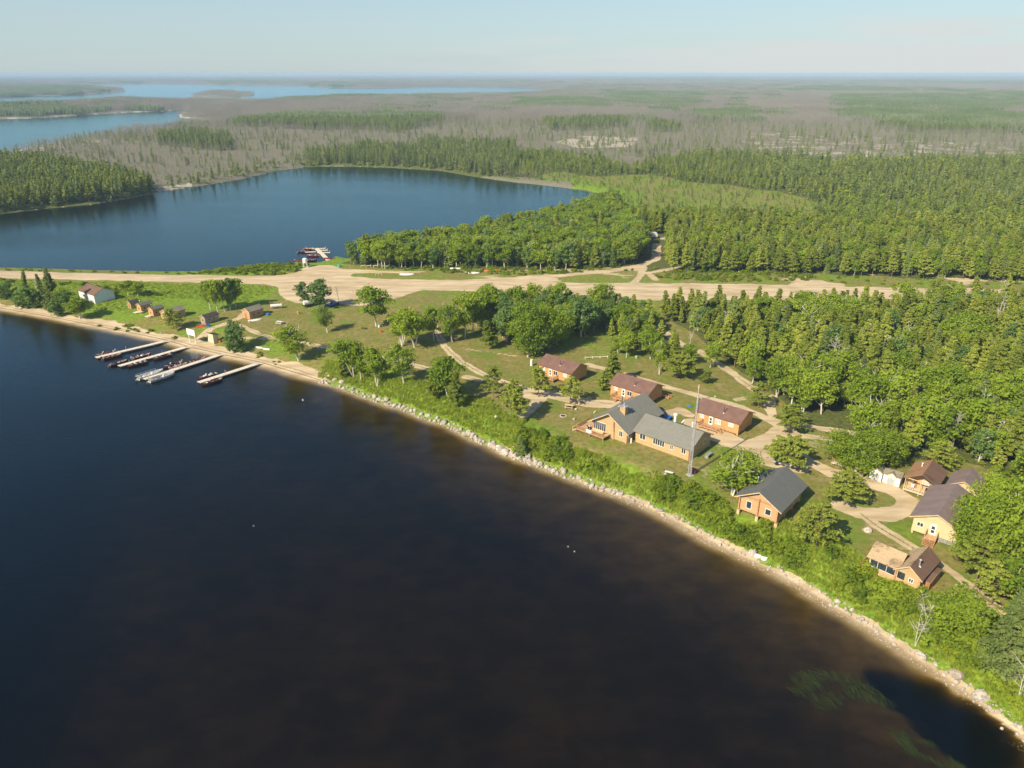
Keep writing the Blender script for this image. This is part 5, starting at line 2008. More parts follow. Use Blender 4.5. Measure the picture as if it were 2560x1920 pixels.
def door(par, side, p, c, z, w_=1.0, h_=2.1, mat='white paint', lights=2):
    D_ = MB()
    G_ = MB()
    H_ = MB()
    out = -1 if side in ('f', 'l') else 1

    def bx(mb, a0, a1, z0, z1, d0, d1):
        q0, q1 = sorted((p + out * d0, p + out * d1))
        if side in ('f', 'b'):
            mb.box(a0, a1, q0, q1, z0, z1)
        else:
            mb.box(q0, q1, a0, a1, z0, z1)
    bx(D_, c - w_ / 2, c + w_ / 2, z, z + h_, 0, 0.06)
    d_ = D_.build('door', mat, par)
    for i in range(lights):
        z0 = z + h_ * (0.88 - (i + 1) * 0.36)
        bx(G_, c - w_ * 0.27, c + w_ * 0.27, z0, z0 + h_ * 0.28, 0.062, 0.075)
    if lights:
        G_.build('pane', 'window dark', d_)
    bx(H_, c + w_ * 0.36, c + w_ * 0.43, z + h_ * 0.45, z + h_ * 0.5, 0.062, 0.11)
    H_.build('handle', 'pipe metal', d_)
    return d_


def deck(par, x0, x1, y0, y1, z, rail_sides='flr', zg=0.0, gap=None, wood='rail wood', floorm='deck wood'):
    m = MB().box(x0, x1, y0, y1, z - 0.14, z)
    for i in range(1, int((x1 - x0) / 0.5)):
        m.box(x0 + i * 0.5 - 0.012, x0 + i * 0.5 + 0.012, y0 + 0.02, y1 - 0.02, z, z + 0.006)
    m.build('deck', floorm, par)
    pm = MB()
    for x_ in (x0 + 0.1, (x0 + x1) / 2, x1 - 0.1):
        for y_ in (y0 + 0.1, y1 - 0.3):
            pm.box(x_ - 0.07, x_ + 0.07, y_ - 0.07, y_ + 0.07, zg, z - 0.14)
    pm.build('deck_post', wood, par)
    r_ = MB()

    def run(p, q):
        L = math.hypot(q[0] - p[0], q[1] - p[1])
        k = max(1, int(L / 0.32))
        r_.beam((*p, z + 0.95), (*q, z + 0.95), 0.12, 0.05)
        r_.beam((*p, z + 0.12), (*q, z + 0.12), 0.05, 0.09)
        r_.beam((*p, z + 0.55), (*q, z + 0.55), 0.04, 0.09)
        for i in range(k + 1):
            f = i / k
            x_, y_ = p[0] + (q[0] - p[0]) * f, p[1] + (q[1] - p[1]) * f
            s_ = 0.05 if i % 5 == 0 else 0.02
            r_.box(x_ - s_, x_ + s_, y_ - s_, y_ + s_, z, z + 0.95)
    if 'f' in rail_sides:
        if gap:
            run((x0, y0), (gap[0], y0))
            run((gap[1], y0), (x1, y0))
        else:
            run((x0, y0), (x1, y0))
    if 'l' in rail_sides:
        run((x0, y0), (x0, y1))
    if 'r' in rail_sides:
        run((x1, y0), (x1, y1))
    if 'b' in rail_sides:
        run((x0, y1), (x1, y1))
    if r_.v:
        r_.build('railing', wood, par)


def stairs(par, p, d, w_, z, n=4, zg=0.0, mat='deck wood', rails=True):
    """steps going down from p in direction d (unit, local xy)"""
    m = MB()
    nx, ny = -d[1], d[0]
    for i in range(n):
        zt = z - (i + 1) * (z - zg) / (n + 1)
        a = (p[0] + d[0] * (0.14 + i * 0.28), p[1] + d[1] * (0.14 + i * 0.28), zt)
        m.beam((a[0] - nx * w_ / 2, a[1] - ny * w_ / 2, zt), (a[0] + nx * w_ / 2, a[1] + ny * w_ / 2, zt), 0.26, 0.05)
    for s_ in (-1, 1):
        q = (p[0] + nx * s_ * w_ / 2, p[1] + ny * s_ * w_ / 2)
        e = (q[0] + d[0] * n * 0.3, q[1] + d[1] * n * 0.3)
        m.beam((q[0], q[1], z - 0.15), (e[0], e[1], zg + 0.02), 0.05, 0.22)
        if rails:
            m.beam((q[0], q[1], z + 0.9), (e[0], e[1], zg + 0.95), 0.05, 0.09)
            m.beam((e[0], e[1], zg), (e[0], e[1], zg + 0.95), 0.09, 0.09)
    m.build('stairs', mat, par)


def pipe(par, x, y, z0, z1, r=0.09, name='chimney', cap=True, mat='pipe metal', base=True):
    m = MB().tube((x, y, z0), (x, y, z1), r, n=8)
    if cap:
        m.tube((x, y, z1 + 0.05), (x, y, z1 + 0.2), r * 1.9, r * 0.6, 8)
        m.tube((x, y, z1), (x, y, z1 + 0.06), r * 0.5, n=6)
    o = m.build(name, mat, par)
    if base:
        MB().tube((x, y, z0 + 0.02), (x, y, z0 + 0.22), r * 2.6, r * 1.5, 10).build('flashing', 'white paint', o)
    return o


def dish(par, x, y, z, r=0.45, name='satellite_dish', az_=200.0, h=0.8, mat='white paint'):
    m = MB()
    rings = []
    A = rad(az_)
    ax = Vector((math.cos(A) * 0.8, math.sin(A) * 0.8, 0.6)).normalized()
    s_ = ax.orthogonal().normalized()
    t_ = ax.cross(s_)
    c = Vector((x, y, z + h))
    for j in range(4):
        rr_ = r * (j / 3 + 0.02)
        dd_ = 0.30 * r * (j / 3) ** 2
        rings.append([c + ax * dd_ + (s_ * math.cos(TWO * i / 12) + t_ * math.sin(TWO * i / 12)) * rr_ for i in range(12)])
    back = [[p - ax * 0.03 for p in r_] for r_ in rings[::-1]]
    m.loft(rings + back, cap=False)
    o = m.build(name, mat, par)
    k = MB().tube((x, y, z), (x, y, z + h), 0.035)
    k.tube(c, c + ax * r * 0.9 - Vector((0, 0, r * 0.2)), 0.015)
    k.tube((x + 0.3, y, z), (x, y, z + h * 0.7), 0.02).tube((x - 0.2, y + 0.25, z), (x, y, z + h * 0.7), 0.02)
    k.build('mast', 'galvanised metal', o if par is not None else o)
    return o


# --- main lodge
lo = frame_at('lodge', 1727.7, 1127.6, 2.75, FRONT, 14.45, -0.5, label='long L shaped lodge with grey shingle roofs and yellow wood walls above the bank', cat='lodge')
w1, r1_ = block(lo, 0.4, 14.0, 0, 9.3, -0.3, 2.95, 5.2, 'x', 0.5, 0.45, 'yellow siding', 'grey shingle')
w2, r2_ = block(lo, -10.0, -0.4, -1.9, 11.6, -0.3, 3.05, 6.2, 'y', 0.75, 1.0, 'yellow siding', 'grey shingle')
window(lo, 'f', 0.0, 2.3, 1.2, 1.5, 1.35, 2)
window(lo, 'f', 0.0, 6.4, 1.1, 2.9, 1.5, 5)
window(lo, 'f', 0.0, 9.6, 1.2, 0.8, 1.2, 2)
window(lo, 'f', 0.0, 12.5, 1.2, 1.1, 1.3, 2)
MB().box(13.75, 13.95, -0.12, -0.02, -0.2, 2.7).build('corner_board', 'brown siding', lo)
window(lo, 'r', 14.0, 3.2, 1.9, 0.7, 0.9, 1)
window(lo, 'r', 14.0, 6.6, 1.6, 1.2, 1.1, 2)
window(lo, 'r', -0.4, -1.1, 1.3, 0.8, 1.1, 1)
window(lo, 'f', -1.9, -2.2, 1.1, 1.0, 1.5, 2)
window(lo, 'f', -1.9, -7.9, 0.9, 3.4, 2.1, 6)
MB().box(-4.3, -3.9, -2.15, -1.92, -0.2, 2.9).box(-4.3, -4.0, -2.3, -2.16, 2.0, 4.3).build('log_trim', 'deck wood', lo)
MB().box(-0.75, -0.45, -2.2, -1.95, 0, 3.0).build('corner_log', 'log siding', lo)
MB().box(-9.95, -9.7, -2.15, -1.95, 0, 3.0).build('corner_log', 'rail wood', lo)
ch = MB().box(-4.6, -3.2, 0.9, 2.1, 4.8, 7.0)
ch = ch.build('chimney', 'yellow siding', r2_)
MB().box(-4.72, -3.08, 0.78, 2.22, 7.003, 7.1).build('chimney_cap', 'galvanised metal', ch)
MB().tube((-3.9, 1.5, 7.1), (-3.9, 1.5, 7.9), 0.14, n=8).build('flue', 'galvanised metal', ch)
pipe(r2_, -7.3, 6.0, 4.6, 6.8, 0.12)
pipe(r1_, 5.0, 3.3, 4.5, 4.9, 0.06, 'vent', False, base=False)
pipe(r1_, 11.2, 5.6, 4.9, 6.1, 0.12, 'vent', True, 'white paint', base=False)
tb = MB().tube((6.1, 7.2, 4.0), (6.1, 7.2, 5.9), 0.32, n=10).dome((6.1, 7.2, 5.9), 0.5, 0.5, 0.42)
tb.build('roof_fan', 'white paint', r1_)
dish(r1_, 8.7, 6.2, 4.6, 0.55)
dish(r2_, -6.2, 3.0, 5.1, 0.35, h=0.6)
dish(lo, -10.9, 0.2, 1.6, 0.5, h=2.2)
deck(lo, -12.6, -4.9, -4.9, -2.0, 0.9, 'fl', wood='rail wood')
deck(lo, -12.6, -10.15, -1.95, 1.2, 0.9, 'l', wood='rail wood')
stairs(lo, (-12.65, -3.9), (-1, 0), 1.6, 0.9, 3, mat='pale timber')
MB().box(-9.6, -8.1, -4.99, -4.96, 1.15, 1.8).build('banner', 'sign white', lo)
m = MB().box(-8.9, -5.9, -4.0, -3.5, 1.25, 1.35).box(-8.9, -5.9, -3.44, -3.36, 1.35, 1.9)
for x_ in (-8.8, -7.4, -6.0):
    m.box(x_ - 0.05, x_ + 0.05, -3.95, -3.4, 0.9, 1.25)
tag(m.build('bench', 'pale timber'), 'long pale wooden bench on the lodge deck under the windows', 'bench')
bench_l = bpy.data.objects['bench']
bench_l.location = lo.location
bench_l.rotation_euler = lo.rotation_euler
bq = empty('barbecue', lo.matrix_basis @ Vector((-9.9, -3.2, 0.9)), FRONT)
tag(bq, 'dark barbecue grill on the lodge deck', 'grill')
MB().box(-0.35, 0.35, -0.25, 0.25, 0.6, 0.85).box(-0.3, -0.24, -0.2, 0.2, 0, 0.6).box(0.24, 0.3, -0.2, 0.2, 0, 0.6).box(-0.75, -0.37, -0.22, 0.22, 0.76, 0.8).build('body', 'motor black', bq)
MB().dome((0, 0, 0.85), 0.36, 0.26, 0.26).build('lid', 'motor grey', bq)
tk = empty('propane_cylinder', lo.matrix_basis @ Vector((0.1, -1.1, 0)), 0)
tag(tk, 'white upright propane cylinder in the inner corner of the lodge', 'gas cylinder')
MB().tube((0, 0, 0), (0, 0, 1.1), 0.19, n=10).dome((0, 0, 1.1), 0.19, 0.19, 0.14).build('body', 'white paint', tk)
MB().tube((0, 0, 1.22), (0, 0, 1.38), 0.08, n=8).build('valve', 'galvanised metal', tk)


# --- three brown roofed cabins
def brown_cabin(u, v, label, i):
    c = frame_at('cabin', u, v, 3.2, FRONT, 11.2, -0.5, label=label, cat='cabin', group='plum roofed cabins')
    z0 = 0.45
    w_, r_ = block(c, 0, 10.8, 0, 7.3, z0, 3.35, 5.05, 'x', 0.45, 0.45, 'pine siding' if i < 2 else 'pine siding', 'plum metal roof')
    window(c, 'f', 0, 1.6, 1.75, 1.1, 0.95, 2, pane='curtain pane')
    door(c, 'f', 0, 3.9, 0.75, 1.0, 2.1)
    window(c, 'f', 0, 5.7, 1.35, 1.5, 1.3, 2, pane='window dark' if i != 2 else 'curtain pane')
    window(c, 'f', 0, 8.9, 1.75, 1.25, 0.95, 2, pane='curtain pane')
    if i != 0:
        MB().box(4.75, 4.9, -0.05, -0.003, 1.3, 2.7).box(6.5, 6.65, -0.05, -0.003, 1.3, 2.7).build('shutter', 'rail wood', c)
    for k, (x_, y_) in enumerate(((0.2, 0.2), (10.6, 0.2), (5.4, 0.2), (10.6, 3.6), (10.6, 7.1), (0.2, 7.1))):
        MB().box(x_ - 0.17, x_ + 0.17, y_ - 0.17, y_ + 0.17, -0.4, z0 - 0.01).build('foundation_post', 'deck wood', c)
    deck(c, 2.0, 6.6, -2.2, -0.02, 0.72, 'flr' if i != 2 else 'fl', zg=-0.1)
    if i == 2:
        stairs(c, (6.62, -1.2), (1, 0), 1.4, 0.72, 3)
    else:
        stairs(c, (2.9, -2.22), (0, -1), 1.3, 0.72, 3)
    stairs(c, (6.0, 7.32), (0, 1), 1.2, 0.7, 3)
    pipe(r_, 6.3, 1.25, 3.9, 5.7, 0.09)
    for x_ in ((3.8, 6.0, 7.4) if i else ()):
        pipe(r_, x_, 4.1, 4.9, 5.05, 0.09, 'vent', False, 'white paint', base=False)
    if i == 1:
        m = MB()
        for y_ in (7.6, 9.0):
            m.beam((9.5, y_, 0.9), (12.6, y_, 0.6), 0.06, 0.1)
            m.beam((9.5, y_, 0.5), (12.6, y_, 0.2), 0.06, 0.1)
            m.beam((12.6, y_, -0.1), (12.6, y_, 0.9), 0.12, 0.12)
        m.prism([(9.5, 7.6, 0.4), (9.5, 9.0, 0.4), (9.5, 9.0, 0.46), (9.5, 7.6, 0.46)], [(12.6, 7.6, 0.0), (12.6, 9.0, 0.0), (12.6, 9.0, 0.06), (12.6, 7.6, 0.06)])
        m.build('ramp', 'rail wood', c)
    return c


ca = brown_cabin(1427.3, 936.6, 'plum roofed wooden cabin furthest back, half hidden by two pines', 0)
cb = brown_cabin(1619.3, 989.3, 'plum roofed orange cabin in the middle of the three, straight behind the lodge', 1)
cc_ = brown_cabin(1849.9, 1061.9, 'plum roofed orange cabin nearest the sandy yard, beside the tall mast', 2)

# --- slate roofed log house on stilts
hd = frame_at('log_house', 1954, 1283.9, 3.5, FRONT, 8.3, -0.8, label='log house on low stilts with dark slate coloured roof above the bank', cat='house')
w_, r_ = block(hd, 0, 7.5, 0, 11.2, 0.75, 3.85, 6.0, 'y', 0.8, 0.8, 'log siding', 'slate shingle')
for x_ in (0.1, 3.75, 7.4):
    MB().box(x_ - 0.12, x_ + 0.12, -0.4, -0.01, 0.72, 3.5 if x_ != 3.75 else 4.4).build('corner_log', 'rail wood', hd)
    MB().box(x_ - 0.25, x_ + 0.25, -0.3, 0.25, -0.4, 0.71).build('pier', 'pale timber', hd)
for y_ in (3.7, 7.4, 11.0):
    MB().box(7.1, 7.5, y_ - 0.25, y_ + 0.25, -0.4, 0.74).build('pier', 'pale timber', hd)
window(hd, 'f', 0, 1.9, 1.5, 1.05, 1.6, 1)
window(hd, 'f', 0, 5.6, 1.6, 1.15, 1.3, 1)
window(hd, 'r', 7.5, 3.0, 1.6, 1.2, 1.2, 1)
window(hd, 'r', 7.5, 7.5, 1.6, 1.2, 1.2, 1)
MB().box(0.3, 7.2, -0.03, -0.008, 3.86, 3.98).build('gable_trim', 'brown siding', hd)
pipe(r_, 1.0, 5.2, 4.1, 5.6, 0.11, mat='galvanised metal')
pipe(r_, 5.9, 4.2, 4.6, 4.9, 0.09, 'vent', False, base=False)
m = MB().tube((1.9, 5.9, 4.6), (1.6, 5.7, 6.2), 0.02).tube((1.0, 6.6, 4.3), (1.6, 5.7, 6.2), 0.02)
m.build('guy_wire', 'galvanised metal', r_)
deck(hd, -2.2, -0.02, 4.0, 8.0, 0.8, 'l')


# --- garden sheds
s1 = frame_at('garden_shed', 2172, 1196, 0, FRONT, 0, 0, label='left white garden shed with a dark gable roof and grey double doors', cat='shed', group='white garden sheds')
block(s1, 0, 2.3, 0, 2.6, -0.1, 1.95, 2.75, 'y', 0.12, 0.12, 'white siding', 'olive shingle')
d_ = MB().box(0.45, 1.13, -0.05, 0, 0.05, 1.85).box(1.16, 1.84, -0.05, 0, 0.05, 1.85).build('door', 'grey door', s1)
MB().box(0.6, 1.0, -0.065, -0.052, 1.45, 1.7).box(1.3, 1.7, -0.065, -0.052, 1.45, 1.7).build('pane', 'white paint', d_)
s2 = frame_at('garden_shed', 2205, 1204.5, 0, FRONT, 0, 0, label='right white garden shed with a small gable over its grey doors', cat='shed', group='white garden sheds')
block(s2, 0, 3.2, 0, 2.3, -0.1, 1.95, 2.7, 'x', 0.1, 0.1, 'white siding', 'olive shingle')
block(s2, 0.75, 2.35, -0.2, 1.1, -0.1, 2.0, 2.6, 'y', 0.1, 0.08, 'white siding', 'olive shingle')
d_ = MB().box(0.9, 1.53, -0.25, -0.2, 0.05, 1.85).box(1.56, 2.2, -0.25, -0.2, 0.05, 1.85).build('door', 'grey door', s2)
MB().box(1.0, 1.4, -0.265, -0.252, 1.45, 1.7).box(1.7, 2.1, -0.265, -0.252, 1.45, 1.7).build('pane', 'white paint', d_)

# --- rust roofed cabin with an open porch
he = frame_at('cabin', 2345.8, 1220.3, 3.15, FRONT, 5.9, -0.3, label='small cabin with a rust brown shingle roof and an open railed porch', cat='cabin')
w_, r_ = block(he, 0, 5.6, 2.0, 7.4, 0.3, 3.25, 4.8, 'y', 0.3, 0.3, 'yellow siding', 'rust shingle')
two_tone(r_, ('rust shingle', 'dark brown shingle'), 'y', 2.8)  # right slope: darker brown shingle, part of its shade put into the colour
r2 = MB()
xm, zr, ze = 2.8, 4.8, 3.25
sl_ = (zr - ze) / 2.8
for xe in (-0.3, 5.9):
    ea = ze - sl_ * 0.3
    r2.prism([(xe, -0.3, ea), (xm, -0.3, zr), (xm, -0.3, zr + .13), (xe, -0.3, ea + .13)], [(xe, 1.66, ea), (xm, 1.66, zr), (xm, 1.66, zr + .13), (xe, 1.66, ea + .13)])
two_tone(r2.build('porch_roof', 'rust shingle', he), ('rust shingle', 'dark brown shingle'), 'y', 2.8)  # porch slopes match: the darker brown also carries some painted shade
deck(he, 0, 5.6, 0, 1.97, 0.55, 'f', floorm='dock boards', wood='pale timber')
for x_ in (0.08, 2.8, 5.52):
    MB().box(x_ - 0.06, x_ + 0.06, 0.02, 0.14, 0.55, 3.2).build('porch_post', 'pale timber', he)
MB().beam((0, 0.08, 3.15), (5.6, 0.08, 3.15), 0.1, 0.16).build('porch_beam', 'pale timber', he)
door(he, 'f', 2.0, 1.5, 0.56, 0.9, 2.0, 'brown siding', 1)
window(he, 'f', 2.0, 3.3, 1.7, 1.3, 0.9, 2, pane='curtain pane')
pipe(r_, 1.6, 4.6, 4.0, 4.9, 0.1, mat='white paint')
m = MB().box(0, 0.6, 0, 0.55, 0.35, 0.42).box(0, 0.6, 0.5, 0.56, 0.42, 0.95).box(0.0, 0.05, 0, 0.5, 0, 0.6).box(0.55, 0.6, 0, 0.5, 0, 0.6)
for i, (x_, y_, mt, lb) in enumerate(((1.0, 0.9, 'boat white', 'white chair on the porch of the rust roofed cabin'), (3.6, 1.0, 'motor black', 'dark chair at the middle of the rust roofed porch'), (4.6, 1.1, 'rail wood', 'brown chair at the right end of the rust roofed porch'))):
    o = MB()
    o.v, o.f = list(m.v), list(m.f)
    o = o.build('chair', mt)
    o.location = he.matrix_basis @ Vector((x_, y_, 0.56))
    o.rotation_euler = (0, 0, FRONT)
    tag(o, lb, 'chair')

# --- pale walled cabin behind it
hf = frame_at('cabin', 2362.7, 1211.4, 2.9, FRONT, -0.4, -0.4, label='cabin with pale yellow walls and a taupe metal roof behind the foreground birches', cat='cabin')
block(hf, 0, 5.2, 0, 6.2, 0.2, 3.05, 4.6, 'y', 0.4, 0.4, 'pale yellow siding', 'taupe metal roof')
window(hf, 'f', 0, 1.4, 1.3, 1.2, 1.1, 3)
window(hf, 'f', 0, 3.8, 1.3, 1.2, 1.1, 2)
door(hf, 'f', 0, 2.6, 0.3, 0.9, 2.0)

# --- yellow house with stairs
hg = frame_at('house', 2273.2, 1291, 3.3, FRONT, -0.7, -0.5, label='yellow fronted house with a plum metal roof, white door and wooden stairs', cat='house')
w_, r_ = block(hg, 0, 7.2, 0, 13.2, 0.55, 3.6, 5.3, 'y', 0.7, 0.5, 'pale yellow siding', 'taupe metal roof')
window(hg, 'f', 0, 1.2, 1.75, 1.1, 0.9, 2)
door(hg, 'f', 0, 3.3, 1.0, 1.0, 2.1)
deck(hg, 2.5, 4.3, -1.6, -0.02, 0.95, 'lr', wood='deck wood')
stairs(hg, (3.4, -1.65), (0, -1), 1.8, 0.95, 5, mat='rail wood', rails=False)
MB().box(4.4, 7.1, -0.03, -0.005, 0.1, 0.95).build('skirting', 'galvanised metal', hg)
for x_ in (0.2, 2.4, 4.6, 7.0):
    MB().box(x_ - 0.15, x_ + 0.15, 0.02, 0.3, -0.4, 0.53).build('foundation_post', 'pale timber', hg)

# --- tan roofed log cabin
TH2 = rad(-47.0)
hh2 = frame_at('cabin', 2167.6, 1391.7, 2.95, TH2, -0.35, -0.35, label='log cabin with tan and brown L shaped roof and a screened porch above the bank', cat='cabin')
w_, r_ = block(hh2, 0, 4.3, 0, 5.0, 0.2, 3.1, 4.6, 'x', 0.35, 0.35, 'yellow siding', 'tan shingle')
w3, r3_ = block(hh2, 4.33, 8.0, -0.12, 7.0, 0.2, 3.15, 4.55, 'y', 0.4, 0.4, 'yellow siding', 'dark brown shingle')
for (a0, a1, mt) in ((0.25, 1.35, 'window dark'), (1.45, 2.75, 'window dark'), (2.85, 4.1, 'window dark')):
    f_ = MB().box(a0, a1, -0.05, 0, 1.5, 2.85).build('porch_screen', mt, hh2)
    MB().box(a0 - 0.05, a0, -0.07, 0.0, 1.45, 2.9).box(a0, a1, -0.07, 0, 1.42, 1.5).build('screen_frame', 'white paint', f_)
f_ = MB().box(4.6, 5.7, -0.17, -0.12, 1.5, 2.75).build('porch_screen', 'window dark', hh2)
MB().box(4.5, 4.6, -0.19, -0.12, 1.42, 2.8).box(4.6, 5.7, -0.19, -0.12, 1.42, 1.5).build('screen_frame', 'pale timber', f_)
window(hh2, 'f', -0.12, 6.7, 1.6, 0.75, 0.8, 2)
MB().box(4.2, 4.45, -0.4, -0.13, -0.4, 3.0).build('corner_log', 'rail wood', hh2)
MB().box(7.85, 8.1, -0.4, -0.13, -0.4, 3.0).build('corner_log', 'rail wood', hh2)
pipe(r3_, 6.9, 1.6, 3.9, 5.2, 0.12, mat='galvanised metal')
block(hh2, 8.03, 9.0, 1.6, 6.4, 0.0, 2.0, 2.3, 'x', 0.1, 0.1, 'brown siding', 'dark brown shingle')
deck(hh2, -1.1, -0.03, 0.5, 2.6, 0.5, 'fl', wood='rail wood')

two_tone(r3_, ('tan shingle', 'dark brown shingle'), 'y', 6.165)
# --- small outhouse
hj = frame_at('outhouse', 2418.4, 1549, 0, TH2, 0, 0, label='tiny wooden outhouse with a tan roof beside the near spruces', cat='outhouse')
block(hj, 0, 1.7, 0, 1.7, -0.1, 2.1, 2.7, 'y', 0.3, 0.35, 'plywood', 'tan shingle')
MB().box(0.8, 1.5, -0.03, 0, 0.2, 1.8).build('doorway', 'rubber', hj)
MB().box(0.7, 0.78, -0.1, -0.02, 0, 2.0).box(1.55, 1.65, -0.1, -0.02, 0, 2.0).build('door_frame', 'pale timber', hj)

# --- cabin behind the large birch
hk = frame_at('cabin', 2078, 1161, 0, FRONT, 0, -1.4, label='orange cabin mostly hidden behind the large birch beside the track', cat='cabin')
block(hk, 0, 5.0, 0, 5.0, 0.3, 2.9, 4.1, 'y', 0.4, 0.5, 'yellow siding', 'taupe metal roof')
deck(hk, 0, 5.0, -1.5, -0.03, 0.5, '', floorm='dock boards')
for x_ in (0.05, 4.95):
    MB().box(x_ - 0.05, x_ + 0.05, -1.45, -1.35, 0.5, 2.6).build('porch_post', 'rail wood', hk)
window(hk, 'f', 0, 1.5, 1.4, 1.0, 1.0, 2)

# --- white boathouse on the left
hw = frame_at('boathouse', 238.7, 759.2, 0, rad(-36), 11.5, 0, label='white metal boathouse with a brown roof beside the strip', cat='boathouse')
block(hw, 0, 11.5, 0, 7.4, -0.1, 3.1, 5.0, 'x', 0.15, 0.15, 'white siding', 'dark brown shingle')
window(hw, 'f', 0, 3.5, 1.3, 1.2, 1.0, 2)

# --- wooden sheds by the beach
SH = rad(-33)
for (u, v, W_, D_, he_, hr_, wm, rm, lab, dr) in (
        (320.3, 770.2, 2.1, 3.2, 2.1, 2.8, 'plywood', 'dark shingle', 'smallest wooden shed at the left end of the shed row', True),
        (344, 779, 2.6, 4.4, 2.5, 3.2, 'pine siding', 'slate shingle', 'orange shed second from the left in the shed row', False),
        (373, 789, 2.8, 4.2, 2.5, 3.2, 'pine siding', 'slate shingle', 'orange shed third from the left in the shed row', False),
        (404, 797, 4.2, 6.6, 2.5, 3.6, 'yellow siding', 'olive shingle', 'largest shed with a grey roof behind the small beach pine', True),
        (502.4, 808, 2.6, 5.4, 2.3, 3.0, 'grey plywood', 'dark shingle', 'shed with a dark roof and two windows behind the sign board', False),
        (606.9, 794, 3.9, 5.9, 2.6, 3.7, 'plywood', 'olive shingle', 'plywood shed with a grey gable roof standing alone on the lawn', True)):
    o = frame_at('wooden_shed', u, v, 0, SH, 0, 0, label=lab, cat='shed')
    block(o, 0, W_, 0, D_, -0.1, he_, hr_, 'y', 0.2, 0.2, wm, rm)
    if dr:
        door(o, 'f', 0, W_ * 0.45, 0.05, 0.8, 1.8, 'brown siding', 0)
    else:
        window(o, 'f', 0, W_ * 0.5, 1.0, 0.6, 0.7, 1, frame='rail wood')
    window(o, 'r', W_, D_ * 0.3, 1.0, 0.7, 0.7, 1, frame='rail wood')
    if D_ > 5:
        window(o, 'r', W_, D_ * 0.65, 1.0, 0.7, 0.7, 1, frame='rail wood')
    if he_ > 2.4 and D_ < 5:
        pipe(o, W_ * 0.25, D_ * 0.25, he_ + 0.3, he_ + 1.3, 0.08, 'chimney', mat='galvanised metal', base=False)
        MB().box(-0.2, W_ * 0.6, -1.6, -0.1, 0.02, 0.14).build('step', 'dock boards', o)
o = frame_at('fish_hut', 523.3, 855.5, 0, SH, 0, 0, label='tall narrow pale fish hut with a sloping roof at the top of the beach', cat='hut')
MB().prism([(0, 0, -.1), (2.4, 0, -.1), (2.4, 0, 3.1), (0, 0, 3.1)], [(0, 1.9, -.1), (2.4, 1.9, -.1), (2.4, 1.9, 2.5), (0, 1.9, 2.5)]).build('wall', 'cream siding', o)
MB().prism([(-0.25, -0.35, 3.22), (2.65, -0.35, 3.22), (2.65, -0.35, 3.32), (-0.25, -0.35, 3.32)], [(-0.25, 2.5, 2.33), (2.65, 2.5, 2.33), (2.65, 2.5, 2.43), (-0.25, 2.5, 2.43)]).build('roof', 'dark shingle', o)
MB().box(-0.5, -0.08, 0.1, 0.9, 0, 1.3).build('box', 'boat white', o)

# --- sign board on the beach
x0, y0, z0 = P(475.2, 855.7)
x1, y1, z1 = P(490.5, 860.3)
sg = empty('sign_board', (x0, y0, z0), math.atan2(y1 - y0, x1 - x0))
tag(sg, 'big blank white sign board on two white posts on the beach', 'sign')
Ls = math.hypot(x1 - x0, y1 - y0)
MB().box(-0.1, 0.12, -0.1, 0.1, -0.3, 4.6).build('post', 'white paint', sg)
MB().box(Ls - 0.12, Ls + 0.1, -0.1, 0.1, -0.5, 4.6).build('post', 'white paint', sg)
MB().box(-0.55, Ls + 0.35, -0.17, -0.11, 2.7, 4.7).build('board', 'sign white', sg)

# --- radio mast
x0, y0, z0 = P(1724.5, 1188)
ms = empty('radio_mast', (x0, y0, z0), rad(20))
tag(ms, 'tall grey lattice radio mast in front of the lodge end wall', 'mast')
TT = 18.6
leg = [(0.42 * math.cos(a), 0.42 * math.sin(a)) for a in (0.2, 2.3, 4.4)]
for lx, ly in leg:
    MB().tube((lx, ly, 0), (lx * 0.30, ly * 0.30, TT), 0.044, 0.036, 6).build('leg', 'motor grey', ms)
m = MB()
zq = 0.3
while zq < TT - 0.3:
    k0 = 1 - 0.70 * zq / TT
    k1 = 1 - 0.70 * (zq + 0.42) / TT
    for j in range(3):
        a, b = leg[j], leg[(j + 1) % 3]
        m.tube((a[0] * k0, a[1] * k0, zq), (b[0] * k0, b[1] * k0, zq), 0.026, n=4)
        m.tube((a[0] * k0, a[1] * k0, zq), (b[0] * k1, b[1] * k1, zq + 0.42), 0.022, n=4)
    zq += 0.42
m.build('lattice', 'motor grey', ms)
m = MB().tube((0, 0, TT - 0.4), (0, 0, TT + 1.6), 0.03).tube((-0.6, 0, TT + 0.3), (0.6, 0, TT + 0.3), 0.018)
m.build('antenna', 'galvanised metal', ms)
MB().tube((0.35, 0.1, 14.0), (0.35, 0.1, 17.4), 0.07, n=8).tube((0.0, 0.0, 15.6), (0.35, 0.1, 15.6), 0.03).build('whip_antenna', 'cream siding', ms)
MB().box(-0.6, 0.6, -0.6, 0.6, -0.2, 0.12).build('base', 'grey door', ms)


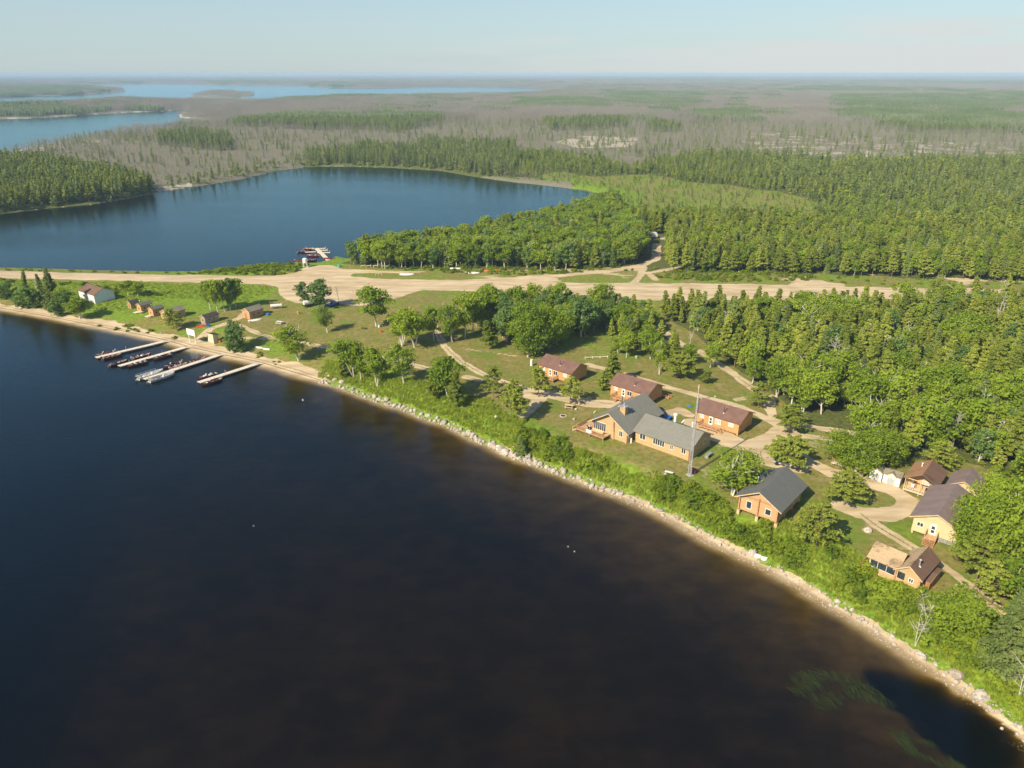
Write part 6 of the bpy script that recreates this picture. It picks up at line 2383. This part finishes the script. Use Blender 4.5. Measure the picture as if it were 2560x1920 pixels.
# ------------------------------------------------------------------ docks and boats
DA = []
for i, (a, b, lab) in enumerate((((240, 893.5), (408, 852.5), 'beach dock with pale boards furthest from the camera'), ((297.5, 914.5), (461, 867.5), 'second beach dock from the far end with boats on both sides'),
                                 ((361, 947.5), (546, 886.5), 'beach dock with the two large cluttered boats at its end'), ((497, 955.5), (640, 908.5), 'beach dock nearest the camera'))):
    p0 = G(*a, 0.55)
    p1 = G(*b, 0.7)
    L = math.hypot(p1[0] - p0[0], p1[1] - p0[1])
    th = math.atan2(p1[1] - p0[1], p1[0] - p0[0])
    d_ = empty('dock', (p0[0], p0[1], 0), th)
    tag(d_, lab, 'dock', None)
    DA.append((p0, th, L))
    m = MB()
    ns = max(4, int(L / 3.0))
    for k in range(ns):
        xa = L * k / ns
        xb = L * (k + 1) / ns - 0.04
        zz_ = 0.55 + (0.0 if k < ns - 1 else 0.02)
        m.box(xa, xb, -0.85, 0.85, zz_ - 0.12, zz_)
        for q_ in range(1, 12):
            xx = xa + (xb - xa) * q_ / 12
            m.box(xx - 0.015, xx + 0.015, -0.83, 0.83, zz_, zz_ + 0.004)
    m.build('dock_boards', 'dock boards', d_)
    MB().prism([(L, -0.7, 0.42), (L, 0.7, 0.42), (L, 0.7, 0.52), (L, -0.7, 0.52)], [(L + 2.2, -0.7, 0.1), (L + 2.2, 0.7, 0.1), (L + 2.2, 0.7, 0.18), (L + 2.2, -0.7, 0.18)]).build('ramp', 'dock boards', d_)
    m = MB()
    for k in range(ns + 1):
        for sgn in (-1, 1):
            hgt = 1.25 if (k * 7 + i + sgn) % 3 == 0 else 0.85
            m.tube((L * k / ns, sgn * 0.9, -2.0), (L * k / ns, sgn * 0.9, hgt), 0.035, n=6)
    m.box(0, L, -0.88, -0.85, 0.3, 0.5).box(0, L, 0.85, 0.88, 0.3, 0.5)
    m.build('pipe_frame', 'dock metal', d_)
    MB().box(L * 0.42, L * 0.42 + 0.1, -1.0, -0.9, 0.4, 2.1).build('post', 'dock boards', d_)


def make_boat(loc, th, label, hull='boat red', L=5.4, B=1.9, big=False, group='fishing boats', motor='motor black', gear=0):
    o = empty('fishing_boat', loc, th)
    tag(o, label, 'boat', group)
    st_ = [(-0.5, 0.90, 0.0), (-0.3, 1.0, 0.0), (0.0, 1.0, 0.0), (0.22, 0.86, 0.03), (0.38, 0.55, 0.12), (0.47, 0.22, 0.25), (0.505, 0.03, 0.36)]
    fb = 0.62 if not big else 0.8
    rings = []
    for f, w_, up in st_:
        b = B / 2 * w_
        z1 = fb + up * 0.6
        rings.append([(f * L, -b, z1), (f * L, -b * 0.93, fb * 0.25), (f * L, -b * 0.55, -0.12 + up * 0.8), (f * L, 0, -0.2 + up), (f * L, b * 0.55, -0.12 + up * 0.8), (f * L, b * 0.93, fb * 0.25), (f * L, b, z1),
                      (f * L, b * 0.88, z1), (f * L, b * 0.78, 0.16 + up * 0.5), (f * L, -b * 0.78, 0.16 + up * 0.5), (f * L, -b * 0.88, z1)])
    MB().loft(rings).build('hull', hull, o)
    m = MB()
    for f in (-0.28, 0.0, 0.24):
        w2 = B / 2 * (0.8 if f < 0.2 else 0.6)
        m.box(f * L - 0.17, f * L + 0.17, -w2, w2, 0.36, 0.44)
    m.box(-0.495 * L, -0.44 * L, -B * 0.4, B * 0.4, 0.3, fb * 0.9)
    m.prism([(0.3 * L, -B * 0.28, 0.5), (0.3 * L, B * 0.28, 0.5), (0.3 * L, B * 0.28, 0.56), (0.3 * L, -B * 0.28, 0.56)], [(0.44 * L, -B * 0.12, 0.6), (0.44 * L, B * 0.12, 0.6), (0.44 * L, B * 0.12, 0.66), (0.44 * L, -B * 0.12, 0.66)])
    m.build('bench', 'boat cream', o)
    mo = MB().prism([(-0.62 * L, -0.17, 0.62), (-0.62 * L, 0.17, 0.62), (-0.60 * L, 0.14, 1.08), (-0.60 * L, -0.14, 1.08)], [(-0.515 * L, -0.17, 0.62), (-0.515 * L, 0.17, 0.62), (-0.53 * L, 0.13, 1.02), (-0.53 * L, -0.13, 1.02)])
    mo = mo.build('outboard_motor', motor, o, bevel=0.03)
    MB().box(-0.585 * L, -0.545 * L, -0.06, 0.06, -0.5, 0.63).build('motor_leg', 'motor grey', mo)
    seats = MB()
    for (f, y_) in ((-0.18, -0.35), (-0.18, 0.35), (0.1, 0.0)):
        seats.box(f * L - 0.2, f * L + 0.2, y_ - 0.2, y_ + 0.2, 0.55, 0.66).box(f * L - 0.22, f * L - 0.16, y_ - 0.2, y_ + 0.2, 0.66, 1.0).box(f * L - .04, f * L + .04, y_ - .04, y_ + .04, 0.44, 0.55)
    seats.build('seat', 'motor grey' if gear % 2 else 'boat maroon', o)
    if big:
        m = MB().box(0.0, 0.5, -B * 0.42, -B * 0.1, 0.44, 1.15)
        m.build('console', 'boat white', o)
        m = MB()
        for sgn in (-1, 1):
            m.beam((-0.48 * L, sgn * B * 0.46, 1.25), (0.3 * L, sgn * B * 0.44, 1.25), 0.04, 0.04)
            for f in (-0.48, -0.28, -0.08, 0.12, 0.3):
                m.beam((f * L, sgn * B * 0.45, fb), (f * L, sgn * B * 0.45, 1.25), 0.04, 0.04)
        m.build('rail', 'boat white', o)
        m = MB()
        m.prism([(-0.45 * L, -B * .47, 0.98), (-0.45 * L, B * .47, 0.98), (-0.45 * L, B * .47, 1.08), (-0.45 * L, -B * .47, 1.08)], [(-0.42 * L, -B * .47, 0.98), (-0.42 * L, B * .47, 0.98), (-0.42 * L, B * .47, 1.08), (-0.42 * L, -B * .47, 1.08)])
        m.build('stern_bar', 'boat cream', o)
    else:
        MB().prism([(0.08 * L, -0.75, 0.62), (0.08 * L, -0.15, 0.62), (0.02 * L, -0.2, 1.02), (0.02 * L, -0.7, 1.02)], [(0.085 * L, -0.75, 0.62), (0.085 * L, -0.15, 0.62), (0.025 * L, -0.2, 1.02), (0.025 * L, -0.7, 1.02)]).build('windshield', 'curtain pane', o)
    rg = random.Random(gear)
    cols_ = ['cloth olive', 'cloth cream', 'boat red', 'motor black', 'boat white', 'cloth olive']
    for k in range(8 if big else 3):
        x_ = rg.uniform(-0.38, 0.25) * L
        y_ = rg.uniform(-0.3, 0.3) * B
        s_ = rg.uniform(0.16, 0.32)
        g_ = MB().dome((0, 0, 0), s_ * 1.3, s_, s_ * rg.uniform(0.8, 1.6), 7, 3).build('gear_bag', cols_[rg.randrange(6)])
        g_.location = o.matrix_basis @ Vector((x_, y_, 0.44))
        tag(g_, 'bundle of gear lying inside a moored boat', 'bag', 'gear lying in the boats')
    return o


def zz0(x, y):
    return (220 + x / 5.027, 820 + y / 5.027)


BO = [(0, 210, 320, 'boat maroon', 0, 'maroon boat moored behind the tip of the furthest dock', False), (0, 305, 350, 'boat red', 1, 'red boat in front of the furthest dock', False),
      (1, 385, 435, 'boat maroon', 1, 'maroon boat sticking out beyond the tip of the second dock', False), (1, 680, 350, 'boat red', 1, 'red boat behind the middle of the second dock', False),
      (1, 905, 348, 'boat maroon', 0, 'maroon boat in front of the shore end of the second dock', False), (1, 600, 443, 'boat maroon', 0, 'maroon boat in front of the tip of the second dock', False),
      (2, 1060, 460, 'boat maroon', 0, 'maroon boat behind the middle of the third dock', False), (2, 715, 555, 'boat white', 1, 'cluttered boat with a tall motor behind the tip of the third dock', True),
      (2, 865, 590, 'boat white', 1, 'large white hulled boat with rails at the tip of the third dock', True), (2, 1195, 488, 'boat red', 1, 'red boat in front of the middle of the third dock', False),
      (2, 1430, 412, 'boat red', 1, 'red boat in front of the shore end of the third dock', False), (3, 1505, 600, 'boat maroon', 0, 'maroon boat behind the tip of the nearest dock', False),
      (3, 1550, 670, 'boat maroon', 0, 'maroon boat in front of the tip of the nearest dock', False)]
for i, (dk, x_, y_, hl, fwd, lab, big) in enumerate(BO):
    u_, v_ = zz0(x_, y_)
    p0, th, L = DA[dk]
    g0 = G(u_, v_, 0.4)
    # keep the hull clear of the dock: push to the side it is moored on
    dx_, dy_ = g0[0] - p0[0], g0[1] - p0[1]
    side_ = -dx_ * math.sin(th) + dy_ * math.cos(th)
    along = dx_ * math.cos(th) + dy_ * math.sin(th)
    need = 0.95 + (1.3 if big else 1.02)
    if i == 8:
        side_ = -need
    elif i == 7:
        side_ = need
    side_ = math.copysign(max(abs(side_), need), side_) if abs(side_) < 6 else side_
    gx = p0[0] + along * math.cos(th) - side_ * math.sin(th)
    gy = p0[1] + along * math.sin(th) + side_ * math.cos(th)
    make_boat((gx, gy, 0.0), th + (0 if fwd else math.pi) + random.uniform(-.05, .05), lab, hl, L=7.6 if big else 5.5, B=2.5 if big else 1.9, big=big, motor='motor black' if i % 3 else 'motor grey', gear=i)

# floating dock on the round lake
q_ = lambda x, y: (720 + x / 6.144, 590 + y / 6.144)
a = G(*q_(690, 440), 0.5)
b = G(*q_(430, 185), 0.5)
L = math.hypot(b[0] - a[0], b[1] - a[1])
th = math.atan2(b[1] - a[1], b[0] - a[0])
fd_ = empty('floating_dock', (a[0], a[1], 0), th)
tag(fd_, 'pale floating dock with side fingers on the round lake', 'dock')
m = MB()
for k in range(6):
    m.box(L * k / 6, L * (k + 1) / 6 - 0.08, -1.0, 1.0, 0.35, 0.55)
m.build('walkway', 'dock boards', fd_)
dxy = (math.cos(th), math.sin(th))
for (xa, ya, xb, yb) in ((450, 192, 575, 185), (450, 216, 608, 214), (450, 252, 645, 250), (425, 192, 275, 190), (425, 238, 262, 246)):
    p0 = G(*q_(xa, ya), 0.55)
    p1 = G(*q_(xb, yb), 0.55)
    inv = fd_.matrix_basis.inverted()
    l0 = inv @ Vector(p0)
    l1 = inv @ Vector(p1)
    l0.z = l1.z = 0.45
    f_ = MB().beam(l0, l1, 1.2, 0.22).build('finger', 'dock boards', fd_)
    MB().beam((l1.x, l1.y, 0.3), (l1.x, l1.y, 1.5), 0.14, 0.14).build('post', 'dock boards', f_)
bl = G(*q_(380, 300), 0.3)
make_boat((bl[0], bl[1], 0), rad(178), 'red boat on the near side of the floating dock', 'boat red', 6.0, 2.2, group='boats on the round lake', gear=21)
bl = G(*q_(330, 205), 0.3)
make_boat((bl[0], bl[1] + 1.2, 0), rad(2), 'red and white boat between the left fingers of the floating dock', 'boat red', 6.2, 2.2, group='boats on the round lake', gear=23)
bl = G(*q_(240, 240), 0.3)
make_boat((bl[0], bl[1], 0), rad(5), 'dark boat at the far left tip of the floating dock', 'boat maroon', 5.4, 2.0, group='boats on the round lake', gear=25)
for (x_, y_, hl, lab, an) in ((150, 392, 'boat red', 'red and white boat at the water edge left of the floating dock', 150), (360, 388, 'boat maroon', 'small dark boat pulled up beside the floating dock', 10), (632, 358, 'boat red', 'red boat on the bank right of the floating dock', 170)):
    x0, y0, z0 = P(*q_(x_, y_))
    make_boat((x0, y0, max(z0, 0) + 0.15), rad(an), lab, hl, 5.0, 1.8, group='boats on the round lake', gear=int(x_))


# ------------------------------------------------------------------ small things
def place(mb, name, mat, u, v, label, cat, rz=0.0, dz=0.0, group=None, s=1.0):
    x, y, z = P(u, v)
    o = mb.build(name, mat)
    o.location = (x, y, z + dz)
    o.rotation_euler = (0, 0, rz)
    o.scale = (s, s, s)
    return tag(o, label, cat, group)


def canoe_mb(L=4.6, B=0.9, hgt=0.4):
    rings = []
    for f in (-0.5, -0.38, -0.15, 0.15, 0.38, 0.5):
        b = B / 2 * max(0.04, (1 - (abs(f) * 2) ** 2.2))
        up = 0.16 * (abs(f) * 2) ** 3
        rings.append([(f * L, -b, 0.0 - up * .6), (f * L, -b * 0.9, hgt * 0.5), (f * L, -b * 0.4, hgt * 0.92), (f * L, 0, hgt), (f * L, b * 0.4, hgt * 0.92), (f * L, b * 0.9, hgt * 0.5), (f * L, b, 0.0 - up * .6)])
    return MB().loft(rings)


for (u, v, mt, lab, an, L, B, H_) in (
        (971, 667, 'boat white', 'upturned white boat by the leaning birch north of the strip', 0, 5.5, 1.7, 0.6), (1017, 687, 'boat white', 'two upturned white boats side by side on the grass island', 3, 6.0, 1.9, 0.6),
        (1141, 672, 'boat white', 'slim upturned white boat at the foot of the wood', 0, 5.6, 1.3, 0.5), (1181, 683, 'boat white', 'upturned white boat with a red edge on the dry verge', -2, 6.0, 1.7, 0.6),
        (1228, 678, 'plastic orange', 'upturned orange boat north of the strip', 2, 6.0, 1.6, 0.6), (637.7, 801.5, 'boat white', 'white and teal boat leaning beside the plywood shed', 25, 4.6, 1.3, 0.5),
        (647.7, 869.7, 'boat white', 'left of two white canoes in the shade above the beach', -20, 2.6, 0.8, 0.4), (665.6, 873.6, 'boat white', 'right of two white canoes in the shade above the beach', -20, 2.6, 0.8, 0.4),
        (502, 817, 'plastic red', 'red kayak on the grass in front of the dark roofed shed', 20, 3.0, 0.8, 0.35), (511, 814, 'plastic red', 'second red kayak close to the dark roofed shed', 30, 2.4, 0.8, 0.35),
        (1893, 1392, 'boat white', 'white drum lying on the shore below the log house', -30, 1.3, 0.8, 0.6), (1910, 1399, 'boat white', 'second white drum lying on the shore below the log house', -20, 1.1, 0.8, 0.6)):
    place(canoe_mb(L, B, H_), 'upturned_boat' if L > 2 and 'kayak' not in lab else ('kayak' if 'kayak' in lab else 'drum'), mt, u, v, lab, 'boat' if L > 2 else 'drum', rad(an))


def picnic_table(u, v, mat, label, rz=0.0, s=1.0):
    x, y, z = P(u, v)
    o = empty('picnic_table', (x, y, z), rz, s)
    tag(o, label, 'picnic table')
    m = MB()
    for k in range(5):
        m.box(-0.95, 0.95, -0.4 + k * 0.16, -0.4 + k * 0.16 + 0.14, 0.72, 0.76)
    m.build('table_top', mat, o)
    for sgn in (-1, 1):
        MB().box(-0.95, 0.95, sgn * 0.75 - 0.13, sgn * 0.75 + 0.13, 0.42, 0.46).build('seat', mat, o)
    for x_ in (-0.7, 0.7):
        m = MB().beam((x_, -0.7, 0.0), (x_, -0.25, 0.72), 0.05, 0.1).beam((x_, 0.7, 0.0), (x_, 0.25, 0.72), 0.05, 0.1).beam((x_ + 0.052, -0.85, 0.38), (x_ + 0.052, 0.85, 0.38), 0.05, 0.1)
        m.build('leg', mat, o)
    return o


picnic_table(1423, 1020, 'pale timber', 'brown picnic table under the pine beside the fire ring', rad(-20), 1.15)
picnic_table(1672, 1187, 'boat white', 'small white picnic table on the lawn left of the mast', rad(-30), 0.9)
picnic_table(700, 810, 'boat white', 'white picnic table in the middle of the beach lawn', rad(-25), 1.2)
picnic_table(353, 783, 'dock boards', 'grey picnic table in front of the second orange shed', rad(-30), 0.9)
picnic_table(375, 793.5, 'dock boards', 'grey picnic table in front of the third orange shed', rad(-30), 0.9)
picnic_table(452, 803, 'boat white', 'white table beside the largest shed behind the beach pine', rad(-30), 0.8)
for i, (u, lab) in enumerate(((908, 'left wooden workbench by the wood north of the strip'), (922, 'middle wooden workbench by the wood north of the strip'), (939, 'right wooden workbench by the wood north of the strip'))):
    m = MB().box(-1.0, 1.0, -0.4, 0.4, 0.85, 0.95)
    for x_ in (-0.9, 0.9):
        for y_ in (-0.3, 0.3):
            m.box(x_ - 0.06, x_ + 0.06, y_ - 0.06, y_ + 0.06, 0, 0.85)
    m.box(0.8, 0.95, 0.25, 0.4, 0.95, 1.5)
    place(m, 'workbench', 'pale timber', u, 669, lab, 'workbench', 0.05)
m = MB().box(-1.4, 1.4, -0.05, 0.05, 1.1, 1.2)
for x_ in (-1.3, 0, 1.3):
    m.box(x_ - 0.06, x_ + 0.06, -0.06, 0.06, 0, 1.1)
place(m, 'hitching_rail', 'pale timber', 947, 690, 'pale wooden rail frame standing on the grass island in the strip', 'rail frame')
# fuel tank, trailer tank, truck
x, y, z = P(692, 771)
ft = empty('fuel_tank', (x, y, z), rad(20))
tag(ft, 'horizontal fuel tank with a red flank and white ends on a stand', 'fuel tank')
MB().tube((-1.8, 0, 1.1), (1.8, 0, 1.1), 0.65, n=14).build('tank', 'boat white', ft)
MB().box(-1.7, 1.7, -0.12, 0.5, 1.72, 1.8).build('top_band', 'boat red', ft)
MB().tube((-2.05, 0, 1.1), (-1.81, 0, 1.1), 0.5, 0.66, n=14).build('tank_end', 'boat white', ft)
MB().beam((-1.2, 0, 0), (-1.2, 0, 0.5), 0.9, 0.15).beam((1.2, 0, 0), (1.2, 0, 0.5), 0.9, 0.15).beam((1.9, -0.7, 0), (0.8, -0.3, 2.3), 0.08, 0.08).build('stand', 'deck wood', ft)
place(MB().box(-0.1, 0.1, -0.1, 0.1, 0, 2.3), 'red_post', 'plastic red', 676, 768, 'red post at the left end of the fuel tank', 'post')
x, y, z = P(771, 767)
tt = empty('tank_trailer', (x, y, z), rad(35))
tag(tt, 'white tank trailer half hidden behind the leafy tree', 'trailer')
MB().tube((-1.6, 0, 1.7), (1.6, 0, 1.7), 0.85, n=14).build('tank', 'boat white', tt)
MB().box(-1.9, 1.9, -0.8, 0.8, 0.6, 0.8).build('chassis', 'rubber', tt)
for sgn in (-1, 1):
    MB().tube((0, sgn * 0.9 - 0.12, 0.4), (0, sgn * 0.9 + 0.12, 0.4), 0.4, n=12).build('wheel', 'rubber', tt)


def make_vehicle(u, v, rz, body, label, pickup=True):
    x, y, z = P(u, v)
    o = empty('pickup_truck' if pickup else 'parked_car', (x, y, z), rz)
    tag(o, label, 'pickup truck' if pickup else 'car')
    m = MB().loft([[(-2.5, -0.9, 0.45), (-2.5, 0.9, 0.45), (-2.5, 0.9, 1.0), (-2.5, -0.9, 1.0)], [(0.9, -0.95, 0.4), (0.9, 0.95, 0.4), (0.9, 0.95, 1.08), (0.9, -0.95, 1.08)], [(2.5, -0.85, 0.45), (2.5, 0.85, 0.45), (2.5, 0.85, 0.9), (2.5, -0.85, 0.9)]])
    m.build('body', body, o, bevel=0.06)
    xr = -0.6 if pickup else -2.2
    MB().prism([(xr, -0.85, 1.05), (1.3, -0.85, 1.05), (0.7, -0.7, 1.7), (xr + 0.15, -0.7, 1.7)], [(xr, 0.85, 1.05), (1.3, 0.85, 1.05), (0.7, 0.7, 1.7), (xr + 0.15, 0.7, 1.7)]).build('cab', 'window dark', o)
    MB().box(xr + 0.2, 0.6, -0.68, 0.68, 1.7, 1.76).build('roof', body, o)
    for x_ in (-1.6, 1.6):
        for sgn in (-1, 1):
            MB().tube((x_, sgn * 0.9 - 0.11, 0.38), (x_, sgn * 0.9 + 0.11, 0.38), 0.38, n=12).build('wheel', 'rubber', o)
    return o


make_vehicle(833, 764, rad(55), 'plastic blue', 'blue pickup truck parked in the shade beside the bare tree')
make_vehicle(1963, 1163, rad(-30), 'motor grey', 'dark grey car in the shade of the low flat topped pine', False)
make_vehicle(1652, 1045, rad(-38), 'plastic blue', 'blue pickup truck parked behind the lodge roof')
x, y, z = P(1627, 595)
ct = empty('camper_trailer', (x, y, z), rad(10))
tag(ct, 'white camper trailer at the end of the track in the wood', 'camper')
MB().prism([(-3, -1.2, 0.6), (3, -1.2, 0.6), (3.3, -1.2, 1.6), (2.6, -1.2, 2.9), (-3, -1.2, 2.9)], [(-3, 1.2, 0.6), (3, 1.2, 0.6), (3.3, 1.2, 1.6), (2.6, 1.2, 2.9), (-3, 1.2, 2.9)]).build('body', 'boat white', ct)
MB().box(-1.5, 0.5, -1.24, -1.2, 1.5, 2.2).build('window', 'window dark', ct)
for x_ in (-0.5, 0.5):
    MB().tube((x_, -1.25, 0.4), (x_, -1.0, 0.4), 0.4, n=10).build('wheel', 'rubber', ct)
place(canoe_mb(6, 2, 0.9), 'upturned_boat', 'boat cream', 1665, 598, 'pale boat lying at the end of the track in the wood', 'boat', 0.1)
# barrels, chairs, posts
drum = lambda r, h: MB().tube((0, 0, 0), (0, 0, h), r, n=12).tube((0, 0, h * 0.33 - 0.02), (0, 0, h * 0.33 + 0.02), r * 1.04, n=12).tube((0, 0, h * 0.66 - .02), (0, 0, h * 0.66 + .02), r * 1.04, n=12)
for (u, v, mt, lab, r_, h_) in ((519, 816, 'plastic blue', 'left blue barrel beside the dark roofed shed', 0.32, 0.95), (523.5, 816.5, 'plastic blue', 'right blue barrel beside the dark roofed shed', 0.34, 0.95), (592, 808, 'yellow drum', 'yellow barrel at the start of the path by the plywood shed', 0.33, 0.9),
                                (746, 785, 'yellow drum', 'yellow barrel standing on the lawn below the tank trailer', 0.4, 1.0), (669.5, 788, 'tarp blue', 'blue barrel at the corner of the plywood shed', 0.6, 0.7), (948, 818, 'boat white', 'white barrel under the tall bright birch', 0.4, 0.8),
                                (952, 831, 'plastic orange', 'orange barrel on the lawn near the tall bright birch', 0.35, 0.8), (848, 667, 'plastic teal', 'pale blue barrel beside the jetty ramp', 0.6, 1.1), (625, 807, 'deck wood', 'short brown barrel at the bow of the teal boat', 0.3, 0.7),
                                (1328.8, 914, 'boat white', 'white upright gas tank at the left end of the furthest brown roofed cabin', 0.4, 1.9), (1591, 895, 'grey door', 'grey barrel on the shaded lawn behind the middle brown roofed cabin', 0.35, 0.7),
                                (1789, 1030, 'white paint', 'white pail behind the nearest brown roofed cabin', 0.2, 0.4)):
    place(drum(r_, h_), 'barrel' if 'barrel' in lab else ('gas_tank' if 'tank' in lab else 'pail'), mt, u, v, lab, 'barrel' if 'barrel' in lab else ('gas tank' if 'tank' in lab else 'pail'))
m = MB().box(-0.3, 0.3, -0.3, 0.3, 0.35, 0.42).prism([(-0.3, 0.24, 0.4), (0.3, 0.24, 0.4), (0.3, 0.42, 1.05), (-0.3, 0.42, 1.05)], [(-0.3, 0.3, 0.4), (0.3, 0.3, 0.4), (0.3, 0.48, 1.05), (-0.3, 0.48, 1.05)]).box(-0.36, -0.3, -0.35, 0.35, 0, 0.62).box(0.3, 0.36, -0.35, 0.35, 0, 0.62)
place(m, 'lawn_chair', 'plastic orange', 551, 855, 'orange lawn chair beside the fish hut', 'chair', 1.2)
m = MB().box(-1.0, 1.0, -0.2, 0.2, 0.4, 0.47).box(-0.9, -0.8, -0.15, 0.15, 0, 0.4).box(0.8, 0.9, -0.15, 0.15, 0, 0.4)
place(m, 'bench', 'rubber', 911, 823, 'dark low bench on the lawn left of the tall bright birch', 'bench', -0.3)
# water tower stand / dish by the round lake
m = MB().tube((0, 0, 2.0), (0, 0, 3.6), 1.0, n=12).dome((0, 0, 3.6), 1.0, 1.0, 0.5)
x, y, z = P(764, 668)
wt = empty('tank_stand', (x, y, z))
tag(wt, 'white tank on a wooden stand among the shrubs by the jetty', 'tank')
m.build('tank', 'boat white', wt)
MB().beam((-0.8, -.6, 0), (-0.8, -.6, 2), .15, .15).beam((0.8, -.6, 0), (0.8, -.6, 2), .15, .15).beam((-0.8, .6, 0), (-0.8, .6, 2), .15, .15).beam((0.8, .6, 0), (0.8, .6, 2), .15, .15).build('stand', 'white paint', wt)
# fire ring, posts, fence, logs
x, y, z = P(1408, 1040)
fr = empty('fire_pit', (x, y, z))
tag(fr, 'round stone fire pit with dark ash on the lodge lawn', 'fire pit')
m = MB()
for k in range(14):
    a = TWO * k / 14
    m.dome((math.cos(a) * 0.75, math.sin(a) * 0.75, 0), 0.17, 0.15, 0.2 + 0.05 * (k % 3), 6, 2)
m.build('stone_ring', 'boulder rock', fr)
MB().tube((0, 0, -0.05), (0, 0, 0.06), 0.62, n=14).build('ash_bed', 'ash', fr)
place(MB().box(-0.13, 0.13, -0.13, 0.13, 0, 2.4), 'wooden_post', 'pale timber', 1447, 1012, 'thick pale post beside the picnic table', 'post')
place(MB().tube((0, 0, 0), (0, 0, 4.2), 0.12, n=8).tube((0, 0, 4.2), (0, 0, 5.2), 0.2, 0.1, n=8), 'wooden_post', 'pale timber', 1743, 1009, 'tall pale pole at the left end of the nearest brown roofed cabin', 'post')
place(MB().tube((0, 0, 0.12), (6.6, -2.2, 0.12), 0.1, 0.06, n=6).tube((0.4, 0.3, 0.08), (6.4, -2.0, 0.1), 0.06, 0.04, n=5), 'fallen_pole', 'bleached wood', 1179, 1009, 'long fallen pale poles on the grassy bank', 'pole', 0.0)
x, y, z = P(1463, 897)
x1, y1, z1 = P(1519, 895)
fn = empty('log_rail', (x, y, z), math.atan2(y1 - y, x1 - x))
Lf = math.hypot(x1 - x, y1 - y)
tag(fn, 'low grey log rail across the shaded lawn behind the furthest cabin', 'rail fence')
MB().tube((0, 0, 0.45), (Lf, 0, 0.45), 0.1, n=6).build('rail', 'bleached wood', fn)
for k in range(4):
    MB().tube((Lf * k / 3, 0, 0), (Lf * k / 3, 0, 0.7), 0.12, n=6).build('post', 'bleached wood', fn)
place(canoe_mb(1.4, 0.7, 0.3), 'kids_sled', 'tarp blue', 1725.5, 1016, 'small blue sled on the grass left of the nearest brown roofed cabin', 'sled', 0.4)
m = MB().box(-1.0, 1.0, -0.45, 0.45, 0.75, 0.8).box(-0.95, -0.85, -0.4, 0.4, 0, 0.75).box(0.85, 0.95, -0.4, 0.4, 0, 0.75)
place(m, 'work_table', 'galvanised metal', 1771, 1142, 'grey metal table by the end wall of the lodge', 'table', rad(48))
place(MB().box(-0.7, 0.7, -0.45, 0.45, 0, 0.8).box(-0.74, 0.74, -0.49, 0.49, 0.8, 0.86), 'storage_box', 'boat maroon', 1733, 1181, 'dark red storage box at the foot of the mast', 'box', rad(-40))
m = MB().box(-0.9, 0.9, -0.35, 0.35, 0.5, 0.8).box(0.1, 0.25, -0.4, 0.4, 0.95, 1.05).box(0.1, 0.2, -0.05, 0.05, 0.8, 0.98)
x, y, z = P(2163, 1186)
av = empty('quad_bike', (x, y, z), rad(20))
tag(av, 'dark quad bike parked left of the white sheds', 'quad bike')
m.build('body', 'motor black', av)
MB().box(-0.95, -0.3, -0.4, 0.4, 0.82, 0.95).build('rack', 'plastic red', av)
for x_ in (-0.6, 0.6):
    for sgn in (-1, 1):
        MB().tube((x_, sgn * 0.5 - 0.12, 0.28), (x_, sgn * 0.5 + 0.12, 0.28), 0.28, n=10).build('wheel', 'rubber', av)
# gull over the water, small white floats
x, y, z = G(757, 1001, 0.6)
gb = empty('gull', (x, y, z), 0.5)
tag(gb, 'white gull flying low over the dark lake', 'gull')
MB().loft([[(f * 0.4, r_ * math.cos(TWO * i / 6), r_ * math.sin(TWO * i / 6)) for i in range(6)] for f, r_ in ((-0.6, 0.01), (-0.3, 0.06), (0.1, 0.08), (0.4, 0.05), (0.6, 0.01))]).build('body', 'feather white', gb)
for sgn in (-1, 1):
    MB().prism([(-0.1, sgn * 0.05, 0.03), (0.12, sgn * 0.05, 0.03), (0.1, sgn * 0.35, 0.22), (-0.05, sgn * 0.35, 0.22)], [(-0.1, sgn * 0.05, 0.05), (0.12, sgn * 0.05, 0.05), (0.1, sgn * 0.35, 0.24), (-0.05, sgn * 0.35, 0.24)]).prism(
        [(-0.05, sgn * 0.35, 0.22), (0.1, sgn * 0.35, 0.22), (-0.08, sgn * 0.75, 0.12)], [(-0.05, sgn * 0.35, 0.24), (0.1, sgn * 0.35, 0.24), (-0.08, sgn * 0.75, 0.14)]).build('wing', 'feather white', gb)
for i, (u, v, lab) in enumerate(((634, 1315, 'small white float alone on the dark lake'), (1420, 1367, 'left of two small white floats on the lake'), (1436, 1379, 'right of two small white floats on the lake'))):
    x, y, z = G(u, v, 0.0)
    o = MB().dome((0, 0, 0), 0.12, 0.12, 0.1, 10, 4, -1.2).build('float', 'sign white')
    o.location = (x, y, 0.03)
    tag(o, lab, 'float')
